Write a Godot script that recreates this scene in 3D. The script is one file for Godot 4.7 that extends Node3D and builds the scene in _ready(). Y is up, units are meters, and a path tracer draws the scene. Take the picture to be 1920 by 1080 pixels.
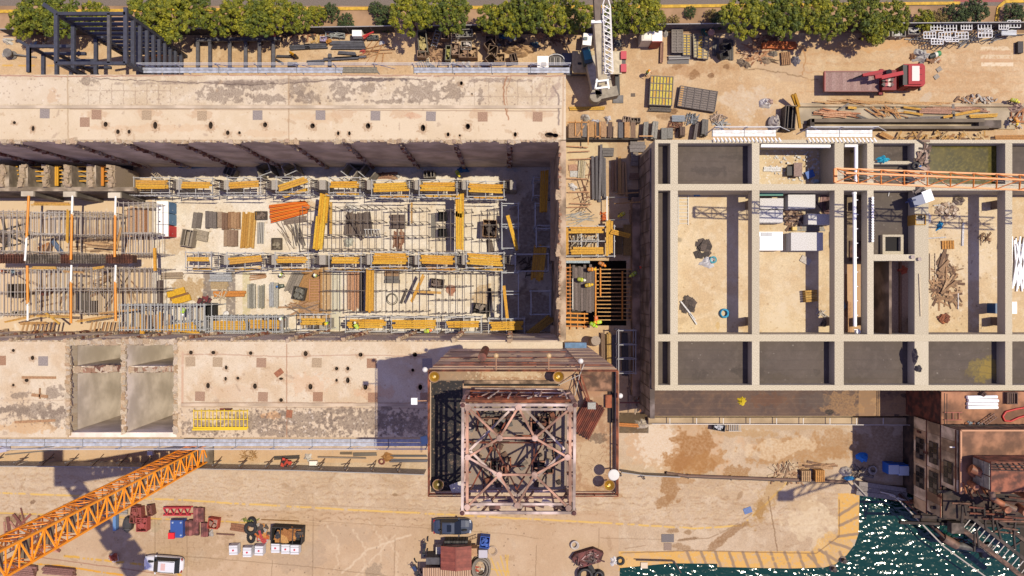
extends Node3D
const H:=80.0
const F:=1280.0
const CT:=10.0
const PF:=-5.4
const RT:=-1.0
const HB:=8.6
const HS:=7.3
const HF:=5.0
const BT:=27.5
const TT:=33.0
var rng:=RandomNumberGenerator.new()
var cm:={}
var cmesh:={}
var names:={}
var tx:={}
class Geo:
	var v:=PackedVector3Array()
	var n:=PackedVector3Array()
	var k:=PackedColorArray()
	var col:=Color.WHITE
	func tri(a:Vector3,b:Vector3,c:Vector3)->void:
		var m:=(c-a).cross(b-a).normalized()
		v.push_back(a); v.push_back(b); v.push_back(c)
		for i in 3:
			n.push_back(m); k.push_back(col)
	func quad(a:Vector3,b:Vector3,c:Vector3,d:Vector3)->void:
		tri(a,b,c); tri(a,c,d)
	func box(t:Transform3D,s:Vector3)->void:
		var h:=s*0.5
		var p:Array[Vector3]=[]
		for i in 8:
			p.push_back(t*Vector3(h.x if i&1 else -h.x,h.y if i&2 else -h.y,h.z if i&4 else -h.z))
		quad(p[2],p[3],p[7],p[6]); quad(p[4],p[5],p[1],p[0])
		quad(p[6],p[7],p[5],p[4]); quad(p[3],p[2],p[0],p[1])
		quad(p[2],p[6],p[4],p[0]); quad(p[7],p[3],p[1],p[5])
	func bx(c:Vector3,s:Vector3,yaw:=0.0)->void:
		box(Transform3D(Basis(Vector3.UP,yaw),c),s)
	func bar(a:Vector3,b:Vector3,w:float,h:float)->void:
		var d:=b-a
		if d.length()<0.001:
			return
		var up:=Vector3.UP if absf(d.normalized().y)<0.98 else Vector3.RIGHT
		var z:=d.normalized()
		var x:=up.cross(z).normalized()
		box(Transform3D(Basis(x,z.cross(x),z),(a+b)*0.5),Vector3(w,h,d.length()))
	func tube(a:Vector3,b:Vector3,r:float,sides:=6,r2:=-1.0,caps:=true)->void:
		if r2<0.0:
			r2=r
		var z:=(b-a).normalized()
		var up:=Vector3.UP if absf(z.y)<0.98 else Vector3.RIGHT
		var x:=up.cross(z).normalized()
		var y:=z.cross(x)
		for i in sides:
			var t0:=TAU*i/sides
			var t1:=TAU*(i+1)/sides
			var d0:=x*cos(t0)+y*sin(t0)
			var d1:=x*cos(t1)+y*sin(t1)
			for q in [[a+d0*r,d0],[b+d0*r2,d0],[b+d1*r2,d1],[a+d0*r,d0],[b+d1*r2,d1],[a+d1*r,d1]]:
				v.push_back(q[0]); n.push_back(q[1]); k.push_back(col)
			if caps:
				tri(b,b+d0*r2,b+d1*r2); tri(a,a+d1*r,a+d0*r)
	func lathe(at:Transform3D,prof:Array,sides:=16)->void:
		for i in sides:
			var t0:=TAU*i/sides
			var t1:=TAU*(i+1)/sides
			for j in prof.size()-1:
				var a:Vector2=prof[j]
				var b:Vector2=prof[j+1]
				quad(at*Vector3(a.x*cos(t0),a.y,a.x*sin(t0)),at*Vector3(a.x*cos(t1),a.y,a.x*sin(t1)),at*Vector3(b.x*cos(t1),b.y,b.x*sin(t1)),at*Vector3(b.x*cos(t0),b.y,b.x*sin(t0)))
	func prism(pts:PackedVector2Array,y0:float,y1:float)->void:
		var ids:=Geometry2D.triangulate_polygon(pts)
		for i in range(0,ids.size(),3):
			var a:=pts[ids[i]]
			var b:=pts[ids[i+1]]
			var c:=pts[ids[i+2]]
			if (b-a).cross(c-a)<0.0:
				var q:=b
				b=c
				c=q
			tri(Vector3(a.x,y1,a.y),Vector3(b.x,y1,b.y),Vector3(c.x,y1,c.y))
			tri(Vector3(a.x,y0,a.y),Vector3(c.x,y0,c.y),Vector3(b.x,y0,b.y))
		var cw:=1.0 if not Geometry2D.is_polygon_clockwise(pts) else -1.0
		for i in pts.size():
			var a:=pts[i]
			var b:=pts[(i+1)%pts.size()]
			if cw<0.0:
				var q:=a
				a=b
				b=q
			quad(Vector3(a.x,y1,a.y),Vector3(a.x,y0,a.y),Vector3(b.x,y0,b.y),Vector3(b.x,y1,b.y))
	func lump(c:Vector3,s:Vector3,r:RandomNumberGenerator,jit:=0.25)->void:
		var p:Array[Vector3]=[]
		for i in 8:
			p.push_back(c+Vector3((s.x if i&1 else -s.x)*r.randf_range(0.5-jit,0.5+jit),(s.y if i&2 else -s.y)*r.randf_range(0.5-jit,0.5+jit),(s.z if i&4 else -s.z)*r.randf_range(0.5-jit,0.5+jit)))
		quad(p[2],p[3],p[7],p[6]); quad(p[4],p[5],p[1],p[0])
		quad(p[6],p[7],p[5],p[4]); quad(p[3],p[2],p[0],p[1])
		quad(p[2],p[6],p[4],p[0]); quad(p[7],p[3],p[1],p[5])
	func mesh()->ArrayMesh:
		var a:=[]
		a.resize(Mesh.ARRAY_MAX)
		a[Mesh.ARRAY_VERTEX]=v
		a[Mesh.ARRAY_NORMAL]=n
		a[Mesh.ARRAY_COLOR]=k
		var m:=ArrayMesh.new()
		m.add_surface_from_arrays(Mesh.PRIMITIVE_TRIANGLES,a)
		return m
# places and names
func mpp(h:float)->float:
	return (H-h)/F
func W(px:float,py:float,h:float)->Vector3:
	return Vector3((px-960.0)*mpp(h),h,(py-540.0)*mpp(h))
func W2(px:float,py:float,h:float)->Vector2:
	return Vector2((px-960.0)*mpp(h),(py-540.0)*mpp(h))
func numbered(parent:Node,called:String)->String:
	var key:=str(parent.get_instance_id())+called
	var c:int=names.get(key,0)
	names[key]=c+1
	return called if c==0 else "%s_%03d"%[called,c]
func obj(called:String,m:Mesh,mt:Material,parent:Node=null,at:=Transform3D())->MeshInstance3D:
	var p:Node=self if parent==null else parent
	var o:=MeshInstance3D.new()
	o.name=numbered(p,called)
	o.mesh=m
	o.material_override=mt
	o.transform=at
	p.add_child(o,true)
	return o
func geo(called:String,g:Geo,mt:Material,parent:Node=null)->MeshInstance3D:
	return obj(called,g.mesh(),mt,parent)
func tag(o:Node,label:String,category:String,group:="",kind:="")->void:
	o.set_meta("label",label)
	o.set_meta("category",category)
	if group!="":
		o.set_meta("group",group)
	o.set_meta("kind",kind if kind!="" else "thing")
func thing(called:String,label:String,category:String,at:=Vector3.ZERO,deg:=0.0,group:="")->Node3D:
	var o:=Node3D.new()
	o.name=numbered(self,called)
	o.position=at
	o.rotation_degrees.y=deg
	tag(o,label,category,group)
	add_child(o,true)
	return o
func dup(src:Node3D,label:String,at:Vector3,deg:float,category:String,group:="",sc:=1.0)->Node3D:
	var base:=str(src.name)
	var r:=RegEx.create_from_string("_\\d{3}$")
	base=r.sub(base,"")
	var o:Node3D=src.duplicate()
	o.name=numbered(self,base)
	add_child(o,true)
	o.position=at
	o.rotation_degrees=Vector3(0,deg,0)
	o.scale=Vector3.ONE*sc
	tag(o,label,category,group)
	return o
func struct(called:String,g:Geo,mt:Material)->MeshInstance3D:
	var o:=geo(called,g,mt)
	o.set_meta("kind","structure")
	return o
func bm(s:Vector3)->Mesh:
	var q:=s.snapped(Vector3.ONE*0.01).max(Vector3.ONE*0.01)
	if not cmesh.has(q):
		var b:=BoxMesh.new()
		b.size=q
		cmesh[q]=b
	return cmesh[q]
func part_box(called:String,parent:Node,c:Vector3,s:Vector3,mt:Material,yaw:=0.0)->MeshInstance3D:
	return obj(called,bm(s),mt,parent,Transform3D(Basis(Vector3.UP,yaw),c))
# colours and materials
func K(hex:String,gain:=0.5)->Color:
	var c:=Color.html(hex).srgb_to_linear()
	return Color(minf(c.r*gain,0.85),minf(c.g*gain,0.85),minf(c.b*gain,0.85)).linear_to_srgb()
func noise_img(w:int,h:int,freq:float,oct:int,sd:int,seamless:=true,kind:=FastNoiseLite.TYPE_SIMPLEX_SMOOTH)->Image:
	var f:=FastNoiseLite.new()
	f.seed=sd
	f.noise_type=kind
	f.frequency=freq
	f.fractal_octaves=oct
	f.fractal_gain=0.55
	return f.get_seamless_image(w,h,false,false,0.15,true) if seamless else f.get_image(w,h,false,false,true)
func tone_tex(key:String,freq:float,oct:int,lo:float,hi:float,sx:=1.0)->ImageTexture:
	if tx.has(key):
		return tx[key]
	var im:=noise_img(256,256,freq,oct,hash(key)%1000)
	im.convert(Image.FORMAT_L8)
	var d:=im.get_data()
	var out:=PackedByteArray()
	out.resize(256*256*3)
	for y in 256:
		for x in 256:
			var q:=d[y*256+int(x*sx)%256]/255.0
			var u:=lo+(hi-lo)*smoothstep(0.15,0.85,q)
			out[(y*256+x)*3]=int(255*u)
			out[(y*256+x)*3+1]=int(255*pow(u,1.06))
			out[(y*256+x)*3+2]=int(255*pow(u,1.15))
	tx[key]=ImageTexture.create_from_image(Image.create_from_data(256,256,false,Image.FORMAT_RGB8,out))
	return tx[key]
func mat(hex:String,rough:=0.8,tex:="",metal:=0.0,gain:=0.5)->StandardMaterial3D:
	var key:=hex+str(rough)+tex+str(metal)+str(gain)
	if cm.has(key):
		return cm[key]
	var m:=StandardMaterial3D.new()
	m.albedo_color=K(hex,gain)
	m.roughness=rough
	m.metallic=metal
	var sc:=0.3
	match tex:
		"grain":m.albedo_texture=tone_tex("grain",0.02,5,0.85,1.0)
		"fine":
			m.albedo_texture=tone_tex("fine",0.06,4,0.78,1.0)
			sc=0.6
		"rust":
			m.albedo_texture=tone_tex("rust",0.014,6,0.5,1.0)
			sc=0.2
		"wood":
			m.albedo_texture=tone_tex("woodtone",0.03,4,0.84,1.0)
			sc=0.5
		"stain":
			m.albedo_texture=tone_tex("stain",0.012,6,0.62,1.0)
			sc=0.12
		"dirt":
			m.albedo_texture=tone_tex("dirt",0.012,6,0.82,1.0)
			sc=0.07
	if tex!="":
		m.uv1_triplanar=true
		m.uv1_world_triplanar=true
		m.uv1_scale=Vector3.ONE*sc
	cm[key]=m
	return m
func vmat(rough:=0.8,metal:=0.0,tex:="")->StandardMaterial3D:
	var key:="v"+str(rough)+str(metal)+tex
	if cm.has(key):
		return cm[key]
	var m:StandardMaterial3D=mat("ffffff",rough,tex,metal,1.0).duplicate()
	m.albedo_color=Color.WHITE
	m.vertex_color_use_as_albedo=true
	cm[key]=m
	return m
func KL(hex:String,gain:=0.5)->Color:
	return K(hex,gain).srgb_to_linear()
func vary(c:Color,amt:float)->Color:
	var f:=rng.randf_range(1.0-amt,1.0+amt)
	return Color(c.r*f,c.g*f,c.b*f*rng.randf_range(1.0-amt*0.3,1.0+amt*0.3))
# surface paint, in plan units at one height
class Paint:
	var w:int
	var h:int
	var x0:float
	var y0:float
	var x1:float
	var y1:float
	var lvl:float
	var s:float
	var d:=PackedByteArray()
	var host
	var nz:=FastNoiseLite.new()
	func _init(host_,x0_:float,y0_:float,x1_:float,y1_:float,lvl_:float,s_:float)->void:
		host=host_; x0=x0_; y0=y0_; x1=x1_; y1=y1_; lvl=lvl_; s=s_
		w=int((x1-x0)*s); h=int((y1-y0)*s)
		d.resize(w*h*3)
		nz.noise_type=FastNoiseLite.TYPE_SIMPLEX_SMOOTH
		nz.fractal_octaves=4
		nz.fractal_gain=0.6
	func base(a:String,b:String,c:String,big:float,small:float,sd:int,fine:=0.06)->void:
		var ca:Color=host.K(a); var cb:Color=host.K(b); var cc:Color=host.K(c)
		var n1:PackedByteArray=_l8(big/s,5,sd)
		var n2:PackedByteArray=_l8(small/s,4,sd+7)
		var r:=RandomNumberGenerator.new()
		r.seed=sd
		for i in w*h:
			var p:=smoothstep(0.25,0.75,n1[i]/255.0)
			var q:=smoothstep(0.45,0.9,n2[i]/255.0)
			var o:=ca.lerp(cb,p).lerp(cc,q*0.7)
			var f:=1.0+(r.randf()-0.5)*2.0*fine
			d[i*3]=clampi(int(o.r*f*255),0,255)
			d[i*3+1]=clampi(int(o.g*f*255),0,255)
			d[i*3+2]=clampi(int(o.b*f*255),0,255)
	func _l8(freq:float,oct:int,sd:int)->PackedByteArray:
		var im:Image=host.noise_img(w,h,freq,oct,sd,false)
		im.convert(Image.FORMAT_L8)
		return im.get_data()
	func put(i:int,c:Color,a:float)->void:
		d[i*3]=int(lerpf(d[i*3],c.r*255,a))
		d[i*3+1]=int(lerpf(d[i*3+1],c.g*255,a))
		d[i*3+2]=int(lerpf(d[i*3+2],c.b*255,a))
	# a ragged stain: an ellipse whose edge the noise eats
	func blot(cx:float,cy:float,rx:float,ry:float,deg:float,hex:String,alpha:float,ragged:=0.8,freq:=0.05,mottle:=0.5)->void:
		var c:Color=host.K(hex)
		var m:=maxf(rx,ry)*1.3
		var cs:=cos(deg_to_rad(deg)); var sn:=sin(deg_to_rad(deg))
		nz.frequency=freq
		for y in range(maxi(0,int((cy-m-y0)*s)),mini(h,int((cy+m-y0)*s)+1)):
			for x in range(maxi(0,int((cx-m-x0)*s)),mini(w,int((cx+m-x0)*s)+1)):
				var px:=x0+x/s; var py:=y0+y/s
				var ux:=((px-cx)*cs-(py-cy)*sn)/rx
				var uy:=((px-cx)*sn+(py-cy)*cs)/ry
				var e:=1.0-sqrt(ux*ux+uy*uy)
				if e<-ragged:
					continue
				var a:=smoothstep(0.0,0.22,e+nz.get_noise_2d(px,py)*ragged)*alpha
				if mottle>0.0:
					a*=1.0-mottle*(0.5-1.3*nz.get_noise_2d(px*5.0+40,py*6.0))
				if a>0.01:
					put(y*w+x,c,clampf(a,0.0,1.0))
	func rect(ax:float,ay:float,bx:float,by:float,hex:String,alpha:float,wear:=0.0,freq:=0.12)->void:
		var c:Color=host.K(hex)
		nz.frequency=freq
		for y in range(maxi(0,int((ay-y0)*s)),mini(h,int((by-y0)*s))):
			for x in range(maxi(0,int((ax-x0)*s)),mini(w,int((bx-x0)*s))):
				var a:=alpha
				if wear>0.0:
					a*=smoothstep(-0.25,0.2,nz.get_noise_2d(x0+x/s,y0+y/s)+0.5-wear)
				put(y*w+x,c,a)
	func line(pts:Array,wd:float,hex:String,alpha:float,wob:=0.0,broken:=0.0)->void:
		var c:Color=host.K(hex)
		nz.frequency=0.03
		for i in pts.size()-1:
			var a:Vector2=pts[i]; var b:Vector2=pts[i+1]
			var steps:=int(a.distance_to(b)*s*1.5)+1
			for j in steps:
				var p:=a.lerp(b,float(j)/steps)
				if wob>0.0:
					p+=Vector2(nz.get_noise_2d(p.x,p.y*3+50),nz.get_noise_2d(p.x+99,p.y))*wob
				if broken>0.0 and nz.get_noise_2d(p.x*1.7+300,p.y*1.7)+0.5<broken:
					continue
				var hw:=wd*s*0.5
				var cx:=(p.x-x0)*s; var cy:=(p.y-y0)*s
				for y in range(int(cy-hw-0.5),int(cy+hw+1.5)):
					for x in range(int(cx-hw-0.5),int(cx+hw+1.5)):
						if x<0 or y<0 or x>=w or y>=h:
							continue
						var e:=clampf(hw+0.5-Vector2(x-cx,y-cy).length(),0.0,1.0)
						if e>0.0:
							put(y*w+x,c,minf(1.0,alpha*e*0.7))
	func specks(num:int,ax:float,ay:float,bx:float,by:float,hex:String,alpha:float,rmax:float,sd:int)->void:
		var c:Color=host.K(hex)
		var r:=RandomNumberGenerator.new()
		r.seed=sd
		for i in num:
			var cx:=(r.randf_range(ax,bx)-x0)*s; var cy:=(r.randf_range(ay,by)-y0)*s
			var q:=r.randf_range(0.2,1.0); q=q*q*rmax*s
			for y in range(int(cy-q),int(cy+q)+1):
				for x in range(int(cx-q),int(cx+q)+1):
					if x<0 or y<0 or x>=w or y>=h or Vector2(x-cx,y-cy).length()>q+0.3:
						continue
					put(y*w+x,c,alpha*r.randf_range(0.5,1.0))
	func material(rough:=0.9)->StandardMaterial3D:
		var m:=StandardMaterial3D.new()
		m.albedo_texture=ImageTexture.create_from_image(Image.create_from_data(w,h,false,Image.FORMAT_RGB8,d))
		m.roughness=rough
		m.uv1_triplanar=true
		m.uv1_world_triplanar=true
		m.uv1_triplanar_sharpness=8.0
		var u:float=F/(H-lvl)
		m.uv1_scale=Vector3(u/(x1-x0),u/(y1-y0),u/(y1-y0))
		m.uv1_offset=Vector3((960-x0)/(x1-x0),0.0,(540-y0)/(y1-y0))
		return m
func _ready()->void:
	rng.seed=4711
	# camera, sky, sun, exposure
	var cam:=Camera3D.new()
	cam.name="camera"
	cam.position=Vector3(0,H,0)
	cam.rotation_degrees=Vector3(-90,0,0)
	cam.fov=2.0*rad_to_deg(atan(540.0/F))
	cam.near=0.5
	cam.far=900.0
	add_child(cam)
	cam.make_current()
	var env:=Environment.new()
	env.background_mode=Environment.BG_SKY
	env.tonemap_mode=Environment.TONE_MAPPER_LINEAR
	env.tonemap_exposure=1.2
	env.sdfgi_enabled=true
	env.ssao_enabled=true
	env.ssil_enabled=true
	var sky:=Sky.new()
	var sm:=ProceduralSkyMaterial.new()
	sm.sky_top_color=Color(0.32,0.335,0.49)
	sm.sky_horizon_color=Color(0.64,0.58,0.60)
	sm.sky_curve=0.16
	sm.ground_bottom_color=Color(0.42,0.36,0.29)
	sm.ground_horizon_color=Color(0.64,0.68,0.72)
	sm.sky_energy_multiplier=1.7
	sky.sky_material=sm
	env.sky=sky
	var we:=WorldEnvironment.new()
	we.name="world"
	we.environment=env
	add_child(we)
	var sun:=DirectionalLight3D.new()
	sun.name="sun"
	sun.light_energy=1.6
	sun.light_color=Color(1.0,0.955,0.865)
	sun.light_angular_distance=0.5
	sun.shadow_enabled=true
	add_child(sun)
	sun.look_at_from_position(Vector3.ZERO,Vector3(-0.987*cos(deg_to_rad(67)),-sin(deg_to_rad(67)),0.158*cos(deg_to_rad(67))),Vector3.UP)
	# the setting, the large structures, then the objects
	grounds()
	caisson()
	hull()
	rusty_block()
	ship()
	rows()
	grids()
	pit_west()
	pit_things()
	trees()
	fences()
	yard()
	quay_things()
	hull_things()
# grounds and water
func slab_px(g:Geo,x0:float,y0:float,x1:float,y1:float,top:float,thick:float)->void:
	var a:=W(x0,y0,top)
	var b:=W(x1,y1,top)
	g.bx((a+b)*0.5-Vector3(0,thick*0.5,0),Vector3(absf(b.x-a.x),thick,absf(b.z-a.z)))
func sheet(g:Geo,x0:float,z0:float,x1:float,z1:float,y:float)->void:
	g.quad(Vector3(x0,y,z0),Vector3(x1,y,z0),Vector3(x1,y,z1),Vector3(x0,y,z1))
func grounds()->void:
	var p:=Paint.new(self,-40,40,1960,500,0,0.7)
	p.base("dfbf95","d4b084","e9d0ab",0.006,0.03,11)
	p.blot(1300,130,90,12,5,"b88a5c",0.55,0.9,0.03)
	p.blot(1300,140,14,9,20,"8a6038",0.7,0.6); p.blot(1332,141,7,6,0,"7a5433",0.8,0.4); p.blot(1361,124,6,5,0,"7a5433",0.7,0.4); p.blot(1268,124,12,6,0,"8a6038",0.6,0.6)
	p.blot(1264,208,7,6,0,"6b4a2c",0.8,0.5); p.blot(1245,218,14,7,0,"9a7650",0.7,0.6)
	p.blot(1400,190,50,30,0,"e9d9c4",0.6,0.8,0.03); p.blot(1470,215,50,18,0,"d8b896",0.6,0.8)
	p.blot(1470,130,60,22,-12,"d1b492",0.8,0.5,0.03); p.line([Vector2(1395,128),Vector2(1440,130),Vector2(1500,142),Vector2(1535,150)],1.6,"8d7150",0.9,5.0)
	p.line([Vector2(1503,140),Vector2(1510,110),Vector2(1505,85)],1.6,"b57f4a",0.8,4.0)
	for i in 9:
		p.line([Vector2(1500,100+i*9),Vector2(1960,96+i*9.5)],3.0,"f0cb9c" if i%2 else "d4a575",0.28,6.0,0.4)
	p.blot(1650,80,120,14,4,"e2a868",0.5,0.8,0.02); p.blot(1700,150,160,16,2,"c99a68",0.35,0.9,0.02)
	p.blot(1865,170,8,6,0,"e8d2ae",0.9,0.5); p.blot(1735,183,14,8,40,"d9c7ad",0.9,0.4)
	p.rect(1839,88,1897,95,"f6e3c2",0.75,0.35); p.rect(1839,103,1899,110,"f6e3c2",0.7,0.35); p.rect(1840,118,1900,125,"fbe9ca",0.9,0.15)
	p.rect(1839,96,1897,102,"dcb089",0.5); p.rect(1839,111,1897,117,"dcb089",0.5)
	p.specks(500,360,66,1060,140,"a98662",0.5,2.0,3); p.specks(300,1380,190,1960,262,"f2e6d2",0.6,2.2,5); p.specks(500,1060,60,1960,260,"b58d62",0.35,1.8,6)
	p.blot(920,110,60,14,0,"f0cfa0",0.6,0.6); p.blot(815,75,40,16,0,"cfa070",0.5,0.8)
	p.blot(1110,300,40,44,0,"ecd6ae",0.8,0.5,0.03); p.rect(1060,268,1158,300,"e6d2a6",0.6,0.2); p.blot(1100,400,45,36,0,"e5c9a0",0.8,0.5)
	p.line([Vector2(0,122),Vector2(120,122)],3,"f0b848",0.5,1.0,0.35)
	p.blot(1120,120,40,40,0,"d9b78a",0.5,0.8); p.blot(1185,300,60,60,0,"b89a78",0.7,0.7)
	var g:=Geo.new()
	sheet(g,-400,-400,400,-18,0)
	sheet(g,4.5,-18,16,-3.2,0)
	sheet(g,13.4,-3.2,16,4.4,0)
	sheet(g,4.5,4.4,16,17,0)
	sheet(g,16,-18,400,-14.6,0)
	struct("yard_ground",g,p.material(0.95))
	# the quay
	p=Paint.new(self,-40,740,1960,1120,0,0.8)
	p.base("d6bd9e","caae8c","e0caac",0.006,0.025,21)
	for i in 26:
		p.line([Vector2(-40,872+i*4.2),Vector2(500,878+i*4.2),Vector2(1100,900+i*3.4),Vector2(1960,905+i*3)],3.0,["ecd0a6","c9a57b","e4c69c"][i%3],0.2,7.0,0.45)
	p.rect(-40,958,1160,1120,"d2ae86",0.45,0.1,0.01)
	p.blot(330,1030,110,50,0,"b99a72",0.6,0.8,0.04); p.blot(560,1040,60,35,0,"b59c80",0.55,0.8,0.03); p.blot(640,1000,60,22,0,"c3a98b",0.6,0.8); p.blot(700,1070,22,14,20,"9c8970",0.7,0.7)
	p.blot(28,970,22,9,5,"8d6c49",0.85,0.7); p.blot(60,941,6,4,30,"7c5c3f",0.9,0.5); p.blot(108,1022,12,12,0,"e07d72",0.6,0.9,0.08); p.blot(290,985,14,12,0,"b3a27c",0.7,0.8)
	p.blot(740,927,6,4,0,"8f7250",0.8,0.4); p.blot(568,915,5,7,20,"b7997a",0.6,0.6)
	for q in [[610,1000],[660,1010],[690,990],[720,1020]]:
		p.line([Vector2(q[0],q[1]-20),Vector2(q[0]+25,q[1]+20),Vector2(q[0]+20,q[1]+70)],3.5,"e8cfae",0.35,8.0)
	p.line([Vector2(640,1075),Vector2(690,1030),Vector2(770,1002)],4,"ead2b2",0.45,4.0); p.line([Vector2(660,1090),Vector2(720,1025),Vector2(740,1000)],3,"ead2b2",0.4,4.0)
	for k in 14:
		var ya:=890+k*6.0
		p.line([Vector2(-40,ya),Vector2(400+k*30,ya+12+(k%4)*6),Vector2(1100,ya+20-(k%3)*9),Vector2(1500,ya+6+(k%5)*8)],1.8,["b3916d","a88763","ecd4b0"][k%3],0.26,9.0,0.3)
	for k in 40:
		p.blot(rng.randf_range(0,1560),rng.randf_range(890,1060),rng.randf_range(3,16),rng.randf_range(2,6),rng.randf()*180,"a5835f",0.4,1.0,0.1)
	# joints of the paving and the yellow lines
	for q in [[290,960,290,1090],[350,960,350,1090],[587,970,585,1090],[510,1050,508,1090],[740,1010,738,1090],[1123,990,1120,1080],[1005,1022,1003,1090]]:
		p.line([Vector2(q[0],q[1]),Vector2(q[2],q[3])],0.9,"7f6547",0.75,1.0)
	for k in 9:
		p.line([Vector2(296+k*11,985),Vector2(298+k*11,1060)],0.7,"8d7350",0.4,3.0,0.45)
		p.line([Vector2(290,990+k*9),Vector2(380,990+k*9)],0.7,"8d7350",0.35,3.0,0.45)
	p.line([Vector2(300,1038),Vector2(580,1062),Vector2(800,1088)],0.9,"7f6547",0.7,1.0); p.line([Vector2(580,975),Vector2(960,1001),Vector2(1010,1010)],0.9,"8c7152",0.6,1.0)
	p.line([Vector2(-40,962),Vector2(300,975),Vector2(600,985)],0.9,"8c7152",0.6,1.0,0.2); p.line([Vector2(490,942),Vector2(800,955),Vector2(900,958)],0.9,"a08565",0.6)
	p.line([Vector2(-40,922),Vector2(300,935),Vector2(560,950),Vector2(870,966),Vector2(1100,978),Vector2(1300,990),Vector2(1390,985),Vector2(1440,940),Vector2(1480,900)],3.2,"f0c468",0.75,1.2,0.3)
	p.line([Vector2(-40,960),Vector2(200,968),Vector2(480,980)],2.4,"eabb4e",0.7,1.0,0.32)
	p.line([Vector2(-40,1050),Vector2(110,1060),Vector2(230,1078)],3,"f0a828",0.8,1.0,0.2); p.line([Vector2(120,1042),Vector2(270,1058),Vector2(340,1078)],4,"e8b040",0.6,2.0,0.3)
	p.line([Vector2(70,1044),Vector2(220,1064),Vector2(330,1080)],1.2,"8a4f3a",0.7,1.0)
	for k in 4:
		p.line([Vector2(920+k*9,1046-k*2),Vector2(938+k*6,1090)],2.0,"f0c050",0.75,0.6,0.2)
	p.line([Vector2(952,1040),Vector2(948,1090)],2.0,"f0c050",0.7); p.line([Vector2(918,1066),Vector2(955,1072)],2.0,"f0c050",0.6)
	# the wet and rusty apron below the hull
	p.blot(1270,840,120,55,0,"dcb388",0.7,0.7,0.02); p.blot(1230,830,40,45,0,"f3e3cc",0.85,0.8,0.06); p.blot(1300,845,46,42,90,"a8743e",0.9,0.75,0.025); p.blot(1270,865,30,22,0,"b07a42",0.85,0.7,0.05); p.blot(1380,885,30,14,0,"a87844",0.8,0.7); p.blot(1320,868,45,20,20,"b78348",0.8,0.7,0.04)
	p.blot(1500,845,95,32,0,"bb8a52",0.75,0.9,0.025); p.blot(1570,830,50,30,0,"b78a58",0.75,0.8,0.03); p.blot(1460,840,70,18,8,"ecd3ae",0.8,0.8,0.03); p.blot(1600,870,60,12,0,"dcc09a",0.7,0.7); p.blot(1400,812,60,8,0,"c69f6c",0.8,0.6); p.blot(1440,800,180,6,0,"c9a679",0.6,0.8)
	p.blot(1650,845,60,50,0,"9a7a58",0.7,0.7,0.03)  # darker patch over the barge's cast shadow, shade put into the colour
	p.blot(1254,915,18,34,10,"a67847",0.9,0.65,0.04); p.blot(1245,940,20,10,30,"a87c4c",0.85,0.6); p.blot(1275,900,26,7,0,"b78a58",0.8,0.6)
	p.blot(1366,1000,52,7,33,"9b744c",0.9,0.45,0.06); p.blot(1345,1022,24,6,30,"9b744c",0.85,0.6); p.blot(1280,1026,24,7,-10,"a07c55",0.8,0.7); p.blot(1260,994,14,5,0,"9c7850",0.85,0.6); p.blot(1288,997,8,5,0,"9c7850",0.85,0.6); p.blot(1290,1010,20,3,8,"8c6a48",0.8,0.6)
	p.blot(1387,928,10,5,50,"9c7850",0.6,0.6); p.blot(1160,930,10,5,20,"b98f60",0.7,0.6)
	p.line([Vector2(1265,1012),Vector2(1330,1008),Vector2(1372,988),Vector2(1410,962)],1.2,"80603f",0.7,1.0,0.3); p.line([Vector2(1125,1008),Vector2(1240,1011)],1.0,"8d7050",0.6,1.0,0.2); p.line([Vector2(1210,1022),Vector2(1170,1028)],1.0,"80603f",0.6)
	p.blot(1440,930,18,60,-30,"bb9257",0.65,0.9,0.06); p.blot(1425,955,10,20,-20,"a97c3d",0.7,0.9,0.08)
	p.blot(1520,980,55,40,0,"f2dcb6",0.7,0.7,0.02); p.blot(1500,945,30,12,0,"cdae84",0.6,0.8)
	p.line([Vector2(1440,930),Vector2(1452,1000),Vector2(1458,1037)],1.6,"866543",0.8,2.0)
	# the yellow edge marking with bare stripes, wear and all
	p.rect(1160,1034,1545,1070,"ecb860",0.95,0.2); p.blot(1200,1052,46,18,0,"e9be7e",0.9,0.6)
	p.rect(1572,925,1612,1012,"ecb860",0.95,0.2); p.blot(1560,1035,46,38,40,"ecb860",0.95,0.2,0.05,0.8)
	for k in 16:
		p.blot(1180+k*26,1040+(k*7)%26,12,6,k*20.0,"d9b78e",0.75,1.0,0.1)
	for k in 12:
		p.line([Vector2(1288+k*26,1034),Vector2(1302+k*26,1072)],5,"a98d70",0.85,1.5,0.12)
	for q in [[1573,966,1608,942],[1573,985,1610,968],[1570,1005,1612,1000],[1555,1015,1600,1030],[1535,1030,1580,1058],[1515,1040,1545,1072]]:
		p.line([Vector2(q[0],q[1]),Vector2(q[2],q[3])],5,"a98d70",0.85,1.5,0.12)
	p.line([Vector2(1164,1036),Vector2(1300,1032),Vector2(1530,1037),Vector2(1573,1004),Vector2(1573,935)],1.3,"77593c",0.85,0.8)
	p.specks(700,-40,860,1600,1090,"97795a",0.4,1.6,8); p.specks(250,-40,960,1000,1090,"5f4c3a",0.5,1.3,9)
	p.rect(-40,840,800,868,"e6b987",0.5,0.1)
	var q2:=PackedVector2Array()
	q2.append_array([Vector2(-400,14.6),Vector2(48,14.6),Vector2(48,23.2),W2(1612,908,0),W2(1610,1000,0),W2(1603,1020,0),W2(1588,1040,0),W2(1566,1058,0),W2(1545,1064,0),W2(1480,1066,0),W2(1345,1063,0),W2(1345,1057,0),W2(1258,1056,0),W2(1162,1065,0),W2(1158,1200,0),Vector2(12,200),Vector2(-400,200)])
	g=Geo.new()
	g.prism(q2,-6.0,0.0)
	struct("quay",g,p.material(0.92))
	# road, verge and kerb beyond the fence
	g=Geo.new()
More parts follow.
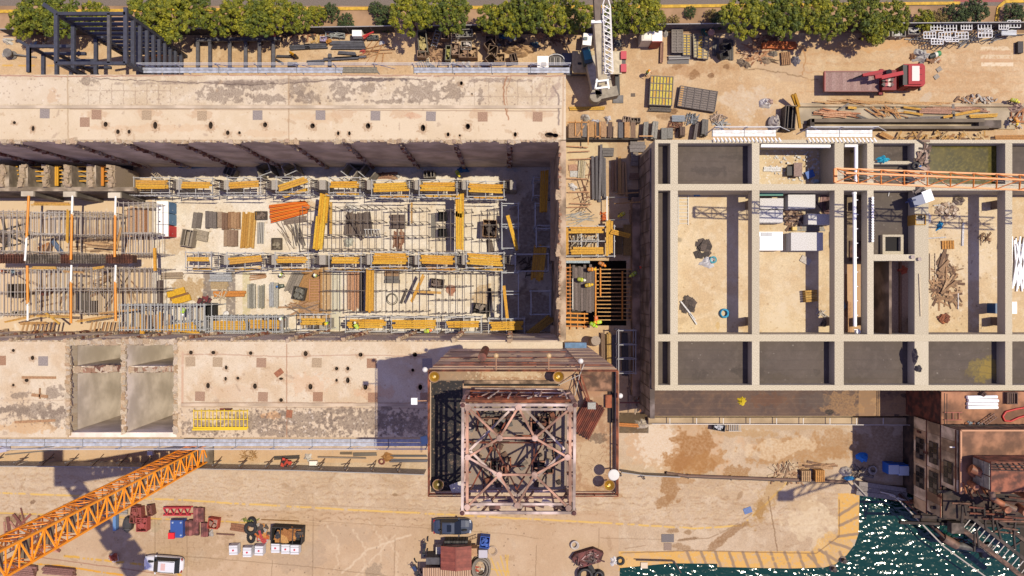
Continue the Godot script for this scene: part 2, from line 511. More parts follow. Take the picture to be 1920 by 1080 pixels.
	sheet(g,-400,-200,400,W(0,62,0).z,0.004)
	struct("verge_ground",g,mat("c6a07a",0.95,"dirt"))
	g=Geo.new()
	sheet(g,-400,-47,400,W(0,11,0).z,0.008)
	struct("road",g,mat("96887c",0.9,"fine"))
	g=Geo.new()
	for q in [[-60,22,225,20],[225,20,470,18],[470,18,690,16],[730,15,1240,12],[1240,12,1700,7],[1700,7,1800,6],[1868,40,1872,14],[1872,14,1884,3],[1884,3,1990,1]]:
		g.bar(W(q[0],q[1],0.06),W(q[2],q[3],0.06),0.35,0.14)
	struct("kerb",g,mat("f5c53c",0.8,"grain"))
	g=Geo.new()
	sheet(g,W(1788,0,0).x,-40,W(1900,0,0).x,W(0,4,0).z,0.012)
	struct("pavement",g,mat("c0706a",0.9,"fine"))
	# dry ground deep under everything and the harbour water
	g=Geo.new()
	sheet(g,-400,-60,400,60,-6.2)
	struct("dock_bottom",g,mat("4a4038",1.0,"dirt"))
	g=Geo.new()
	var wn:=FastNoiseLite.new()
	wn.seed=5
	wn.frequency=0.95
	wn.fractal_octaves=4
	wn.fractal_gain=0.7
	var nx:=400
	var nz:=200
	var ox:=11.0
	var oz:=21.0
	var st:=0.125
	var hs:=PackedFloat32Array()
	hs.resize((nx+1)*(nz+1))
	for j in nz+1:
		for i in nx+1:
			hs[j*(nx+1)+i]=-2.0+0.13*wn.get_noise_2d((ox+i*st)*0.55+(oz+j*st)*0.2,(oz+j*st)*1.6-(ox+i*st)*0.15)
	var vv:=PackedVector3Array()
	var nn:=PackedVector3Array()
	var ii:=PackedInt32Array()
	for j in nz+1:
		for i in nx+1:
			vv.push_back(Vector3(ox+i*st,hs[j*(nx+1)+i],oz+j*st))
			var e:=hs[j*(nx+1)+mini(i+1,nx)]-hs[j*(nx+1)+maxi(i-1,0)]
			var f:=hs[mini(j+1,nz)*(nx+1)+i]-hs[maxi(j-1,0)*(nx+1)+i]
			nn.push_back(Vector3(-e,2*st,-f).normalized())
	for j in nz:
		for i in nx:
			var a:=j*(nx+1)+i
			ii.append_array([a,a+1,a+nx+2,a,a+nx+2,a+nx+1])
	var arr:=[]
	arr.resize(Mesh.ARRAY_MAX)
	arr[Mesh.ARRAY_VERTEX]=vv
	arr[Mesh.ARRAY_NORMAL]=nn
	arr[Mesh.ARRAY_INDEX]=ii
	var am:=ArrayMesh.new()
	am.add_surface_from_arrays(Mesh.PRIMITIVE_TRIANGLES,arr)
	var wm:=mat("0a5040",0.14,"",0.0,0.3)
	obj("water",am,wm).set_meta("kind","structure")
# the caisson with the open pit
func csg_deck(parent:Node3D,called:String,x0:float,y0:float,x1:float,y1:float,thick:float,m:Material,holes:Array)->void:
	var c:=CSGCombiner3D.new()
	c.name=numbered(parent,called)
	parent.add_child(c)
	var a:=W(x0,y0,CT)
	var b:=W(x1,y1,CT)
	var bxx:=CSGBox3D.new()
	bxx.size=Vector3(b.x-a.x,thick,b.z-a.z)
	bxx.position=(a+b)*0.5-Vector3(0,thick*0.5,0)
	bxx.material=m
	c.add_child(bxx)
	for q in holes:
		var cy:=CSGCylinder3D.new()
		cy.radius=1.0
		cy.height=1.6
		cy.sides=9
		cy.operation=CSGShape3D.OPERATION_SUBTRACTION
		cy.position=W(q[0],q[1],CT)
		cy.scale=Vector3(q[2]*0.0547,1,q[3]*0.0547)
		cy.material=mat("5a4638",0.95)
		c.add_child(cy)
func ragged(g:Geo,a:Vector3,b:Vector3,size:float,step:float,side:Vector3,c:Array)->void:
	var n:=int(a.distance_to(b)/step)
	for i in n:
		var p:=a.lerp(b,(i+rng.randf())/n)+side*rng.randf_range(-0.1,0.5)*size
		g.col=vary(c[rng.randi()%c.size()],0.12)
		g.lump(p,Vector3(size,size*0.7,size)*rng.randf_range(0.6,1.4),rng)
func caisson()->void:
	var t:=thing("concrete_caisson","huge pale concrete caisson with broken open pit full of scaffolding","caisson")
	var s:=0.9
	var p:=Paint.new(self,-100,120,1100,280,CT,s)
	p.base("ead8bb","dcc6a4","efdfc4",0.006,0.03,31,0.05)
	p.rect(-100,200,1100,280,"f2dcb8",0.55)
	p.rect(-100,150,128,196,"f0dec2",0.6)
	for q in [[420,175,50,17],[480,160,50,8],[500,185,40,9],[575,182,34,10],[640,168,22,14],[690,165,24,12],[790,172,46,20],[850,170,22,18],[640,186,22,5],[730,190,40,4],[560,165,20,20],[160,150,20,8],[455,155,60,5],[900,180,6,14]]:
		p.blot(q[0],q[1],q[2],q[3],0,"8d7b69",0.75,1.1,0.06)
	p.blot(500,152,300,4,1,"8a776a",0.5,0.9,0.03); p.blot(700,149,60,4,0,"5f5250",0.8,0.8); p.blot(930,150,60,4,0,"8a7668",0.7,0.8)
	p.line([Vector2(170,146),Vector2(300,152),Vector2(470,158),Vector2(560,155),Vector2(640,147),Vector2(800,148)],1.4,"5b4a44",0.7,3.0)
	p.line([Vector2(-100,140),Vector2(130,143),Vector2(400,140),Vector2(1100,142)],2.2,"b98a70",0.7,2.0)
	for k in 8:
		p.line([Vector2(165+k*22,156),Vector2(165+k*22,196)],1.0,"8d7560",0.6,2.0,0.25)
	p.line([Vector2(160,169),Vector2(320,170)],1.0,"8d7560",0.6,2.0,0.2)
	for k in 7:
		p.line([Vector2(862+k*27,150),Vector2(862+k*27,200)],1.0,"9a8670",0.6,1.5,0.2)
	p.line([Vector2(860,180),Vector2(1045,181)],1.0,"9a8670",0.6,1.0,0.1)
	p.line([Vector2(-100,200),Vector2(130,201)],1.0,"c4a988",0.6); p.line([Vector2(135,197),Vector2(540,197),Vector2(1050,200)],1.0,"b89a7e",0.7,0.6); p.line([Vector2(130,204),Vector2(540,205),Vector2(1050,208)],1.4,"a98c72",0.8,0.6)
	p.line([Vector2(126,140),Vector2(127,262)],2.5,"c9b08c",0.7,1.0); p.line([Vector2(541,140),Vector2(541,262)],1.4,"a5845f",0.8,0.6); p.line([Vector2(1056,140),Vector2(1054,262)],3,"d6b894",0.6)
	p.line([Vector2(950,142),Vector2(943,165),Vector2(945,190),Vector2(953,225)],2.2,"b07a55",0.75,2.0); p.line([Vector2(958,142),Vector2(948,170),Vector2(952,210)],1.2,"b07a55",0.7,2.0); p.line([Vector2(1035,160),Vector2(1047,180),Vector2(1047,235)],3,"97867a",0.6,2.0); p.blot(1040,165,8,22,-30,"b49c8a",0.7,0.8)
	for q in [180,275,378,900,1008,645,750]:
		p.blot(q,213,26,9,0,"d2ab84",0.55,0.7)
	p.blot(600,220,60,12,0,"e0bd93",0.5,0.8,0.02); p.blot(775,216,20,6,0,"d9a07c",0.5,0.8); p.blot(100,180,12,14,0,"dbb58d",0.6,0.9); p.blot(300,240,120,8,0,"e6c39a",0.6,0.8,0.03); p.blot(500,250,60,7,0,"e6c39a",0.5,0.8)
	p.specks(900,-100,140,1060,200,"8f7866",0.5,1.6,33); p.specks(250,-100,205,1060,260,"b58f68",0.5,1.4,34); p.specks(200,0,140,1060,200,"fff2dc",0.6,2.0,35)
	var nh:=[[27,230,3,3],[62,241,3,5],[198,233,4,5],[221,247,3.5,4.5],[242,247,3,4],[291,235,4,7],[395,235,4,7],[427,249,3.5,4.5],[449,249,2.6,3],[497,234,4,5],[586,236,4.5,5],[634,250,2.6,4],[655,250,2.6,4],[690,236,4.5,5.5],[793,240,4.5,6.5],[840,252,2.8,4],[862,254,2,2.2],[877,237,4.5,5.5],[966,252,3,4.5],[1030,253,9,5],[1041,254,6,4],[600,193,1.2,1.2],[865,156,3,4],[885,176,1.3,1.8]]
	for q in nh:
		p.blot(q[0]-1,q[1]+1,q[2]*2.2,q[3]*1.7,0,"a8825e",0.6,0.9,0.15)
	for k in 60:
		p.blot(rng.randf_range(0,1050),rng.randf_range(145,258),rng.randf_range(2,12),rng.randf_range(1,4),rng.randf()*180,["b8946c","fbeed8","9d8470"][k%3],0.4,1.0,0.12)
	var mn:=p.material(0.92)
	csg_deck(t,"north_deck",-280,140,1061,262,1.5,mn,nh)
	# body of the north wall below its deck, in bays
	var wallm:=mat("e6d8c8",0.9,"dirt",0.0,0.85)
	var a:=W(-280,140,CT)
	var b:=W(1061,262,CT)
	part_box("north_wall",t,Vector3((a.x+b.x)/2,(CT-1.5+PF)/2-0.3,(a.z+b.z)/2-0.05),Vector3(b.x-a.x,CT-1.5-PF+0.6,b.z-a.z-0.1),wallm)
	var ribx:Array[float]=[]
	for k in 13:
		ribx.push_back(-0.27-5.69*k+5.69)
	var wl:=[mat("d6c2a8",0.9,"dirt",0.0,0.85),mat("d2bea4",0.9,"dirt",0.0,0.85),mat("dac6ac",0.9,"dirt",0.0,0.85)]
	for k in 12:
		for h in 3:
			part_box("wall_panel",t,Vector3((ribx[k]+ribx[k+1])/2,CT-2.9-h*5.0,-15.2+0.02*((k+h)%2)+0.02),Vector3(5.6,4.94,0.12),wl[(k*2+h)%3])
			part_box("wall_panel",t,Vector3((ribx[k]+ribx[k+1])/2,CT-2.9-h*5.0,5.5-0.03*((k+h)%2)-0.02),Vector3(5.6,4.94,0.12),wl[(k*2+h+1)%3])
	var rc:=[KL("d9bb9c"),KL("e4cdb2"),KL("b98468"),KL("94583f")]
	for k in 12:
		for sd in [-15.05,5.35]:
			var g:=Geo.new()
			var steps:=44
			for i in steps:
				var y:=CT-0.1-i*15.2/steps
				g.col=vary(rc[rng.randi()%(2 if i<8 else 4)],0.15)
				g.lump(Vector3(ribx[k+1]+rng.randf_range(-0.12,0.12),y,sd+rng.randf_range(-0.1,0.1)),Vector3(0.34,0.5,0.36),rng)
			geo("broken_rib",g,vmat(0.95,0.0,"fine"),t)
	# ragged edges of the broken deck
	var ec:=[KL("efdcc0"),KL("e6cfae"),KL("e0c39f")]
	var ge:=Geo.new()
	ragged(ge,W(-280,262,CT-0.15),W(1050,262,CT-0.15),0.26,0.13,Vector3(0,0,0.9),ec)
	ragged(ge,W(-280,641,CT-0.15),W(850,641,CT-0.15),0.2,0.12,Vector3(0,0,-0.7),ec)
	for k in 12:
		ragged(ge,Vector3(ribx[k+1]-0.9,CT-0.2,-15.1),Vector3(ribx[k+1]+0.9,CT-0.2,-15.1),0.36,0.16,Vector3(0,0,0.5),ec)
	geo("broken_edge",ge,vmat(0.95,0.0,"fine"),t).set_meta("kind","stuff")
	# east wall
	var em:=mat("dcc0a0",0.92,"stain")
	part_box("east_wall",t,Vector3(5.25,(CT+PF)/2,-4.87),Vector3(0.58,CT-PF-0.02,20.5),em)
	ge=Geo.new()
	ragged(ge,Vector3(4.95,CT-0.1,-15.1),Vector3(4.95,CT-0.1,5.4),0.2,0.16,Vector3(-0.6,0,0),[KL("dcbf9d"),KL("c9a27e"),KL("b5886a")])
	for z in [-9.6,-3.9,1.6]:
		ragged(ge,Vector3(4.8,CT-0.1,z-0.4),Vector3(4.8,CT-0.1,z+0.4),0.34,0.1,Vector3(-0.5,0,0),[KL("dcbf9d"),KL("e2c8a8")])
	geo("broken_edge",ge,vmat(0.95,0.0,"fine"),t).set_meta("kind","stuff")
	# south side: two decks and the four open cells between
	p=Paint.new(self,-100,630,1100,840,CT,s)
	p.base("ead7b9","e0c6a2","efdec3",0.007,0.03,41,0.05)
	p.rect(340,763,800,840,"e2caa8",0.6,0.1,0.02)
	for q in [[560,785,80,16],[690,790,90,22],[760,795,60,22],[470,790,60,18],[560,810,90,10],[640,770,40,8],[380,800,40,14],[60,770,70,16],[100,780,30,20],[20,770,40,8],[40,742,18,6],[100,735,20,14],[530,775,16,8],[720,775,14,16]]:
		p.blot(q[0],q[1],q[2],q[3],0,"887664",0.75,1.15,0.07)
	p.blot(510,778,22,8,0,"e0a870",0.7,0.7); p.blot(50,800,60,12,0,"dcae78",0.7,0.7); p.blot(700,735,40,14,0,"e3b084",0.5,0.7); p.blot(580,720,40,20,0,"e8bd94",0.5,0.8); p.blot(440,735,50,16,0,"e0bf9a",0.5,0.8)
	p.line([Vector2(345,664),Vector2(420,664),Vector2(520,668),Vector2(660,665),Vector2(800,668)],1.5,"c29a80",0.8,1.5)
	p.line([Vector2(342,660),Vector2(341,760)],4,"dcb898",0.7,1.0); p.line([Vector2(340,755),Vector2(480,754),Vector2(800,756)],1.2,"8f6a55",0.8,1.2); p.line([Vector2(340,762),Vector2(800,765)],1.0,"9d7c66",0.7,1.0)
	p.line([Vector2(537,645),Vector2(537,820)],1.5,"b08060",0.85,0.8); p.line([Vector2(126,640),Vector2(127,820)],4,"d8bd98",0.6,1.0); p.line([Vector2(-100,750),Vector2(126,750)],1.4,"d0b596",0.7,1.0)
	p.specks(1200,335,765,800,822,"6d5c52",0.55,1.8,43); p.specks(300,335,645,800,760,"b58f68",0.5,1.3,44); p.specks(300,-100,730,126,800,"7d6b5e",0.55,1.6,45); p.specks(200,335,770,800,820,"fdf0dd",0.7,2.2,46)
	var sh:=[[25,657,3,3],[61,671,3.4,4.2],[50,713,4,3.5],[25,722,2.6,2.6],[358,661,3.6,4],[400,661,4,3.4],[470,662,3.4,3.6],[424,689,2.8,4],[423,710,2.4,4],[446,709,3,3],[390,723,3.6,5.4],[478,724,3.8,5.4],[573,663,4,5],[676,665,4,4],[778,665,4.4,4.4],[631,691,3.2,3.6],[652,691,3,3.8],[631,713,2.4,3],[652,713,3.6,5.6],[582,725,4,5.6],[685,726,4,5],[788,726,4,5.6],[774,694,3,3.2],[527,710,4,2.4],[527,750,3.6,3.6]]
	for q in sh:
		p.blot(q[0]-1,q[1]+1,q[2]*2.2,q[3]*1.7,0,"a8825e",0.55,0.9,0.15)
	for k in 60:
		p.blot(rng.randf_range(0,800),rng.randf_range(648,818),rng.randf_range(2,12),rng.randf_range(1,4),rng.randf()*180,["b8946c","fbeed8","9d8470"][k%3],0.4,1.0,0.12)
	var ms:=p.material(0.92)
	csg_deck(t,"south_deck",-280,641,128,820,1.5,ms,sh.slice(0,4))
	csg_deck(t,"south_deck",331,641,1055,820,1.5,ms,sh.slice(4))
	for q in [[-280,128],[331,1055]]:
		a=W(q[0],641,CT)
		b=W(q[1],820,CT)
		part_box("south_wall",t,Vector3((a.x+b.x)/2,(CT-1.5+PF)/2-0.3,(a.z+b.z)/2),Vector3(b.x-a.x-0.06,CT-1.5-PF+0.6,b.z-a.z-0.1),wallm)
	var cellm:=mat("e6d8c8",0.92,"dirt",0.0,0.85)
	var ch:=CT-PF
	var cy:=CT-ch/2
	for q in [[232,641,7,358/2.0,0.0]]:
		a=W(229,640,CT)
		b=W(235,812,CT)
		part_box("cell_wall",t,Vector3((a.x+b.x)/2,cy-0.02,(a.z+b.z)/2),Vector3(0.32,ch-0.04,b.z-a.z),cellm)
	for q in [[640,646,-0.05],[688,695,-0.7]]:
		a=W(128.5,q[0],CT)
		b=W(330.5,q[1],CT)
		for k in 2:
			var x0:=W(128.5 if k==0 else 235.2,0,CT).x
			var x1:=W(228.8 if k==0 else 330.5,0,CT).x
			part_box("cell_wall",t,Vector3((x0+x1)/2,cy+q[2]/2,(a.z+b.z)/2),Vector3(x1-x0-0.01,ch+q[2],b.z-a.z),cellm)
	a=W(128.5,811,CT)
	b=W(330.5,820,CT)
	part_box("cell_wall",t,Vector3((a.x+b.x)/2,cy-0.03,(a.z+b.z)/2),Vector3(b.x-a.x,ch-0.06,b.z-a.z),cellm)
	part_box("cell_floor",t,Vector3((a.x+b.x)/2,PF+0.1,10.2),Vector3(b.x-a.x,0.2,9.2),mat("8d8070",0.9,"stain"))
	ge=Geo.new()
	ragged(ge,W(130,643,CT-0.1),W(329,641,CT-0.1),0.42,0.12,Vector3(0,0,-0.5),ec)
	ragged(ge,W(130,693,CT-0.75),W(228,690,CT-0.75),0.45,0.09,Vector3(0,0,0.3),[KL("dcc0a2"),KL("b98f74"),KL("8d6350"),KL("e8d3b8")])
	ragged(ge,W(236,693,CT-0.75),W(329,691,CT-0.75),0.4,0.11,Vector3(0,0,0.3),[KL("dcc0a2"),KL("b98f74"),KL("e8d3b8")])
	for q in [128,232,330]:
		ragged(ge,W(q,641,CT-0.1),W(q,812,CT-0.1),0.34,0.12,Vector3(0.3,0,0),[KL("e4cba8"),KL("d8b78f"),KL("ecd9bd")])
	geo("broken_edge",ge,vmat(0.95,0.0,"fine"),t).set_meta("kind","stuff")
	# square repair plates let into the decks
	var pl:=[mat("b9ada6",0.9,"fine"),mat("cba688",0.9,"fine"),mat("c79a78",0.9,"fine"),mat("d9bf9c",0.9,"fine")]
	for q in [[84,213,0],[159,229,1],[181,215,1],[275,216,3],[379,217,3],[483,216,0],[601,216,0],[704,217,0],[808,218,0],[905,219,1],[1008,219,1],[81,677,0],[2,676,2],[357,678,3],[408,679,3],[375,743,1],[490,680,1],[594,680,3],[697,681,2],[801,681,0],[493,744,1],[596,744,2],[699,745,2],[797,745,1]]:
		part_box("repair_plate",t,W(q[0],q[1],CT+0.0),Vector3(1.0,0.03,0.98),pl[q[2]],rng.randf_range(-0.04,0.04))
	# kerbs on the decks
	part_box("deck_kerb",t,W(440,200.5,CT+0.06),Vector3(67,0.12,0.3),mat("f0dcc0",0.9,"dirt"))
	part_box("deck_kerb",t,W(568,759,CT+0.04),Vector3(25,0.08,0.3),mat("ecd4b6",0.9,"dirt"))
	# floor of the pit
	p=Paint.new(self,-280,295,1080,650,PF,0.75)
	p.base("faeedb","f0dfc4","fff6e6",0.008,0.04,51)
	p.rect(-280,295,286,650,"eccda4",0.85,0.05,0.02)
	p.blot(330,460,30,18,0,"c9a679",0.6,0.7); p.blot(350,545,40,26,0,"b99461",0.8,0.7,0.05); p.blot(575,560,26,60,0,"c69a62",0.85,0.35,0.04); p.rect(600,500,622,620,"c89f6c",0.8,0.1); p.rect(560,505,604,590,"c08e52",0.8,0.1); p.rect(382,500,397,620,"8d8078",0.8,0.15); p.rect(424,500,442,620,"8d8078",0.8,0.2); p.rect(380,545,460,556,"8d8078",0.75,0.2); p.rect(622,500,640,620,"d7d3ba",0.7,0.1); p.rect(455,500,470,620,"dccf9f",0.7,0.2)
	p.blot(905,555,22,26,0,"c4a173",0.8,0.5); p.blot(575,385,30,12,0,"d6b48a",0.7,0.6); p.blot(200,440,60,20,0,"c49d78",0.6,0.8); p.blot(80,420,60,16,0,"bfa080",0.6,0.8)
	p.blot(1000,440,40,110,0,"8d7a6a",0.7,0.6,0.02); p.blot(1000,580,60,40,0,"a08a78",0.7,0.7,0.03); p.blot(700,318,250,10,0,"8da5b4",0.4,0.9,0.02)  # darker by the east wall, bluish by the north: wall shade in the colour
	p.specks(1500,-280,300,1060,640,"a5855f",0.45,1.8,53); p.specks(500,280,300,1060,640,"fff4e2",0.6,2.0,54)
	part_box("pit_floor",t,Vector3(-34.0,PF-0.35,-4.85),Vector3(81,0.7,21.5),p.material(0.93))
# the hull on the right
func hull()->void:
	var t:=thing("concrete_hull","grey concrete hull with a grid of beams and flooded side tanks","hull")
	var bmat:=[mat("eee2c4",0.9,"fine",0.0,0.54),mat("e6dabd",0.9,"fine",0.0,0.54),mat("f2e7cb",0.9,"fine",0.0,0.54)]
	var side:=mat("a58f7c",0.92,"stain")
	var R:=2320.0
	# long beams, then the cross beams butted between them
	for q in [[1228,262,R,268.5,8.6],[1228,345,R,357,3.6],[1228,627,R,640,3.6],[1228,722,R,732,8.6]]:
		var g:=Geo.new()
		slab_px(g,q[0],q[1],q[2],q[3],HB,q[4])
		geo("long_beam",g,bmat[0],t)
	var xs:=[[1228,1234,0],[1257,1271,0],[1410,1424,0],[1565,1582,0],[1626,1638,0],[1715,1741,0],[1885,1898,0],[2040,2054,0],[2190,2204,0]]
	for i in xs.size():
		var q:Array=xs[i]
		for rw in [[268.6,344.9],[357.1,626.9],[640.1,721.9]]:
			if i==4 and rw[0]>600:
				continue
			var mid:bool=rw[0]>350 and rw[0]<600
			var g:=Geo.new()
			slab_px(g,q[0],rw[0],q[1],rw[1],HB,8.6 if i<1 else (1.2 if mid and i>1 else 3.6))
			geo("cross_beam",g,bmat[(i*2+int(rw[0]))%3],t)
			if mid and i>1:
				for zz in [380.0,604.0]:
					var c:=Geo.new()
					slab_px(c,q[0]+2,zz-8,q[1]-2,zz+8,HB-1.21,2.4)
					geo("column",c,side,t)
	# west outer face, stepped, in shade
	var g2:=Geo.new()
	var xw:=W(1228,0,HB).x
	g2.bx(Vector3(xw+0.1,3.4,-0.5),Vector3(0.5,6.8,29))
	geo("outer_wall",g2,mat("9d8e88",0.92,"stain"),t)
	for k in 22:
		part_box("wall_joint",t,Vector3(xw-0.16,3.3,-14+k*1.3),Vector3(0.06,6.5,0.05),mat("5c4a44",0.9))
	part_box("ledge",t,Vector3(xw-0.6,0.6,1.0),Vector3(0.9,1.2,23),mat("b99a80",0.92,"stain"))
	# floors of the middle bays
	var p:=Paint.new(self,1200,250,2000,660,HF,0.75)
	p.base("ecd5ad","e0c397","f1ddbb",0.008,0.04,61)
	for q in [[1300,380],[1450,600],[1830,500],[1790,420],[1380,600],[1500,560],[1470,620]]:
		p.blot(q[0],q[1],40,24,rng.randf()*90,"f2dfbf",0.6,0.8,0.04)
	p.rect(1582,357,1630,495,"7d6a55",0.85,0.05); p.rect(1582,495,1632,640,"d2a67c",0.8,0.05)
	p.line([Vector2(1260,446),Vector2(1275,448)],8,"b9a98a",0.6,2); p.line([Vector2(1415,470),Vector2(1414,620)],1,"c2a57c",0.6,2.0)
	p.specks(500,1270,360,1960,630,"a88558",0.5,1.6,63); p.specks(260,1424,270,1565,345,"ffffff",0.8,1.8,64); p.specks(160,1744,360,1840,620,"8a6f52",0.6,2.0,65); p.specks(140,1744,360,1960,630,"fff3e0",0.7,1.6,66)
	p.blot(1280,600,12,8,0,"c7ad86",0.6,0.8); p.blot(1345,610,4,12,0,"d8ae63",0.6,0.7); p.blot(1395,610,14,8,0,"d2b083",0.7,0.7)
	g2=Geo.new()
	for q in [[1271,357,1632,628],[1741,357,R,628],[1424,268,1640,346]]:
		slab_px(g2,q[0]-16,q[1]-2,q[2],q[3]+4,HF,0.3)
	geo("bay_floor",g2,p.material(0.92),t)
	# grey wet slabs of the side tanks
	p=Paint.new(self,1220,255,2000,745,HS,0.75)
	p.base("6a5d52","61554b","72655a",0.01,0.05,71,0.04)
	for k in 7:
		for yy in [285,302,320,338,655,673,691,708]:
			p.line([Vector2(1240+k*110,yy+k%3),Vector2(1350+k*110,yy+k%2)],0.8,"4f473f",0.6,0.8,0.25)
	for k in 9:
		p.line([Vector2(1310+k*70,268 if k%2 else 700),Vector2(1310+k*70,292 if k%2 else 722)],0.8,"4f473f",0.6,0.5)
	p.blot(1845,692,34,26,0,"a08a3a",0.75,0.5,0.05); p.blot(1855,690,22,18,0,"b0923a",0.7,0.6,0.08)
	for k in 4:
		p.line([Vector2(1800,670+k*8),Vector2(1830,660+k*12),Vector2(1878,656+k*16)],1.0,"5f5442",0.6,3.0)
	p.blot(1660,400,30,40,0,"6a6052",0.6,0.8); p.specks(120,1640,270,1715,470,"a0968a",0.6,1.2,73); p.specks(60,1271,640,1900,720,"cbc3b8",0.6,1.0,74)
	for k in 26:
		p.blot(rng.randf_range(1240,1900),[300.0,690.0][k%2]+rng.randf_range(-26,26),rng.randf_range(8,34),rng.randf_range(4,12),0,["463d36","6a6056","5d5040"][k%3],0.45,0.9,0.05)
	var gm:=p.material(0.88)
	for q in [[1233,267,1259,724],[1270,267,1412,347],[1270,638,1412,724],[1423,638,1567,724],[1581,638,1717,724],[1740,638,1887,724],[1897,638,R,724],[1897,267,R,347],[1637,267,1716,480]]:
		var g:=Geo.new()
		slab_px(g,q[0],q[1],q[2],q[3],HS,0.3)
		geo("tank_slab",g,gm,t)
	# the flooded green tank
	p=Paint.new(self,1735,260,1900,355,HS,1.0)
	p.base("6b6020","5c5520","877a30",0.03,0.12,81,0.05)
	for k in 14:
		p.line([Vector2(1742+k*10,350),Vector2(1760+k*10,318),Vector2(1790+k*8,290+(k%4)*6)],2.0,"8c8038",0.35,6.0,0.3)
	g2=Geo.new()
	slab_px(g2,1740,267,1887,347,HS,0.2)
	geo("tank_water",g2,p.material(0.12),t)
	# beams and openings between the double walls
	g2=Geo.new(); slab_px(g2,1638.1,302,1714.9,308,HB-0.3,0.9); geo("short_beam",g2,bmat[1],t)
	g2=Geo.new(); slab_px(g2,1638.1,477,1714.9,489,HB,1.2); geo("short_beam",g2,bmat[2],t)
	for q in [[1655,440,1694,444],[1655,471,1694,477],[1655,444.1,1660,470.9],[1689,444.1,1694,470.9]]:
		g2=Geo.new(); slab_px(g2,q[0],q[1],q[2],q[3],HS+0.5,0.55); geo("hatch_frame",g2,bmat[1],t)
	g2=Geo.new(); slab_px(g2,1660,444,1689,471,HS+0.06,0.1); geo("hatch_shade_plate",g2,mat("1c1713",0.9),t)  # flat near-black plate, the shaft's inner shade is in its colour
	g2=Geo.new(); slab_px(g2,1628,489,1672,628,0.5,0.3); geo("shaft_floor",g2,mat("2a241f",0.9),t)
	g2=Geo.new(); slab_px(g2,1667,489,1672,626.9,HB-0.4,7.8); geo("shaft_wall",g2,side,t)
	g2=Geo.new(); slab_px(g2,1672.1,489.1,1714.9,626.9,HF+1.0,1.2); geo("shaft_ledge",g2,mat("dcb992",0.9,"wood"),t)
	g2=Geo.new(); slab_px(g2,1687,489.1,1691,626.9,HF+1.25,0.3); geo("shaft_ledge",g2,mat("a87c54",0.9,"wood"),t)
	# brown deck along the south side and the pale kerb below it
	p=Paint.new(self,1200,700,1780,800,2.0,0.9)
	p.base("5f4a40","6e5546","7d5f49",0.012,0.05,91)
	p.rect(1610,700,1780,800,"b0895f",0.8,0.1,0.02); p.blot(1580,760,40,30,0,"b78d5c",0.8,0.8,0.04); p.blot(1690,765,60,26,0,"c29a6a",0.8,0.7,0.04); p.blot(1530,750,30,16,0,"65564e",0.8,0.8); p.blot(1440,750,40,14,0,"7a4f34",0.7,0.9)
	for k in 5:
		p.line([Vector2(1200,738+k*9),Vector2(1780,738+k*9)],0.9,"96806c",0.5,0.8,0.35)
	p.blot(1553,772,8,5,0,"221c18",0.9,0.8); p.blot(1705,742,16,4,0,"3a2c24",0.9,0.9); p.blot(1680,778,5,2,0,"2d241f",0.9,0.7)
	g2=Geo.new(); slab_px(g2,1219,705,1739,780,2.0,2.2); geo("lower_deck",g2,p.material(0.85),t)
	g2=Geo.new(); slab_px(g2,1216,783,1742,796,0.7,0.9); geo("kerb_step",g2,mat("d8bd96",0.9,"dirt"),t)
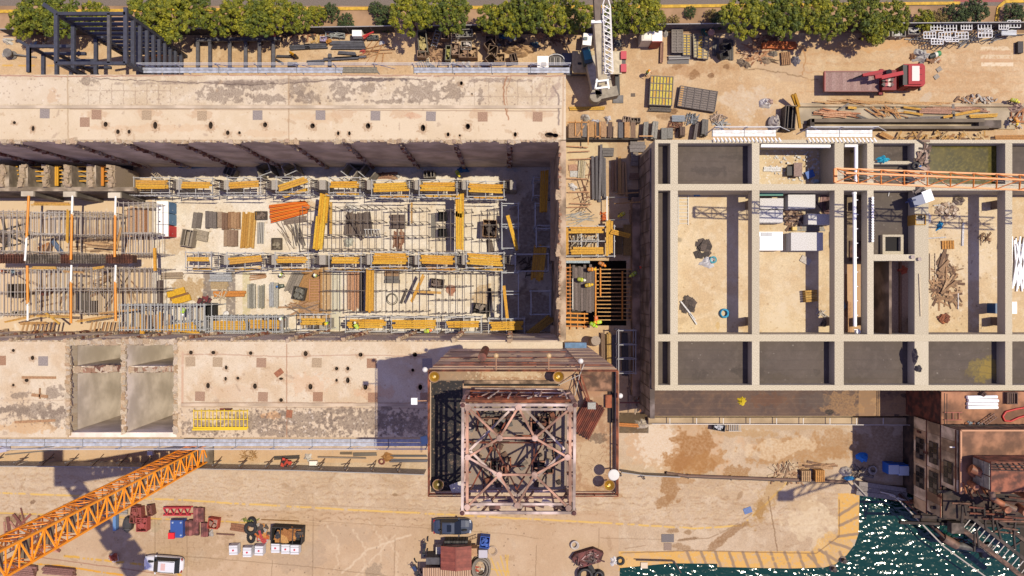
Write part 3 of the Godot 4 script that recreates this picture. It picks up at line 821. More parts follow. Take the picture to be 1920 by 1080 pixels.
# rusty block with the pink lattice tower
func lathe_part(called:String,parent:Node,at:Vector3,prof:Array,mt:Material,sides:=16)->MeshInstance3D:
	var g:=Geo.new()
	g.lathe(Transform3D(Basis(),at),prof,sides)
	return geo(called,g,mt,parent)
func tube_part(called:String,parent:Node,a:Vector3,b:Vector3,r:float,mt:Material,sides:=6)->MeshInstance3D:
	var g:=Geo.new()
	g.tube(a,b,r,sides)
	return geo(called,g,mt,parent)
func bar_part(called:String,parent:Node,a:Vector3,b:Vector3,w:float,h:float,mt:Material)->MeshInstance3D:
	var g:=Geo.new()
	g.bar(a,b,w,h)
	return geo(called,g,mt,parent)
func rusty_block()->void:
	var t:=thing("rusty_block","tall weathered concrete block rimmed with rusty rails beside the open pit","tower base")
	var tan:=mat("d2b496",0.92,"dirt",0.0,0.68)
	var tan2:=mat("ddc0a0",0.92,"dirt",0.0,0.68)
	var rust:=mat("b0623c",0.85,"rust")
	var rust2:=mat("94482c",0.85,"rust")
	var x0:=-6.35
	var x1:=8.05
	var z0:=6.3
	var z1:=15.8
	part_box("shell",t,Vector3((x0+x1)/2,13.4,(z0+z1)/2+0.05),Vector3(x1-x0-0.1,26.8,z1-z0-0.1),tan)
	for k in 12:
		var y:=10.8+k*1.42
		part_box("face_course",t,Vector3(-0.4,y,z0+0.0+0.03*(k%3)),Vector3(11.8,1.38,0.18),[tan,tan2,mat("c4a68a",0.92,"dirt",0.0,0.68)][k%3])
		part_box("face_course",t,Vector3(6.75,y-0.3,z0-0.06+0.02*(k%2)),Vector3(2.5,1.4,0.2),[tan2,mat("cfae90",0.92,"dirt",0.0,0.68)][k%2])
	for k in 3:
		part_box("face_course",t,Vector3(6.9,9-k*3.0,z0-0.04),Vector3(2.2,2.9,0.2),tan2)
	for q in [[15.0,-5.9,5.2],[20.6,-6.2,5.4],[24.6,-5.0,3.0],[26.2,-6.2,7.9]]:
		bar_part("face_pipe",t,Vector3(q[1],q[0],z0-0.22),Vector3(q[2],q[0]-0.3,z0-0.2),0.07,0.07,rust)
	part_box("blue_sheet",t,Vector3(6.5,10.3,z0-0.45),Vector3(2.2,0.06,0.55),mat("6d96bd",0.7,"grain"))
	tube_part("vent_pipe",t,Vector3(-2.45,17.0,z0-0.62),Vector3(-2.45,24.0,z0-0.62),0.36,mat("9c4a34",0.6,"rust"),12)
	part_box("outer_strip",t,Vector3(x1+0.12,24,11.0),Vector3(0.2,6.5,9.2),tan2)
	# deck, in two tones, behind a low rim
	var p:=Paint.new(self,795,680,1165,935,BT-0.4,1.5)
	p.base("c7a27c","b58d68","dcc09c",0.02,0.06,101,0.08)
	p.rect(795,712,868,935,"2a2725",0.97,0.03,0.1); p.rect(795,680,900,714,"a98f70",0.8,0.2)
	for k in 26:
		p.blot(rng.randf_range(808,862),rng.randf_range(725,905),rng.randf_range(1,4),rng.randf_range(1,6),rng.randf()*90,"8d745a",0.6,0.8,0.2)
	p.specks(260,805,716,864,915,"a88c6c",0.7,1.6,103); p.specks(260,870,684,1040,714,"f0dfc0",0.8,1.8,104); p.blot(960,700,70,8,0,"e6d0ac",0.8,0.7,0.1)
	p.blot(1110,860,34,50,0,"d9bf98",0.85,0.6,0.06); p.blot(1120,820,20,10,0,"5c4a3a",0.7,0.7,0.1); p.blot(1110,720,30,24,0,"c58f68",0.7,0.6); p.rect(1086,690,1150,745,"c09472",0.6,0.2)
	for k in 30:
		var a:=Vector2(rng.randf_range(1085,1150),rng.randf_range(830,910))
		p.line([a,a+Vector2(rng.randf_range(-14,14),rng.randf_range(-14,14))],0.7,"8d6d4c",0.6,2.0)
	p.rect(880,757,1066,925,"a08f80",0.9,0.06,0.08)
	var g:=Geo.new()
	g.bx(Vector3((x0+x1)/2,BT-0.5,(z0+z1)/2),Vector3(x1-x0-0.2,0.3,z1-z0-0.2))
	geo("deck",g,p.material(0.9),t)
	for q in [[x0,z0,x1,z0],[x0,z1,-3.2,z1],[4.5,z1,x1,z1],[x0,z0,x0,z1],[x1,z0,x1,z1]]:
		var a:=Vector3(q[0],BT-0.25,q[1])
		var b:=Vector3(q[2],BT-0.25,q[3])
		bar_part("rim",t,a,b,0.2,0.5,tan2)
		bar_part("rail",t,a+Vector3(0,0.4,0),b+Vector3(0,0.4,0),0.12,0.1,rust)
		bar_part("rail",t,a+Vector3(0,0.95,0),b+Vector3(0,0.95,0),0.08,0.08,rust)
		var n:=int(a.distance_to(b)/1.6)
		for i in n+1:
			bar_part("rail_post",t,a.lerp(b,float(i)/n)+Vector3(0,0.2,0),a.lerp(b,float(i)/n)+Vector3(0,0.95,0),0.07,0.07,rust2)
	part_box("deck_plate",t,W(1118,715,BT-0.2),Vector3(2.4,0.25,1.5),mat("b98a68",0.85,"rust"))
	part_box("deck_plate",t,W(1141,752,BT-0.2),Vector3(0.5,0.3,1.0),mat("b5643c",0.85,"rust"))
	part_box("deck_slot",t,W(1146,745,BT-0.26),Vector3(0.45,0.12,3.9),mat("2b1f1a",0.9))
	part_box("deck_beam",t,W(960,716,BT-0.2),Vector3(7.4,0.3,0.25),mat("c8a888",0.9,"rust"))
	part_box("gap_shade_strip",t,W(960,721,BT-0.3),Vector3(7.4,0.12,0.2),mat("1f1916",0.9))  # solid near-black strip, shade of a gap put into the colour
	# lamp dishes on short posts
	var brass:=mat("d8a83c",0.35,"",0.6)
	var lamps:=[["brass lamp dish on the northwest corner of the rusty block",815,706,0.6,brass],["brass lamp dish on the block rim north of the pink tower",1047,706,0.8,brass],["brass lamp dish beside the white disc on the block",1142,909,1.0,brass],["dull brass lamp dish on the block's dark west deck",822,908,0.5,mat("8a7430",0.5,"",0.5)],["flat white disc on a post at the block's southeast corner",1151,891,1.7,mat("f0ece4",0.6,"",0.0,0.5)]]
	for q in lamps:
		var at:Vector3=W(q[1],q[2],BT+q[3])
		var l:=thing("deck_lamp",q[0],"lamp",Vector3(at.x,BT-0.35,at.z))
		tube_part("post",l,Vector3.ZERO,Vector3(0,q[3]+0.3,0),0.05,rust2)
		if q[3]<1.5:
			lathe_part("dish",l,Vector3(0,q[3]+0.3,0),[Vector2(0.06,0.0),Vector2(0.16,0.02),Vector2(0.38,0.2),Vector2(0.42,0.22),Vector2(0.4,0.18),Vector2(0.1,-0.06)],q[4])
			lathe_part("rim_ring",l,Vector3(0,q[3]+0.3,0),[Vector2(0.38,0.2),Vector2(0.44,0.25),Vector2(0.44,0.18)],mat("b98f6a",0.7))
			lathe_part("bulb",l,Vector3(0,q[3]+0.34,0),[Vector2(0.0,0.16),Vector2(0.09,0.12),Vector2(0.11,0.04),Vector2(0.08,-0.02)],mat("ffe9a0",0.3))
		else:
			lathe_part("disc",l,Vector3(0,q[3]+0.3,0),[Vector2(0.0,0.05),Vector2(0.36,0.03),Vector2(0.42,0.0),Vector2(0.42,-0.06),Vector2(0.0,-0.08)],q[4],20)
	# white floodlights on arms
	for q in [["round white lamp on an arm off the block's west rail",797,693,0.9],["square white floodlight on an arm over the caisson deck",777,752,0.6],["small floodlight on a mast above the block's north face",1029,667,0.0],["pale floodlight on a mast near the rust red vent pipe",930,667,0.0],["white lamp leaning off the block's northeast corner",1089,677,0.6],["pale twin lamp off the block's east rail",1163,742,0.5]]:
		var at:Vector3=W(q[1],q[2],BT+0.6)
		var l:=thing("floodlight",q[0],"floodlight",at)
		var inx:=clampf(at.x,x0,x1)
		var inz:=clampf(at.z,z0,z1)
		tube_part("arm",l,Vector3(inx-at.x,-0.2,inz-at.z),Vector3(0,-0.05,0),0.045,mat("c89a78",0.8))
		if q[1]==777:
			part_box("lamp_head",l,Vector3(0,0,0),Vector3(0.46,0.3,0.5),mat("e8ecea",0.5,"",0.0,0.7))
		else:
			lathe_part("lamp_head",l,Vector3.ZERO,[Vector2(0.0,0.16),Vector2(0.12,0.14),Vector2(0.2,0.05),Vector2(0.17,-0.1),Vector2(0.0,-0.12)],mat("e2dfd8" if q[3]>0.0 else "c9a878",0.5,"",0.0,0.6),12)
	# loose sheets
	var sh:=thing("corrugated_sheet","rusty corrugated sheet lying askew east of the pink tower","metal sheet",W(1101,787,BT-0.1),-28)
	for k in 12:
		var gg:=Geo.new()
		gg.tube(Vector3(-0.78+k*0.14,0,-1.5+(k%3)*0.07),Vector3(-0.78+k*0.14,0.05,1.2+(k%2)*0.12),0.075,6)
		geo("rib",gg,mat(["9c4a30","8b4029","a85a3c"][k%3],0.8,"rust"),sh)
	tag(bar_part("white_board",self,W(846,920,BT),W(868,912,BT),0.9,0.05,mat("e9e2d6",0.8,"fine",0.0,0.6)),"pale sheet of board overhanging the block's south rail","board")
	var dv:=thing("davit","rusty davit boom with a pale winch box on the block","davit",W(1085,700,BT-0.3))
	bar_part("boom",dv,Vector3(0.1,0.6,0),W(1108,760,BT+0.8)-dv.position,0.14,0.14,rust)
	bar_part("boom",dv,Vector3(-0.2,0.6,0.1),W(1104,758,BT+0.8)-dv.position,0.1,0.1,rust2)
	part_box("winch_box",dv,W(1109,760,BT+0.9)-dv.position,Vector3(0.6,0.5,0.5),mat("b9b9b0",0.5,"fine"))
	for k in 5:
		bar_part("stay",dv,Vector3(0,0.9,0),Vector3([-1.6,-0.7,0.4,1.2,-0.3][k],0.1,[0.9,1.3,-0.7,0.3,1.7][k]),0.05,0.05,mat(["d9d2c6","6e3c28"][k%2],0.7))
	# the lattice tower
	var tw:=thing("lattice_tower","pink rusty lattice tower with star bracing on the block","lattice tower",W(971,840,BT-0.35))
	var o:=tw.position
	var pink:=mat("f2cbb8",0.75,"stain")
	var pale:=mat("fae2d6",0.75,"stain")
	var orange:=mat("f0b89a",0.75,"stain")
	var top:=func(px:float,py:float)->Vector3:return W(px,py,TT)-o
	var low:=func(px:float,py:float)->Vector3:
		var a:=W(px,py,TT)-o
		return Vector3(a.x,0.1,a.z)
	var ring:=[[868,759],[1078,759],[1076,961],[867,961]]
	for k in 4:
		var a:Array=ring[k]
		var b:Array=ring[(k+1)%4]
		for q in [[TT,0.19,pale],[TT-1.8,0.16,pink],[TT-3.4,0.16,orange],[TT-5.0,0.2,pink]]:
			var dy:float=q[0]-TT
			bar_part("ring_beam",tw,top.call(a[0],a[1])+Vector3(0,dy,0),top.call(b[0],b[1])+Vector3(0,dy,0),q[1],q[1],q[2])
		bar_part("corner_post",tw,top.call(a[0],a[1])+Vector3(0,0.1,0),low.call(a[0],a[1]),0.34,0.34,pink)
		lathe_part("cap",tw,top.call(a[0],a[1])+Vector3(0,0.14,0),[Vector2(0.0,0.1),Vector2(0.14,0.08),Vector2(0.16,0.0)],mat("5a2620",0.7),10)
		for i in 6:
			var u:=(i+0.0)/6.0
			var v:=(i+1.0)/6.0
			var pa:Vector3=top.call(a[0],a[1]).lerp(top.call(b[0],b[1]),u)
			var pb:Vector3=top.call(a[0],a[1]).lerp(top.call(b[0],b[1]),v)
			if i%2==0:
				bar_part("face_brace",tw,pa,pb+Vector3(0,-5.2,0),0.12,0.12,pink)
				bar_part("face_brace",tw,pb,pa+Vector3(0,-5.2,0),0.12,0.12,orange)
			elif i<5:
				bar_part("face_post",tw,pa,pa+Vector3(0,-5.3,0),0.14,0.14,pink)
	# racks of rusty sections stacked against the north face
	for k in 12:
		var y:=TT-0.5-k*0.42
		bar_part("rack_beam",tw,top.call(871+(k*7)%13,754)+Vector3(0,y-TT,0.0-0.06*(k%3)),top.call(1071-(k*5)%17,754)+Vector3(0,y-TT,-0.05*(k%2)),0.22,0.16,[rust,rust2,mat("c04f28",0.8,"rust"),pale][k%4])
	for k in 16:
		var u:=878+k*12.4
		bar_part("rack_stub",tw,top.call(u,752)+Vector3(0,-0.3-(k%3)*0.5,-0.15),top.call(u+(k%5)*6,752)+Vector3(0,-1.6-(k%4)*0.8,-0.1),0.1,0.1,[pale,rust2,pink][k%3])
	# east and west faces: walkway grid seen edge on
	for sx in [876,1069]:
		for k in 7:
			bar_part("walkway_rung",tw,top.call(sx-6,775+k*28)+Vector3(0,-0.2,0),top.call(sx+6,777+k*28)+Vector3(0,-0.2-(k%3)*0.3,0),0.1,0.06,[rust,pale][k%2])
		bar_part("inner_beam",tw,top.call(sx,760)+Vector3(0,-0.1,0),top.call(sx,960)+Vector3(0,-0.1,0),0.18,0.18,orange)
	for sy in [768,946]:
		bar_part("inner_beam",tw,top.call(872,sy)+Vector3(0,-0.14,0),top.call(1074,sy)+Vector3(0,-0.14,0),0.16,0.16,pale)
	# gusset sheets hanging in the south face
	for k in 9:
		var u:=885+k*21.0
		part_box("gusset",tw,top.call(u,950+(k%3)*3)+Vector3(0,-0.5-(k%2)*0.6,0),Vector3(0.8+0.3*(k%2),0.06,0.35),[mat("c49a94",0.8,"rust"),pale,mat("8d5f58",0.8,"rust")][k%3],0.5-k*0.13)
	# the star at the top
	var nd:={"A":[937,821],"B":[1003,821],"C":[936,890],"D":[1002,890],"N":[972,763],"S":[970,947],"W":[877,857],"E":[1064,857],"NW":[877,764],"NE":[1069,766],"SW":[876,950],"SE":[1066,952]}
	for q in [["A","N",0],["B","N",0],["A","W",0],["C","W",1],["B","E",0],["D","E",0],["C","S",0],["D","S",0],["A","B",0],["C","D",0],["A","NW",0],["B","NE",0],["C","SW",0],["D","SE",0]]:
		bar_part("star_brace",tw,top.call(nd[q[0]][0],nd[q[0]][1]),top.call(nd[q[1]][0],nd[q[1]][1]),0.14,0.14,[orange,pink][q[2]])
	for q in nd:
		lathe_part("node",tw,top.call(nd[q][0],nd[q][1])+Vector3(0,-0.12,0),[Vector2(0.0,0.26),Vector2(0.22,0.24),Vector2(0.26,0.0),Vector2(0.0,-0.02)],pink,8)
	for q in [["N","W",-2.0],["N","E",-2.0],["S","W",-2.0],["S","E",-2.0],["NW","S",-3.6],["NE","S",-3.6],["W","E",-4.4],["SW","N",-4.0]]:
		bar_part("lower_brace",tw,top.call(nd[q[0]][0],nd[q[0]][1])+Vector3(0,q[2],0),top.call(nd[q[1]][0],nd[q[1]][1])+Vector3(0,q[2],0),0.16 if q[2]>-3 else 0.1,0.14,pale if q[2]>-3 else rust2)
	# the tower floor: dark plates for openings, rusty joists and clutter
	for q in [[936,798,20,26],[1013,796,34,28],[934,876,28,26],[1018,876,38,22]]:
		part_box("opening_shade_plate",tw,W(q[0],q[1],BT-0.34)-o,Vector3(q[2]*0.041,0.03,q[3]*0.041),mat("14100e",0.95))  # near-black plates, the shade inside the openings put into their colour
		for e in [[0,-1],[0,1],[-1,0],[1,0]]:
			part_box("opening_curb",tw,W(q[0]+e[0]*q[2]/2.0,q[1]+e[1]*q[3]/2.0,BT-0.22)-o,Vector3(0.1 if e[0] else q[2]*0.041,0.25,0.1 if e[1] else q[3]*0.041-0.1),mat("b88062",0.8,"rust"))
	for k in 20:
		var a:=W(rng.randf_range(885,1055),rng.randf_range(775,915),BT+rng.randf_range(-0.2,1.2))-o
		var d:=Vector3(rng.randf_range(0.8,3.0),0,0) if k%2 else Vector3(0,0,rng.randf_range(0.8,3.0))
		bar_part("joist",tw,a,a+d,0.1,0.14,[rust,rust2,mat("c08a6c",0.8,"rust"),mat("6d625c",0.8,"rust"),mat("7a3c28",0.8,"rust")][k%5])
	for k in 70:
		var a:=W(rng.randf_range(885,1055),rng.randf_range(770,915),BT-0.2)-o
		part_box("scrap",tw,a,Vector3(rng.randf_range(0.15,0.7),rng.randf_range(0.1,0.4),rng.randf_range(0.15,0.5)),mat(["8a6a54","a98468","5d4a40","7e7a74","b06a48","c0b0a0"][k%6],0.85,"rust"),rng.randf()*3)
# the rusty vessel at the lower right
func ship()->void:
	var t:=thing("rusty_barge","rusty barge superstructure with windowed walls above the green water","barge")
	var wallc:=[mat("dcc6a0",0.85,"stain",0.0,0.75),mat("cbb088",0.85,"stain",0.0,0.75),mat("e0cdac",0.85,"stain",0.0,0.75),mat("bd9c74",0.85,"stain",0.0,0.75)]
	var deckm:=mat("c68a62",0.8,"stain")
	var rust:=mat("8a4a30",0.85,"rust")
	var dark:=mat("4d3a30",0.8,"rust")
	var x:=44.9
	part_box("hull_body",t,Vector3(x+17.4,0.9,19.0),Vector3(33.0,6.0,9.4),mat("5a4436",0.85,"rust"))
	part_box("lower_house",t,Vector3(x+16,6.3,19.25),Vector3(31.7,4.7,9.7),mat("5a4436",0.85,"rust"))
	part_box("upper_house",t,Vector3(x+16,10.1,17.4),Vector3(31.7,2.9,6.2),mat("a5805c",0.85,"rust"))
	part_box("north_deck",t,Vector3(x+15.9,8.63,12.65),Vector3(31.9,0.14,3.6),deckm)
	part_box("bulwark",t,Vector3(x+15.9,4.2,10.9),Vector3(31.9,8.6,0.2),rust)
	part_box("north_body",t,Vector3(x+15.9,4.2,12.7),Vector3(31.6,8.6,3.4),rust)
	part_box("roof",t,Vector3(x+15.9,11.6,17.4),Vector3(31.9,0.14,6.4),mat("bd8662",0.8,"stain"))
	for q in [[x,14.25,x,20.6,11.72],[x,14.25,x+30,14.25,11.72]]:
		bar_part("roof_edge",t,Vector3(q[0],q[4],q[1]),Vector3(q[2],q[4],q[3]),0.16,0.12,mat("e0a880",0.8))
	# panelled walls with their windows, three storeys towards the quay
	for st in 3:
		var y0:float=[3.9,6.3,8.75][st]
		var zs:=14.3
		var ze:float=[24.4,24.0,20.55][st]
		var n:=int((ze-zs)/1.15)
		for k in n:
			var z:=zs+(k+0.5)*(ze-zs)/n
			part_box("wall_plate",t,Vector3(x-0.06-0.02*((k+st)%2),y0+1.2,z),Vector3(0.12,2.34 if st<2 else 2.8,(ze-zs)/n-0.03),wallc[(k*3+st)%4])
		bar_part("belt",t,Vector3(x-0.14,y0+2.4,zs),Vector3(x-0.14,y0+2.4,ze),0.1,0.12,rust)
		for wz in [[17.6,20.75],[17.5,20.65],[18.9]][st]:
			var w:=part_box("window",t,Vector3(x-0.16,y0+1.25,wz),Vector3(0.1,1.5,2.3),mat("6b5a48",0.8,"rust"))
			for r in 2:
				for c in 4:
					part_box("pane",w,Vector3(-0.06,-0.34+r*0.68,-0.84+c*0.56),Vector3(0.03,0.56,0.46),mat("1b1a18" if (r+c)%3 else "6f6656",0.25))
	for k in 4:
		part_box("stain_strip",t,Vector3(x-0.2,5.0+k*1.2,15.8+k*2.0),Vector3(0.02,0.8,0.25),mat("7a4226",0.9,"rust"))
	tube_part("strip_lamp",t,Vector3(x-0.6,10.9,16.1),Vector3(x-0.1,11.0,16.1),0.07,mat("f5f0e6",0.5,"",0.0,0.7))
	# deck rails
	for k in 12:
		bar_part("rail_post",t,Vector3(x+0.3+k*0.9,8.7,14.2),Vector3(x+0.3+k*0.9,9.6,14.2),0.05,0.05,dark)
	for y in [9.2,9.6]:
		bar_part("rail",t,Vector3(x,y,14.2),Vector3(x+10.4,y,14.2),0.05,0.05,dark)
		bar_part("rail",t,Vector3(x-0.05,y,10.9),Vector3(x-0.05,y,14.2),0.05,0.05,dark)
	# machinery house on legs and the pipework
	var hx:=W(1853,0,14).x
	part_box("machine_house",t,Vector3(hx+4.2,13.1,W(0,888,14).z+0.2),Vector3(8.4,2.6,2.9),mat("b06848",0.8,"rust"))
	for k in 2:
		for r in 3:
			part_box("house_panel",t,Vector3(hx-0.05,12.3+r*0.8,W(0,888,14).z-0.45+k*1.3),Vector3(0.1,0.74,1.2),mat("a9a79c",0.7,"grain"))
	for k in 9:
		bar_part("roof_bar",t,Vector3(hx+0.4+k*0.55,14.5,W(0,866,14).z),Vector3(hx+0.9+k*0.6,14.55,W(0,880,14).z),0.07,0.07,dark)
	for k in 3:
		bar_part("roof_bar",t,Vector3(hx,14.65,W(0,868+k*5,14).z),Vector3(hx+6,14.65,W(0,872+k*5,14).z),0.06,0.06,dark)
	var pipem:=mat("d08458",0.6,"rust")
	var pts:=[[1820,878,12.8],[1838,886,13.0],[1852,897,13.0],[1858,915,12.8],[1862,935,12.6],[1880,945,12.4],[1905,955,12.4]]
	for i in pts.size()-1:
		var a:Array=pts[i]
		var b:Array=pts[i+1]
		tube_part("exhaust_pipe",t,W(a[0],a[1],a[2]),W(b[0],b[1],b[2]),0.3 if i>1 else 0.42,[pipem,mat("b9927a",0.6,"rust")][i%2],10)
	for q in [[1905,918,0.42,1.9],[1908,950,0.4,1.2],[1880,948,0.36,0.8],[1824,880,0.6,0.5],[1818,905,0.3,1.0],[1894,905,0.25,0.6]]:
		tube_part("valve",t,W(q[0],q[1],12.0),W(q[0],q[1],12.0)+Vector3(0,q[3],0.2),q[2],pipem,10)
	for k in 10:
		bar_part("roof_clutter",t,W(1806+k*5,905+(k*7)%20,11.8),W(1812+k*6,925+(k*5)%14,12.6),0.12,0.12,[pipem,dark,rust][k%3])
	for k in 30:
		var a:=W(rng.randf_range(1785,1925),rng.randf_range(928,1000),rng.randf_range(8.8,10.5))
		bar_part("deck_bar",t,a,a+(Vector3(rng.randf_range(1.0,3.4),0.1,rng.randf_range(-0.3,0.3)) if k%2 else Vector3(rng.randf_range(-0.3,0.3),rng.randf_range(-0.5,0.5),rng.randf_range(0.8,2.4))),0.16,0.16,[dark,rust,mat("3a2e28",0.8),mat("9a6a50",0.8,"rust")][k%4])
	for k in 7:
		bar_part("roof_rail",t,Vector3(x+2.2+k*0.5,11.7,17.4),Vector3(x+2.4+k*0.5,12.6,17.6),0.05,0.05,rust)
	# dark truss on the south side, over the water
	part_box("added_dark_deck",t,Vector3(x+18.5,1.6,25.5),Vector3(33,0.3,3.2),mat("4a362a",0.85,"rust"))  # added deck, dark to carry the shade that lies over this corner
	for k in 8:
		var xa:=x+0.6+k*1.7
		bar_part("truss_brace",t,Vector3(xa,8.4,21.4),Vector3(xa+1.7,3.2,25.0),0.2,0.2,dark)
		bar_part("truss_brace",t,Vector3(xa+1.7,8.4,21.4),Vector3(xa,3.2,25.0),0.18,0.18,dark)
		bar_part("truss_post",t,Vector3(xa,8.6,23.0),Vector3(xa,-2.0,25.4),0.22,0.22,rust)
	for y in [[8.8,21.2],[7.8,23.2],[4.6,25.2],[1.9,26.8]]:
		bar_part("truss_chord",t,Vector3(x-0.6,y[0],y[1]),Vector3(x+24,y[0],y[1]+0.8),0.3,0.3,dark)
	# deck crane of the barge, its jib high over the quay corner
	var c:=thing("deck_crane","tall brown crane mast on the barge deck with jib swung to the quay","crane",Vector3(63,11.6,17.0))
	tube_part("mast",c,Vector3.ZERO,Vector3(0,24.5,0),0.7,rust,10)
	part_box("crane_house",c,Vector3(0,24.5,0),Vector3(2.4,2.0,2.2),dark)
	var j0:=Vector3(-1,24.0,0)
	var j1:=Vector3(-16.2,23.6,5.0)
	for s2 in [-0.5,0.5]:
		bar_part("jib_chord",c,j0+Vector3(0,0,s2),j1+Vector3(0,0,s2),0.22,0.3,rust)
	for k in 12:
		bar_part("jib_brace",c,j0.lerp(j1,k/12.0)+Vector3(0,0,-0.5),j0.lerp(j1,(k+1)/12.0)+Vector3(0,0,0.5),0.14,0.14,rust)
	part_box("jib_head",c,j1,Vector3(1.6,0.9,1.2),dark)
	# sloping boom with its ladder
	var bo:=thing("ladder_boom","long sloping steel boom with a ladder over the green water","boom",W(1795,985,2.5))
	var e:=W(1930,1092,2.5)-bo.position
	var side:=Vector3(0.9,0,-1.1)
	bar_part("rail",bo,Vector3.ZERO,e,0.5,0.5,mat("8d6a58",0.8,"rust"))
	bar_part("rail",bo,side*1.2,e+side*1.2,0.35,0.35,mat("5a4a44",0.8,"rust"))
	bar_part("rail",bo,side*2.4+Vector3(0.6,0,0.6),e+side*2.4,0.4,0.4,mat("6d5648",0.8,"rust"))
	for k in 14:
		var u:=(k+1.0)/15.0
		bar_part("rung",bo,e*u,e*u+side*1.2,0.09,0.09,mat("d8cfc6",0.6))
	for k in 4:
		bar_part("rung",bo,side*1.2+e*(0.1+k*0.25),side*2.4+e*(0.16+k*0.25),0.16,0.16,dark)
	part_box("end_box",bo,Vector3(-0.2,0,0.2),Vector3(1.4,0.8,1.2),mat("7a6a60",0.8,"rust"))
	# mooring gear
	var m:=thing("mooring_strut","rusty mooring arm with a grey joint reaching over the water","mooring arm",W(1684,926,0.6))
	var j:=W(1776,1013,0.6)-m.position
	tube_part("strut",m,Vector3.ZERO,j,0.2,rust,8)
	tube_part("joint",m,j+Vector3(-0.5,0,-0.3),j+Vector3(1.1,0,0.6),0.5,mat("a07a68",0.7,"rust"),10)
	tube_part("sleeve",m,j+Vector3(0.8,0,0.5),W(1842,1030,0.6)-m.position,0.42,mat("7d7a78",0.6,"rust"),10)
	part_box("end_plate",m,W(1848,1031,0.6)-m.position,Vector3(1.4,0.6,1.5),mat("6d6866",0.7,"rust"),0.2)
	for k in 5:
		var u:=0.2+k*0.18
		lathe_part("band",m,j.lerp(W(1842,1030,0.6)-m.position,u)+Vector3(0,-0.1,0),[Vector2(0.5,0.2),Vector2(0.56,0.1),Vector2(0.5,0.0)],rust,8)
	var ropes:=[["pale mooring rope stretched from the quay corner across the water",[[1651,922],[1676,928],[1770,1025],[1860,1090]],"cfc6ba"],["grey cable beside the mooring rope ending at the barge wall",[[1600,904],[1625,930]],"b9b0a4"],["pair of pale ropes tied to the foot of the barge",[[1668,928],[1739,952]],"d9d0c4"],["thin dark brown mooring chain under the grey joint",[[1690,926],[1715,955],[1772,1010]],"4a3a30"]]
	for q in ropes:
		var g:=Geo.new()
		for i in q[1].size()-1:
			g.tube(W(q[1][i][0],q[1][i][1],0.9),W(q[1][i+1][0],q[1][i+1][1],0.9),0.09,6)
		tag(geo("mooring_rope",g,mat(q[2],0.8)),q[0],"rope")
# a kit of things found on the site
const YEL:=["f7bb2c","f2b02a","fac43a","eda52a"]
const TIMB:=["d9ad78","cfa06a","e2bb8a","c4935e"]
const GREYW:=["8d8177","7c7068","9b9087","6d625c"]
const BRN:=["8a6a52","775843","9a7a60","6b4f3e"]
const STEEL:=["5b5a60","4d4d55","67666b"]
const TUBE:="cfcdcc"
func planks(called:String,label:String,cat:String,px:float,py:float,base:float,ln:float,wd:float,deg:float,n:int,layers:int,hexes:Array,group:="",th:=0.12,tex:="wood",fan:=0.0)->Node3D:
	var m:=mpp(base+th*layers)
	var at:=W(px,py,base+th*layers)
	var t:=thing(called,label,cat,Vector3(at.x,base,at.z),deg,group)
	var w:=wd*m/n
	for l in layers:
		for i in n:
			var L:=ln*m*(1.0 if n==1 else rng.randf_range(0.88,1.03))
			var o:=part_box("plank",t,Vector3(rng.randf_range(-0.03,0.03)*ln*m,th*(l+0.5),(i-(n-1)*0.5)*w),Vector3(L,th-0.012,w-0.025),mat(hexes[rng.randi()%hexes.size()],0.75,tex),rng.randf_range(-0.012,0.012)+fan*(i-(n-1)*0.5))
			o.position.y+=0.004*(i%2)
	return t
func pipes(called:String,label:String,cat:String,px:float,py:float,base:float,ln:float,wd:float,deg:float,n:int,hex:String,group:="",rough:=0.5,metal:=0.0,gain:=0.5)->Node3D:
	var at:=W(px,py,base+0.1)
	var m:=mpp(base+0.1)
	var t:=thing(called,label,cat,Vector3(at.x,base,at.z),deg,group)
	var r:=wd*m/n*0.5
	var key:="pipe%.2f_%.3f"%[ln*m,r]
	if not cmesh.has(key):
		var g:=Geo.new()
		g.tube(Vector3(-ln*m*0.5,0,0),Vector3(ln*m*0.5,0,0),r*0.97,10)
		cmesh[key]=g.mesh()
	for i in n:
		obj("pipe",cmesh[key],mat(hex,rough,"",metal,gain*rng.randf_range(0.9,1.05)),t,Transform3D(Basis(Vector3.UP,rng.randf_range(-0.015,0.015)),Vector3(rng.randf_range(-0.02,0.02)*ln*m,r,(i-(n-1)*0.5)*r*2)))
	return t
func panel_stack(label:String,px:float,py:float,base:float,ln:float,wd:float,deg:float,nx:int,nz:int,sheets:int,frame:String,fill:String,group:="",fill2:="")->Node3D:
	var h:=sheets*0.16
	var at:=W(px,py,base+h)
	var m:=mpp(base+h)
	var t:=thing("formwork_panels",label,"formwork",Vector3(at.x,base,at.z),deg,group)
	var L:=ln*m
	var D:=wd*m
	for k in sheets-1:
		part_box("panel",t,Vector3(rng.randf_range(-0.08,0.08),0.08+k*0.16,rng.randf_range(-0.08,0.08)),Vector3(L,0.14,D),mat(GREYW[k%4],0.8,"wood"))
	var y:=h-0.16
	for i in nx:
		for j in nz:
			part_box("infill",t,Vector3((i+0.5)*L/nx-L/2,y+0.05+rng.randf_range(0,0.02),(j+0.5)*D/nz-D/2),Vector3(L/nx-0.12,0.08,D/nz-0.1),mat(fill if fill2=="" or (i+j*2)%5 else fill2,0.7,"wood"))
	for i in nx+1:
		part_box("rib",t,Vector3(i*L/nx-L/2,y+0.1,0),Vector3(0.09,0.16,D+0.06),mat(frame,0.7,"wood"))
	for j in nz+1:
		part_box("rib",t,Vector3(0,y+0.09,j*D/nz-D/2),Vector3(L-0.06,0.13,0.09),mat(frame,0.7,"wood"))
	return t
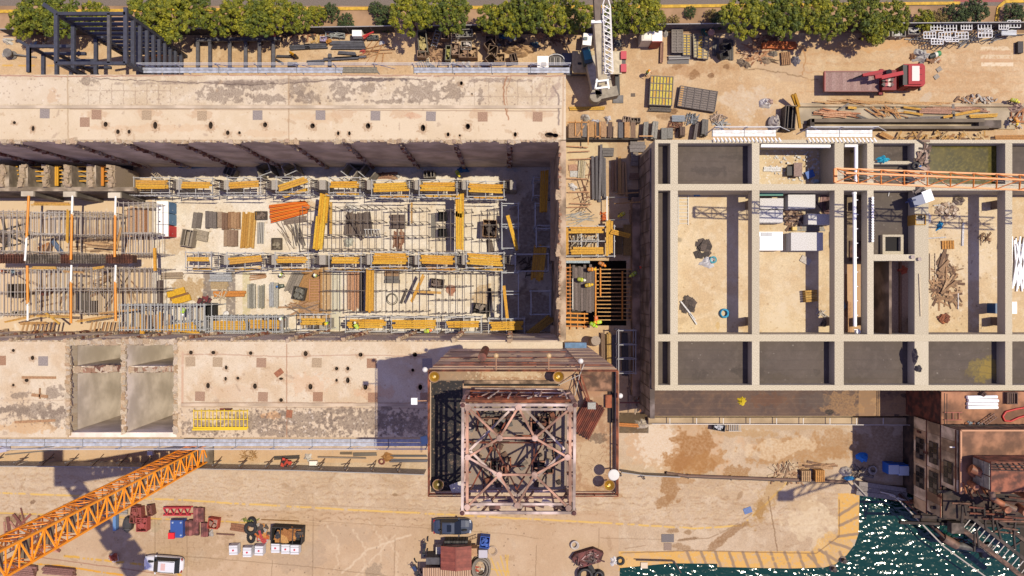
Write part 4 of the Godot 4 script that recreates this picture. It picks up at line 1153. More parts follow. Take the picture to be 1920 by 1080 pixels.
# an open box: four sides, a bottom, slats inside or a load
func crate(called:String,label:String,cat:String,px:float,py:float,base:float,ln:float,wd:float,hgt:float,deg:float,hex:String,fill_hex:="",group:="",tilt:=0.0)->Node3D:
	var at:=W(px,py,base+hgt)
	var m:=mpp(base+hgt)
	var t:=thing(called,label,cat,Vector3(at.x,base,at.z),deg,group)
	t.rotation_degrees.z=tilt
	var L:=ln*m
	var D:=wd*m
	var mt:=mat(hex,0.8,"wood")
	part_box("bottom",t,Vector3(0,0.04,0),Vector3(L-0.02,0.08,D-0.02),mt)
	for s in [-1,1]:
		part_box("side",t,Vector3(0,hgt/2+0.04,s*(D/2-0.04)),Vector3(L,hgt,0.08),mt)
		part_box("side",t,Vector3(s*(L/2-0.04),hgt/2+0.04,0),Vector3(0.08,hgt,D-0.17),mt)
	if fill_hex!="":
		var n:=9
		for i in n:
			part_box("load",t,Vector3(rng.randf_range(-0.32,0.32)*L,hgt*rng.randf_range(0.4,0.95),rng.randf_range(-0.32,0.32)*D),Vector3(rng.randf_range(0.2,0.45)*L,0.12,rng.randf_range(0.1,0.4)*D),mat(fill_hex,0.8,"wood",0.0,rng.randf_range(0.35,0.6)),rng.randf()*3)
	else:
		for i in 2:
			part_box("slat",t,Vector3((i-0.5)*L*0.4,hgt*0.95,0),Vector3(0.1,0.07,D-0.17),mt)
	return t
# stacked pallet: boards over bearers
func pallet(label:String,px:float,py:float,base:float,ln:float,wd:float,deg:float,hex:String,layers:=1,group:="")->Node3D:
	var h:=0.16*layers
	var at:=W(px,py,base+h)
	var m:=mpp(base+h)
	var t:=thing("pallet",label,"pallet",Vector3(at.x,base,at.z),deg,group)
	var n:=5
	for l in layers:
		for k in 3:
			part_box("bearer",t,Vector3(0,l*0.16+0.05,(k-1)*wd*m*0.45),Vector3(ln*m,0.1,0.1),mat(hex,0.85,"wood",0.0,0.4))
		for i in n:
			part_box("board",t,Vector3((i-2)*ln*m/n,l*0.16+0.13,0),Vector3(ln*m/n-0.07,0.03,wd*m),mat(hex,0.85,"wood",0.0,rng.randf_range(0.42,0.55)))
	return t
func scaffold(called:String,label:String,cat:String,x0:float,y0:float,x1:float,y1:float,top:float,base:float,nx:int,nz:int,levels:Array,hex:String,group:="",across:=0,r:=0.045,braces:=true,legs:=true)->Node3D:
	var a:=W(x0,y0,top)
	var b:=W(x1,y1,top)
	var c:=(a+b)*0.5
	var t:=thing(called,label,cat,Vector3(c.x,base,c.z),0.0,group)
	var sx:=b.x-a.x
	var sz:=b.z-a.z
	var h:=top-base
	var mt:=mat(hex,0.55)
	var px:=func(i:float)->float:return -sx/2+sx*i/maxf(1,nx-1)
	var pz:=func(j:float)->float:return -sz/2+sz*j/maxf(1,nz-1)
	for i in nx:
		for j in nz:
			if legs:
				var e:=rng.randf_range(-0.1,0.25)
				bar_part("standard",t,Vector3(px.call(i),0,pz.call(j)),Vector3(px.call(i),h+e,pz.call(j)),r*2,r*2,mt)
				part_box("base_plate",t,Vector3(px.call(i),0.02,pz.call(j)),Vector3(0.2,0.03,0.2),mt)
	for l in levels:
		var y:float=l-base
		for j in nz:
			bar_part("ledger",t,Vector3(-sx/2-0.15,y,pz.call(j)),Vector3(sx/2+0.15,y,pz.call(j)),r*1.8,r*1.8,mt)
		for i in nx:
			bar_part("ledger",t,Vector3(px.call(i),y+r*2,-sz/2-0.15),Vector3(px.call(i),y+r*2,sz/2+0.15),r*1.8,r*1.8,mt)
	for k in across:
		var x:=-sx/2+sx*(k+0.5)/across
		bar_part("crossbar",t,Vector3(x,h-0.15,-sz/2-0.2),Vector3(x,h-0.15,sz/2+0.2),r*1.6,r*1.6,mt)
	if braces and levels.size():
		for i in nx-1:
			var y0b:float=0.2
			bar_part("brace",t,Vector3(px.call(i),y0b,-sz/2-0.06),Vector3(px.call(i+1),h-0.3,-sz/2-0.06),r*1.5,r*1.5,mt)
			bar_part("brace",t,Vector3(px.call(i+1),y0b,sz/2+0.06),Vector3(px.call(i),h-0.3,sz/2+0.06),r*1.5,r*1.5,mt)
	return t
# cloth, tarpaulin, rubble sack: a crumpled mound
func mound(called:String,label:String,cat:String,px:float,py:float,base:float,ln:float,wd:float,hgt:float,deg:float,hex:String,sd:int,rag:=0.3,gain:=0.5,rough:=0.8)->Node3D:
	var at:=W(px,py,base+hgt*0.5)
	var m:=mpp(base)
	var f:=FastNoiseLite.new()
	f.seed=sd
	f.frequency=0.9
	f.fractal_octaves=3
	var n:=18
	var rows:=7
	var g:=Geo.new()
	var pt:=func(i:int,j:int)->Vector3:
		var u:=TAU*i/n
		var q:=float(j)/rows
		var rr:=q*(1.0+rag*f.get_noise_2d(cos(u)*3,sin(u)*3)*1.6)
		var x:=cos(u)*rr*ln*m*0.5
		var z:=sin(u)*rr*wd*m*0.5
		var y:=hgt*(1.0-q*q)*(1.0+0.5*f.get_noise_2d(x*2.5+7,z*2.5))+hgt*0.4*f.get_noise_2d(x*5,z*5+9)*(1.0-q)
		return Vector3(x,maxf(y,0.01),z)
	for j in rows:
		for i in n:
			var a:Vector3=pt.call(i,j)
			var b:Vector3=pt.call(i+1,j)
			var c:Vector3=pt.call(i+1,j+1)
			var d:Vector3=pt.call(i,j+1)
			g.tri(a,c,b) if (c-a).cross(b-a).y<0 else g.tri(a,b,c)
			g.tri(a,d,c) if (d-a).cross(c-a).y<0 else g.tri(a,c,d)
	var o:=geo(called,g,mat(hex,rough,"fine",0.0,gain))
	o.position=Vector3(at.x,base,at.z)
	o.rotation_degrees.y=deg
	tag(o,label,cat)
	return o
# loose sticks and boards thrown on a heap, each of them a part
func heap(called:String,label:String,cat:String,px:float,py:float,base:float,rx:float,ry:float,n:int,lmin:float,lmax:float,hexes:Array,w:=0.12,deg:=-999.0,spread:=180.0)->Node3D:
	var at:=W(px,py,base)
	var m:=mpp(base)
	var t:=thing(called,label,cat,at)
	for i in n:
		var u:=rng.randf()*TAU
		var q:=sqrt(rng.randf())
		var yaw:=deg_to_rad((rng.randf()*180.0) if deg<-900 else deg+rng.randf_range(-spread,spread))
		var L:=rng.randf_range(lmin,lmax)
		var ww:=w*rng.randf_range(0.6,1.7)
		part_box("board",t,Vector3(cos(u)*q*rx*m,0.05+(1.0-q)*0.35*rng.randf(),sin(u)*q*ry*m),Vector3(snappedf(L,0.2),0.05,snappedf(ww,0.04)),mat(hexes[rng.randi()%hexes.size()],0.85,"wood"),yaw).rotation.z=rng.randf_range(-0.06,0.06)
	return t
func coil(called:String,label:String,cat:String,px:float,py:float,base:float,rad:float,turns:int,tr:float,hex:String,sd:=0,squash:=1.0)->Node3D:
	var at:=W(px,py,base)
	var t:=thing(called,label,cat,at)
	var r:=RandomNumberGenerator.new()
	r.seed=sd
	for k in turns:
		var g:=Geo.new()
		var rr:=rad*r.randf_range(0.72,1.05)
		var off:=Vector3(r.randf_range(-0.12,0.12),tr+k*tr*0.9,r.randf_range(-0.12,0.12))*Vector3(rad,1,rad)
		var n:=22
		for i in n:
			var u0:=TAU*i/n
			var u1:=TAU*(i+1)/n
			g.tube(off+Vector3(cos(u0)*rr,0,sin(u0)*rr*squash),off+Vector3(cos(u1)*rr,0,sin(u1)*rr*squash),tr,6,-1.0,false)
		geo("loop",g,mat(hex,0.6),t)
	return t
func tyre(label:String,px:float,py:float,base:float,rad:float,tilt:=0.0,deg:=0.0,group:="")->Node3D:
	var t:=thing("tyre",label,"tyre",W(px,py,base),deg,group)
	t.rotation_degrees.z=tilt
	var w:=rad*0.42
	lathe_part("tread",t,Vector3.ZERO,[Vector2(rad*0.55,0.02),Vector2(rad*0.8,0.0),Vector2(rad*0.97,w*0.15),Vector2(rad,w*0.5),Vector2(rad*0.97,w*0.85),Vector2(rad*0.8,w),Vector2(rad*0.55,w*0.97),Vector2(rad*0.5,w*0.5),Vector2(rad*0.55,0.02)],mat("2b2a2a",0.8,"fine"),24)
	for k in 18:
		part_box("lug",t,Vector3(cos(TAU*k/18)*rad*0.99,w*0.5,sin(TAU*k/18)*rad*0.99),Vector3(0.05,w*0.8,0.09),mat("242323",0.85),-TAU*k/18)
	return t
func ladder(label:String,px:float,py:float,base:float,ln:float,wd:float,deg:float,hex:String,cat:="ladder",rungs:=8)->Node3D:
	var m:=mpp(base)
	var t:=thing("ladder",label,cat,W(px,py,base),deg)
	var mt:=mat(hex,0.6)
	for s in [-1,1]:
		part_box("stile",t,Vector3(0,0.06,s*wd*m*0.5),Vector3(ln*m,0.1,0.08),mt)
	for k in rungs:
		part_box("rung",t,Vector3((k+0.5)/rungs*ln*m-ln*m*0.5,0.06,0),Vector3(0.06,0.06,wd*m-0.09),mt)
	return t
# people
func capsule_d(p:Vector3,a:Vector3,b:Vector3,ra:float,rb:float)->float:
	var d:=b-a
	var u:=clampf((p-a).dot(d)/d.length_squared(),0.0,1.0)
	return (p-a-d*u).length()-lerpf(ra,rb,u)
func nets(bones:Array,cell:float,grow:float,smooth:float)->Array:
	var lo:=Vector3(9,9,9)
	var hi:=-lo
	for b in bones:
		for q in [b[0],b[1]]:
			lo=lo.min(q-Vector3.ONE*(maxf(b[2],b[3])+grow+cell*2))
			hi=hi.max(q+Vector3.ONE*(maxf(b[2],b[3])+grow+cell*2))
	var n:=Vector3i(((hi-lo)/cell).ceil())+Vector3i.ONE
	var f:=PackedFloat32Array()
	f.resize(n.x*n.y*n.z)
	f.fill(1.0)
	for b in bones:
		var r:float=maxf(b[2],b[3])+grow+smooth*2
		var l:=Vector3i((((b[0] as Vector3).min(b[1])-Vector3.ONE*r-lo)/cell).floor()).clamp(Vector3i.ZERO,n-Vector3i.ONE)
		var u:=Vector3i((((b[0] as Vector3).max(b[1])+Vector3.ONE*r-lo)/cell).ceil()).clamp(Vector3i.ZERO,n-Vector3i.ONE)
		for z in range(l.z,u.z+1):
			for y in range(l.y,u.y+1):
				for x in range(l.x,u.x+1):
					var p:=lo+Vector3(x,y,z)*cell
					var d:=capsule_d(p,b[0],b[1],b[2]+grow,b[3]+grow)
					var id:=x+n.x*(y+n.y*z)
					var e:=f[id]
					var h:=clampf(0.5+0.5*(e-d)/smooth,0.0,1.0)
					f[id]=lerpf(e,d,h)-smooth*h*(1.0-h)
	var vid:={}
	var vs:=PackedVector3Array()
	var tris:=PackedInt32Array()
	for z in n.z-1:
		for y in n.y-1:
			for x in n.x-1:
				var s:=Vector3.ZERO
				var c:=0
				var id:=x+n.x*(y+n.y*z)
				var m:=0
				for k in 8:
					if f[id+(k&1)+n.x*(((k>>1)&1)+n.y*(k>>2))]<0.0:
						m|=1<<k
				if m==0 or m==255:
					continue
				for e in [[0,1],[2,3],[4,5],[6,7],[0,2],[1,3],[4,6],[5,7],[0,4],[1,5],[2,6],[3,7]]:
					var i0:int=e[0]
					var i1:int=e[1]
					if ((m>>i0)&1)==((m>>i1)&1):
						continue
					var f0:=f[id+(i0&1)+n.x*(((i0>>1)&1)+n.y*(i0>>2))]
					var f1:=f[id+(i1&1)+n.x*(((i1>>1)&1)+n.y*(i1>>2))]
					s+=Vector3(i0&1,(i0>>1)&1,i0>>2).lerp(Vector3(i1&1,(i1>>1)&1,i1>>2),f0/(f0-f1))
					c+=1
				vid[id]=vs.size()
				vs.push_back(lo+(Vector3(x,y,z)+s/c)*cell)
	var dx:=[1,n.x,n.x*n.y]
	for id in vid:
		for ax in 3:
			var u:int=dx[(ax+1)%3]
			var w:int=dx[(ax+2)%3]
			var q0:int=id
			if not (vid.has(q0-u) and vid.has(q0-w) and vid.has(q0-u-w)):
				continue
			var f0:=f[q0]
			var f1:=f[q0+dx[ax]]
			if (f0<0.0)==(f1<0.0):
				continue
			var a:int=vid[q0]
			var b:int=vid[q0-u]
			var c:int=vid[q0-u-w]
			var d:int=vid[q0-w]
			if f0<0.0:
				tris.append_array([a,c,b,a,d,c])
			else:
				tris.append_array([a,b,c,a,c,d])
	var nn:=PackedVector3Array()
	nn.resize(vs.size())
	for i in range(0,tris.size(),3):
		var m:=(vs[tris[i+2]]-vs[tris[i]]).cross(vs[tris[i+1]]-vs[tris[i]])
		for k in 3:
			nn[tris[i+k]]+=m
	for i in nn.size():
		nn[i]=nn[i].normalized()
	return [vs,nn,tris]
func array_mesh(a:Array,cols:=PackedColorArray())->ArrayMesh:
	var r:=[]
	r.resize(Mesh.ARRAY_MAX)
	r[Mesh.ARRAY_VERTEX]=a[0]
	r[Mesh.ARRAY_NORMAL]=a[1]
	r[Mesh.ARRAY_INDEX]=a[2]
	if cols.size():
		r[Mesh.ARRAY_COLOR]=cols
	var m:=ArrayMesh.new()
	m.add_surface_from_arrays(Mesh.PRIMITIVE_TRIANGLES,r)
	return m
var body_sets:={}
func body_set(pose:int)->Array:
	if body_sets.has(pose):
		return body_sets[pose]
	var hip:=Vector3(0,0.93,0)
	var chest:=Vector3(0,1.32,0.02)
	var neck:=Vector3(0,1.5,0.03)
	var head:=Vector3(0,1.62,0.05)
	var kn:=[Vector3(-0.12,0.5,0.06),Vector3(0.13,0.5,-0.02)]
	var an:=[Vector3(-0.13,0.08,0.08),Vector3(0.14,0.08,-0.1)]
	var el:=[Vector3(-0.3,1.13,0.05),Vector3(0.3,1.13,0.08)]
	var ha:=[Vector3(-0.24,1.0,0.3),Vector3(0.26,1.05,0.33)]
	if pose==1:
		hip=Vector3(0,0.88,-0.15)
		chest=Vector3(0,1.1,0.2)
		neck=Vector3(0,1.15,0.38)
		head=Vector3(0,1.14,0.52)
		el=[Vector3(-0.26,0.85,0.3),Vector3(0.26,0.85,0.32)]
		ha=[Vector3(-0.16,0.58,0.42),Vector3(0.2,0.56,0.46)]
		kn=[Vector3(-0.14,0.48,0.05),Vector3(0.15,0.48,0.0)]
	elif pose==2:
		hip=Vector3(0,0.5,-0.1)
		chest=Vector3(0,0.86,0.06)
		neck=Vector3(0,1.02,0.12)
		head=Vector3(0,1.12,0.18)
		kn=[Vector3(-0.14,0.09,0.28),Vector3(0.16,0.48,0.3)]
		an=[Vector3(-0.13,0.09,-0.2),Vector3(0.17,0.08,0.3)]
		el=[Vector3(-0.27,0.66,0.2),Vector3(0.29,0.64,0.22)]
		ha=[Vector3(-0.16,0.42,0.42),Vector3(0.2,0.44,0.44)]
	var bones:=[[hip,chest,0.15,0.165],[chest,neck,0.14,0.07],[neck,head,0.06,0.085],[head+Vector3(0,0.04,-0.015),head+Vector3(0,-0.02,0.03),0.1,0.075]]
	var torso:=[[hip+Vector3(-0.05,0.02,0),chest+Vector3(-0.07,0.02,0),0.145,0.15],[hip+Vector3(0.05,0.02,0),chest+Vector3(0.07,0.02,0),0.145,0.15]]
	bones.append_array(torso)
	for s in 2:
		var sg:=-1.0 if s==0 else 1.0
		var h2:Vector3=hip+Vector3(sg*0.1,-0.02,0)
		bones.append([h2,kn[s],0.105,0.07]); bones.append([kn[s],an[s],0.065,0.05]); bones.append([an[s]+Vector3(0,-0.02,-0.04),an[s]+Vector3(0,-0.035,0.14),0.055,0.045])
		var sh:Vector3=chest+Vector3(sg*0.19,0.1,0)
		bones.append([chest+Vector3(sg*0.08,0.08,0),sh,0.09,0.075]); bones.append([sh,el[s],0.062,0.048]); bones.append([el[s],ha[s],0.046,0.034])
		var dir:Vector3=(ha[s]-el[s]).normalized()
		bones.append([ha[s],ha[s]+dir*0.07,0.038,0.034])
	var body:=nets(bones,0.036,0.0,0.03)
	# fingers and a thumb on each hand, nose and ears, added to the body
	var cols:=PackedColorArray()
	var vs:PackedVector3Array=body[0]
	for p in vs:
		var skin:=p.distance_to(head)<0.16 or p.distance_to(ha[0])<0.1 or p.distance_to(ha[1])<0.1
		var low:=p.y<hip.y+0.04 if pose!=1 else (p-hip).dot(chest-hip)<0.01
		cols.push_back(KL("c98d68") if skin else (KL("3c4658") if low else KL("55606e")))
		if p.y<0.13 and (p.distance_to(an[0])<0.22 or p.distance_to(an[1])<0.22):
			cols[cols.size()-1]=KL("4a3626")
	var g:=Geo.new()
	g.col=KL("c98d68")
	for s in 2:
		var dir:Vector3=(ha[s]-el[s]).normalized()
		var sd:=dir.cross(Vector3.UP).normalized()
		for k in 4:
			var b0:Vector3=ha[s]+dir*0.085+sd*(k-1.5)*0.02
			var L:float=[0.034,0.04,0.037,0.028][k]
			var b1:=b0+dir*L+Vector3(0,-0.012,0)
			g.tube(b0,b1,0.0095,5)
			g.tube(b1,b1+(dir*0.6+Vector3.DOWN*0.8)*L,0.0085,5,0.007)
		var tb:Vector3=ha[s]+dir*0.03+sd*(0.036 if s==0 else -0.036)
		g.tube(tb,tb+dir*0.045+sd*(0.02 if s==0 else -0.02),0.011,5,0.009)
	var fwd:=Vector3(0,0,1)
	g.tube(head+fwd*0.09+Vector3(0,0.02,0),head+fwd*0.118+Vector3(0,-0.02,0),0.009,5,0.015)
	for s in [-1.0,1.0]:
		g.lump(head+Vector3(0.098*s,0.0,0.0),Vector3(0.025,0.06,0.035),rng,0.05)
		g.col=KL("2a2320")
		g.bx(head+Vector3(0.035*s,0.028,0.098),Vector3(0.026,0.012,0.012))
		g.col=KL("c98d68")
	g.col=KL("9c5a48")
	g.bx(head+Vector3(0,-0.05,0.096),Vector3(0.05,0.012,0.012))
	var base:int=vs.size()
	var ns:PackedVector3Array=body[1]
	var ts:PackedInt32Array=body[2]
	vs.append_array(g.v); ns.append_array(g.n); cols.append_array(g.k)
	for i in g.v.size():
		ts.push_back(base+i)
	var bm2:=array_mesh([vs,ns,ts],cols)
	var vest:=array_mesh(nets(torso+[[chest+Vector3(-0.14,0.1,0),chest+Vector3(0.14,0.1,0),0.09,0.09]],0.036,0.022,0.03))
	var hg:=Geo.new()
	var hm:=Transform3D(Basis(Vector3.RIGHT,-0.15 if pose==0 else 0.5),head+Vector3(0,0.045,0))
	hg.lathe(hm,[Vector2(0.0,0.115),Vector2(0.06,0.105),Vector2(0.105,0.065),Vector2(0.122,0.0),Vector2(0.15,-0.012),Vector2(0.15,-0.022),Vector2(0.115,-0.01)],14)
	hg.bar(hm*Vector3(0,0.012,0.1),hm*Vector3(0,-0.016,0.19),0.17,0.014)
	var st:=Geo.new()
	var ax:=(chest-hip).normalized()
	for k in 2:
		var c:=hip+ax*(0.12+0.16*k)
		st.tube(c-ax*0.02,c+ax*0.02,0.215,14)
	body_sets[pose]=[bm2,vest,hg.mesh(),st.mesh()]
	return body_sets[pose]
func person(label:String,px:float,py:float,base:float,deg:float,pose:int,vest:String,helmet:String,group:="")->Node3D:
	var s:=body_set(pose)
	var at:=W(px,py,base+1.2)
	var t:=thing("person",label,"person",Vector3(at.x,base,at.z),deg,group)
	obj("body",s[0],vmat(0.8),t)
	obj("vest",s[1],mat(vest,0.6,"",0.0,0.55),t)
	obj("reflective_stripe",s[3],mat("d9d9c8",0.4,"",0.0,0.6),t)
	obj("helmet",s[2],mat(helmet,0.4,"",0.0,0.7),t)
	return t
# what stands in the pit
const ORD:=["first","second","third","fourth","fifth","sixth","seventh","eighth","ninth","tenth","eleventh","twelfth"]
func rebar_column(label:String,x:float,z:float,top:float,w:float,dark:bool)->void:
	var t:=thing("rebar_column",label,"column",Vector3(x,PF,z),0.0,"columns with bare rebar in the pit")
	part_box("shaft",t,Vector3(0.5,(top-0.3-PF)/2,0),Vector3(0.75,top-0.3-PF,w),mat("d0c8be",0.9,"fine"))
	part_box("shaft",t,Vector3(-0.33,(top-1.3-PF)/2,0),Vector3(0.9,top-1.3-PF,w-0.1),mat("a89f95",0.9,"fine"))
	var g:=Geo.new()
	var h0:=top-1.0-PF
	var h1:=top+0.35-PF
	for i in 5:
		for j in 5:
			if i in [0,4] or j in [0,4]:
				g.tube(Vector3((i-2)*w*0.17-0.36,h0,(j-2)*w*0.21),Vector3((i-2)*w*0.17-0.38,h1+rng.randf()*0.3,(j-2)*w*0.21),0.028,4)
	for k in 4:
		var y:=h0+0.25+k*0.3
		for s in [-1,1]:
			g.bar(Vector3(-w*0.37-0.36,y,s*w*0.44),Vector3(w*0.37-0.36,y,s*w*0.44),0.035,0.035)
			g.bar(Vector3(s*w*0.36-0.36,y,-w*0.45),Vector3(s*w*0.36-0.36,y,w*0.45),0.035,0.035)
	geo("rebar_cage",g,mat("5b4338" if dark else "7d6f68",0.7),t)
func rows()->void:
	var rowname:=["north","middle","south"]
	var rz:=[-12.3,-3.35,4.3]
	for r in 3:
		for k in 8:
			var x:=-0.35-5.69*k
			if r==2 and k>5:
				continue
			if r==1 and k>6:
				continue
			var where:="%s column from the east wall in the pit's %s scaffold row"%[ORD[k],rowname[r]]
			rebar_column(where+", rebar showing",x,rz[r],RT-0.1,1.15,(k+r)%3==0)
	var decks:=[[0,878,943,353,4,-2],[0,788,855,350,4,0],[0,699,766,351,4,2],[0,619,673,346,3,0],[0,520,576,345,3,18],[0,428,487,346,3,4],[0,338,396,347,3,0],[0,253,316,346,4,0],
		[1,876,943,487,5,-4],[1,787,853,487,4,-2],[1,698,764,485,5,0],[1,619,675,488,3,0],[1,518,576,487,3,0],[1,428,491,487,3,5],[1,350,394,486,2,0],
		[2,918,981,611,4,2],[2,838,900,608,3,0],[2,736,818,608,4,0],[2,650,722,607,4,0],[2,565,610,603,3,0],[2,466,528,608,4,0],[2,397,462,610,4,0],[2,300,372,616,3,-6]]
	var cnt:=[0,0,0]
	for q in decks:
		var r:int=q[0]
		var c:int=cnt[r]
		cnt[r]+=1
		planks("plank_deck","%s yellow plank deck from the east wall along the %s row"%[ORD[c],rowname[r]],"plank deck",(q[1]+q[2])/2.0,q[3],RT,q[2]-q[1],4.2*q[4],q[5],q[4],1,[["f7b91e","f9c02e","f3b01c"],["f6bd3a","eeb144","f4b52a"]][1 if c>3 else 0],"yellow plank decks on the pit scaffolds")
		# the bay scaffold that carries it
		scaffold("bay_scaffold","tube scaffold under the %s plank deck from the east wall, %s row"%[ORD[c],rowname[r]],"scaffold",q[1]-2,q[3]-13,q[2]+2,q[3]+15,RT-0.12,PF,3,2,[RT-0.2,RT-2.2],TUBE,"bay scaffolds in the pit",0,0.04,true)
		if r<2 and c<5 or r==1 and c in [5,6]:
			planks("plank_deck","low yellow walkway boards south of the %s deck, %s row"%[ORD[c],rowname[r]],"plank deck",(q[1]+q[2])/2.0+6,q[3]+17,RT-2.1,(q[2]-q[1])*0.85,6,q[5],2,1,YEL,"low walkway boards in the pit")
		# edge rail of short spikes on the south side
		var e:=thing("guard_rail","grey guard rail of thin tubes below the %s deck, %s row"%[ORD[c],rowname[r]],"guard rail",W((q[1]+q[2])/2.0,q[3]+20,RT),0.0,"guard rails in the pit")
		var L:float=(q[2]-q[1]+14)*0.0633
		var g:=mat(TUBE,0.55)
		for y in [0.1,-0.5]:
			bar_part("rail",e,Vector3(-L/2,y,0),Vector3(L/2,y,0.1),0.06,0.06,g)
		for i in 9:
			bar_part("upright",e,Vector3(-L/2+i*L/8,-0.9,0.05),Vector3(-L/2+i*L/8,0.4,0.0),0.05,0.05,g)
# shoring grids standing between the rows: thin dark bars
func grids()->void:
	var gs:=[[567,388,645,466,6,4,"west of the brown board pile"],[648,386,716,466,6,4,"round the brown board pile"],[731,390,800,467,6,4,"over the two brown pallets"],[819,393,884,471,6,4,"round the black frames"],[902,396,932,473,3,4,"by the brown box near the shaded east wall"],
		[606,507,645,582,4,3,"beside the ochre floor in the south bay"],[652,505,716,585,6,3,"over the pinkish boards"],[735,505,800,584,6,3,"over the slanted yellow boards"],[818,510,884,588,6,4,"over the small dark crate"],[900,510,934,584,4,3,"by the sand patch near the east shade"]]
	for q in gs:
		scaffold("shoring_grid","thin dark shoring grid "+q[6],"shoring",q[0],q[1],q[2],q[3],RT-1.2,PF,q[4],q[5],[RT-1.3],"77695f","shoring grids between the scaffold rows",0,0.034,false)
	# scaffold line along the shaded east part
	var es:=[[941,381,972,420,"beside the north end of the shade"],[941,425,972,465,"by the slanted yellow plank in the east shade"],[941,511,972,546,"east of the sand patch"],[941,552,972,598,"at the south end of the shade"],[1000,332,1034,366,"in the pit's northeast corner"],[1004,381,1036,422,"around the tall yellow bundle in the shade"],[1006,428,1038,462,"against the middle of the east wall"],[966,476,1028,508,"at the east end of the middle row"],[996,546,1032,590,"against the south part of the east wall"]]
	for q in es:
		scaffold("corner_scaffold","galvanised tube scaffold "+q[4],"scaffold",q[0],q[1],q[2],q[3],RT+0.3,PF,2,2,[RT,RT-2.0],"c9ccd0","scaffolds in the shade of the east wall",0,0.045,true)
func pit_west()->void:
	var t:=thing("fin_wall","long concrete sill with upright fins at the pit's northwest side","concrete wall",W(120,353,0.2))
	var o:=t.position
	var cm2:=mat("d6c3ac",0.92,"stain")
	var rough:=mat("cbb49a",0.95,"fine")
	var a:=W(-130,353,0.2)-o
	var b:=W(250,356,0.2)-o
	part_box("sill",t,(a+b)*0.5+Vector3(0,-0.4,0),Vector3(b.x-a.x,0.8,0.5),cm2)
	part_box("sill_web",t,(a+b)*0.5+Vector3(0,-3.2,0.2),Vector3(b.x-a.x,4.8,0.3),mat("8d7868",0.92,"stain"))
	for q in [[-105,20],[-66,16],[-24,14],[6,22],[44,16],[87,10],[127,14],[171,18],[210,11]]:
		var c:=W(q[0],330,0.3)-o
		part_box("fin",t,c+Vector3(0,-2.6,0),Vector3(q[1]*0.0625,5.2,2.5),[cm2,rough][int(q[1])%2])
		var g:=Geo.new()
		for k in 9:
			g.col=vary(KL("d9c0a2"),0.12)
			g.lump(c+Vector3(rng.randf_range(-0.2,0.2),0.1,-1.1+k*0.28),Vector3(0.5,0.4,0.4),rng)
		geo("broken_top",g,vmat(0.95,0.0,"fine"),t)
	for k in 6:
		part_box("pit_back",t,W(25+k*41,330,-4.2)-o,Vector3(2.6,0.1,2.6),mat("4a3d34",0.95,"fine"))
	var sn:=["westmost","second","third","fourth","fifth"]
	var sq:=[[22,5,9],[72,4,10],[105,5,8],[155,4,8],[190,4,10]]
	for i in 5:
		var q:Array=sq[i]
		var s:=thing("strut_ladder","%s set of yellow struts from the west between concrete fins"%sn[i],"strut",W(q[0],330,-0.9),0.0,"yellow struts between the fins")
		var ym:=mat("f3b434" if i!=4 else "f09a34",0.6)
		for k in q[1]:
			bar_part("strut",s,Vector3(-0.72,-0.1*k,-1.1+k*2.2/q[1]),Vector3(0.72,-0.1*k,-1.1+k*2.2/q[1]),0.13,0.13,ym)
		if i%2==0:
			bar_part("rail",s,Vector3(0.1,0.15,-1.2),Vector3(0.1,0.15,1.2),0.2,0.16,ym)
			bar_part("rail",s,Vector3(0.3,0.12,-1.2),Vector3(0.3,0.12,1.2),0.16,0.16,ym)
	# pilasters and the striped poles that span from them
	for q in [[51,363,"west of the yellow board"],[130,364,"in line with the middle striped pole"],[214,366,"east of the other pilasters"]]:
		var p:=thing("pilaster","tall concrete pilaster with a pale flat head, "+q[2],"pilaster",W(q[0],q[1],0.2))
		part_box("head",p,Vector3(0,-0.15,0),Vector3(1.45,0.3,0.62),mat("f2e6d2",0.9,"dirt"))
		part_box("shaft",p,Vector3(0.05,-2.9,-0.3),Vector3(1.3,5.2,1.1),mat("b5a99c",0.9,"stain"))
	var poles:=[[54,367,50,446,47,489,"orange","northwest"],[135,401,133,487,136,367,"orange","north middle"],[216,403,215,482,217,368,"orange","northeast"],[51,498,52,570,52,601,"orange","southwest"],[133,528,133,606,134,497,"orange","south middle"],[216,528,217,602,217,497,"orange","southeast"]]
	for q in poles:
		var p:=thing("striped_pole","orange and white steel pole spanning the scaffolds, the %s one"%q[7],"pole",W((q[0]+q[2])/2.0,(q[1]+q[3])/2.0,0.45),0.0,"striped poles over the west scaffolds")
		tube_part("orange_tube",p,W(q[0],q[1],0.45)-p.position,W(q[2],q[3],0.45)-p.position,0.14,mat("ffa01e",0.5),10)
		var far:Vector3=W(q[4],q[5],0.45)-p.position
		var near:Vector3=(W(q[2],q[3],0.45) if absf(q[5]-q[3])<absf(q[5]-q[1]) else W(q[0],q[1],0.45))-p.position
		tube_part("white_tube",p,near,far,0.12,mat("f4f2ee",0.5,"",0.0,0.7),10)
		lathe_part("collar",p,near,[Vector2(0.14,-0.12),Vector2(0.24,-0.06),Vector2(0.24,0.06),Vector2(0.14,0.12)],mat("d9c9b0",0.5),10)
	tag(bar_part("yellow_beam",self,W(290,465,0),W(291,508,0),0.3,0.25,mat("fbb52a",0.6,"wood")),"lone upright yellow beam at the edge of the paler floor","beam")
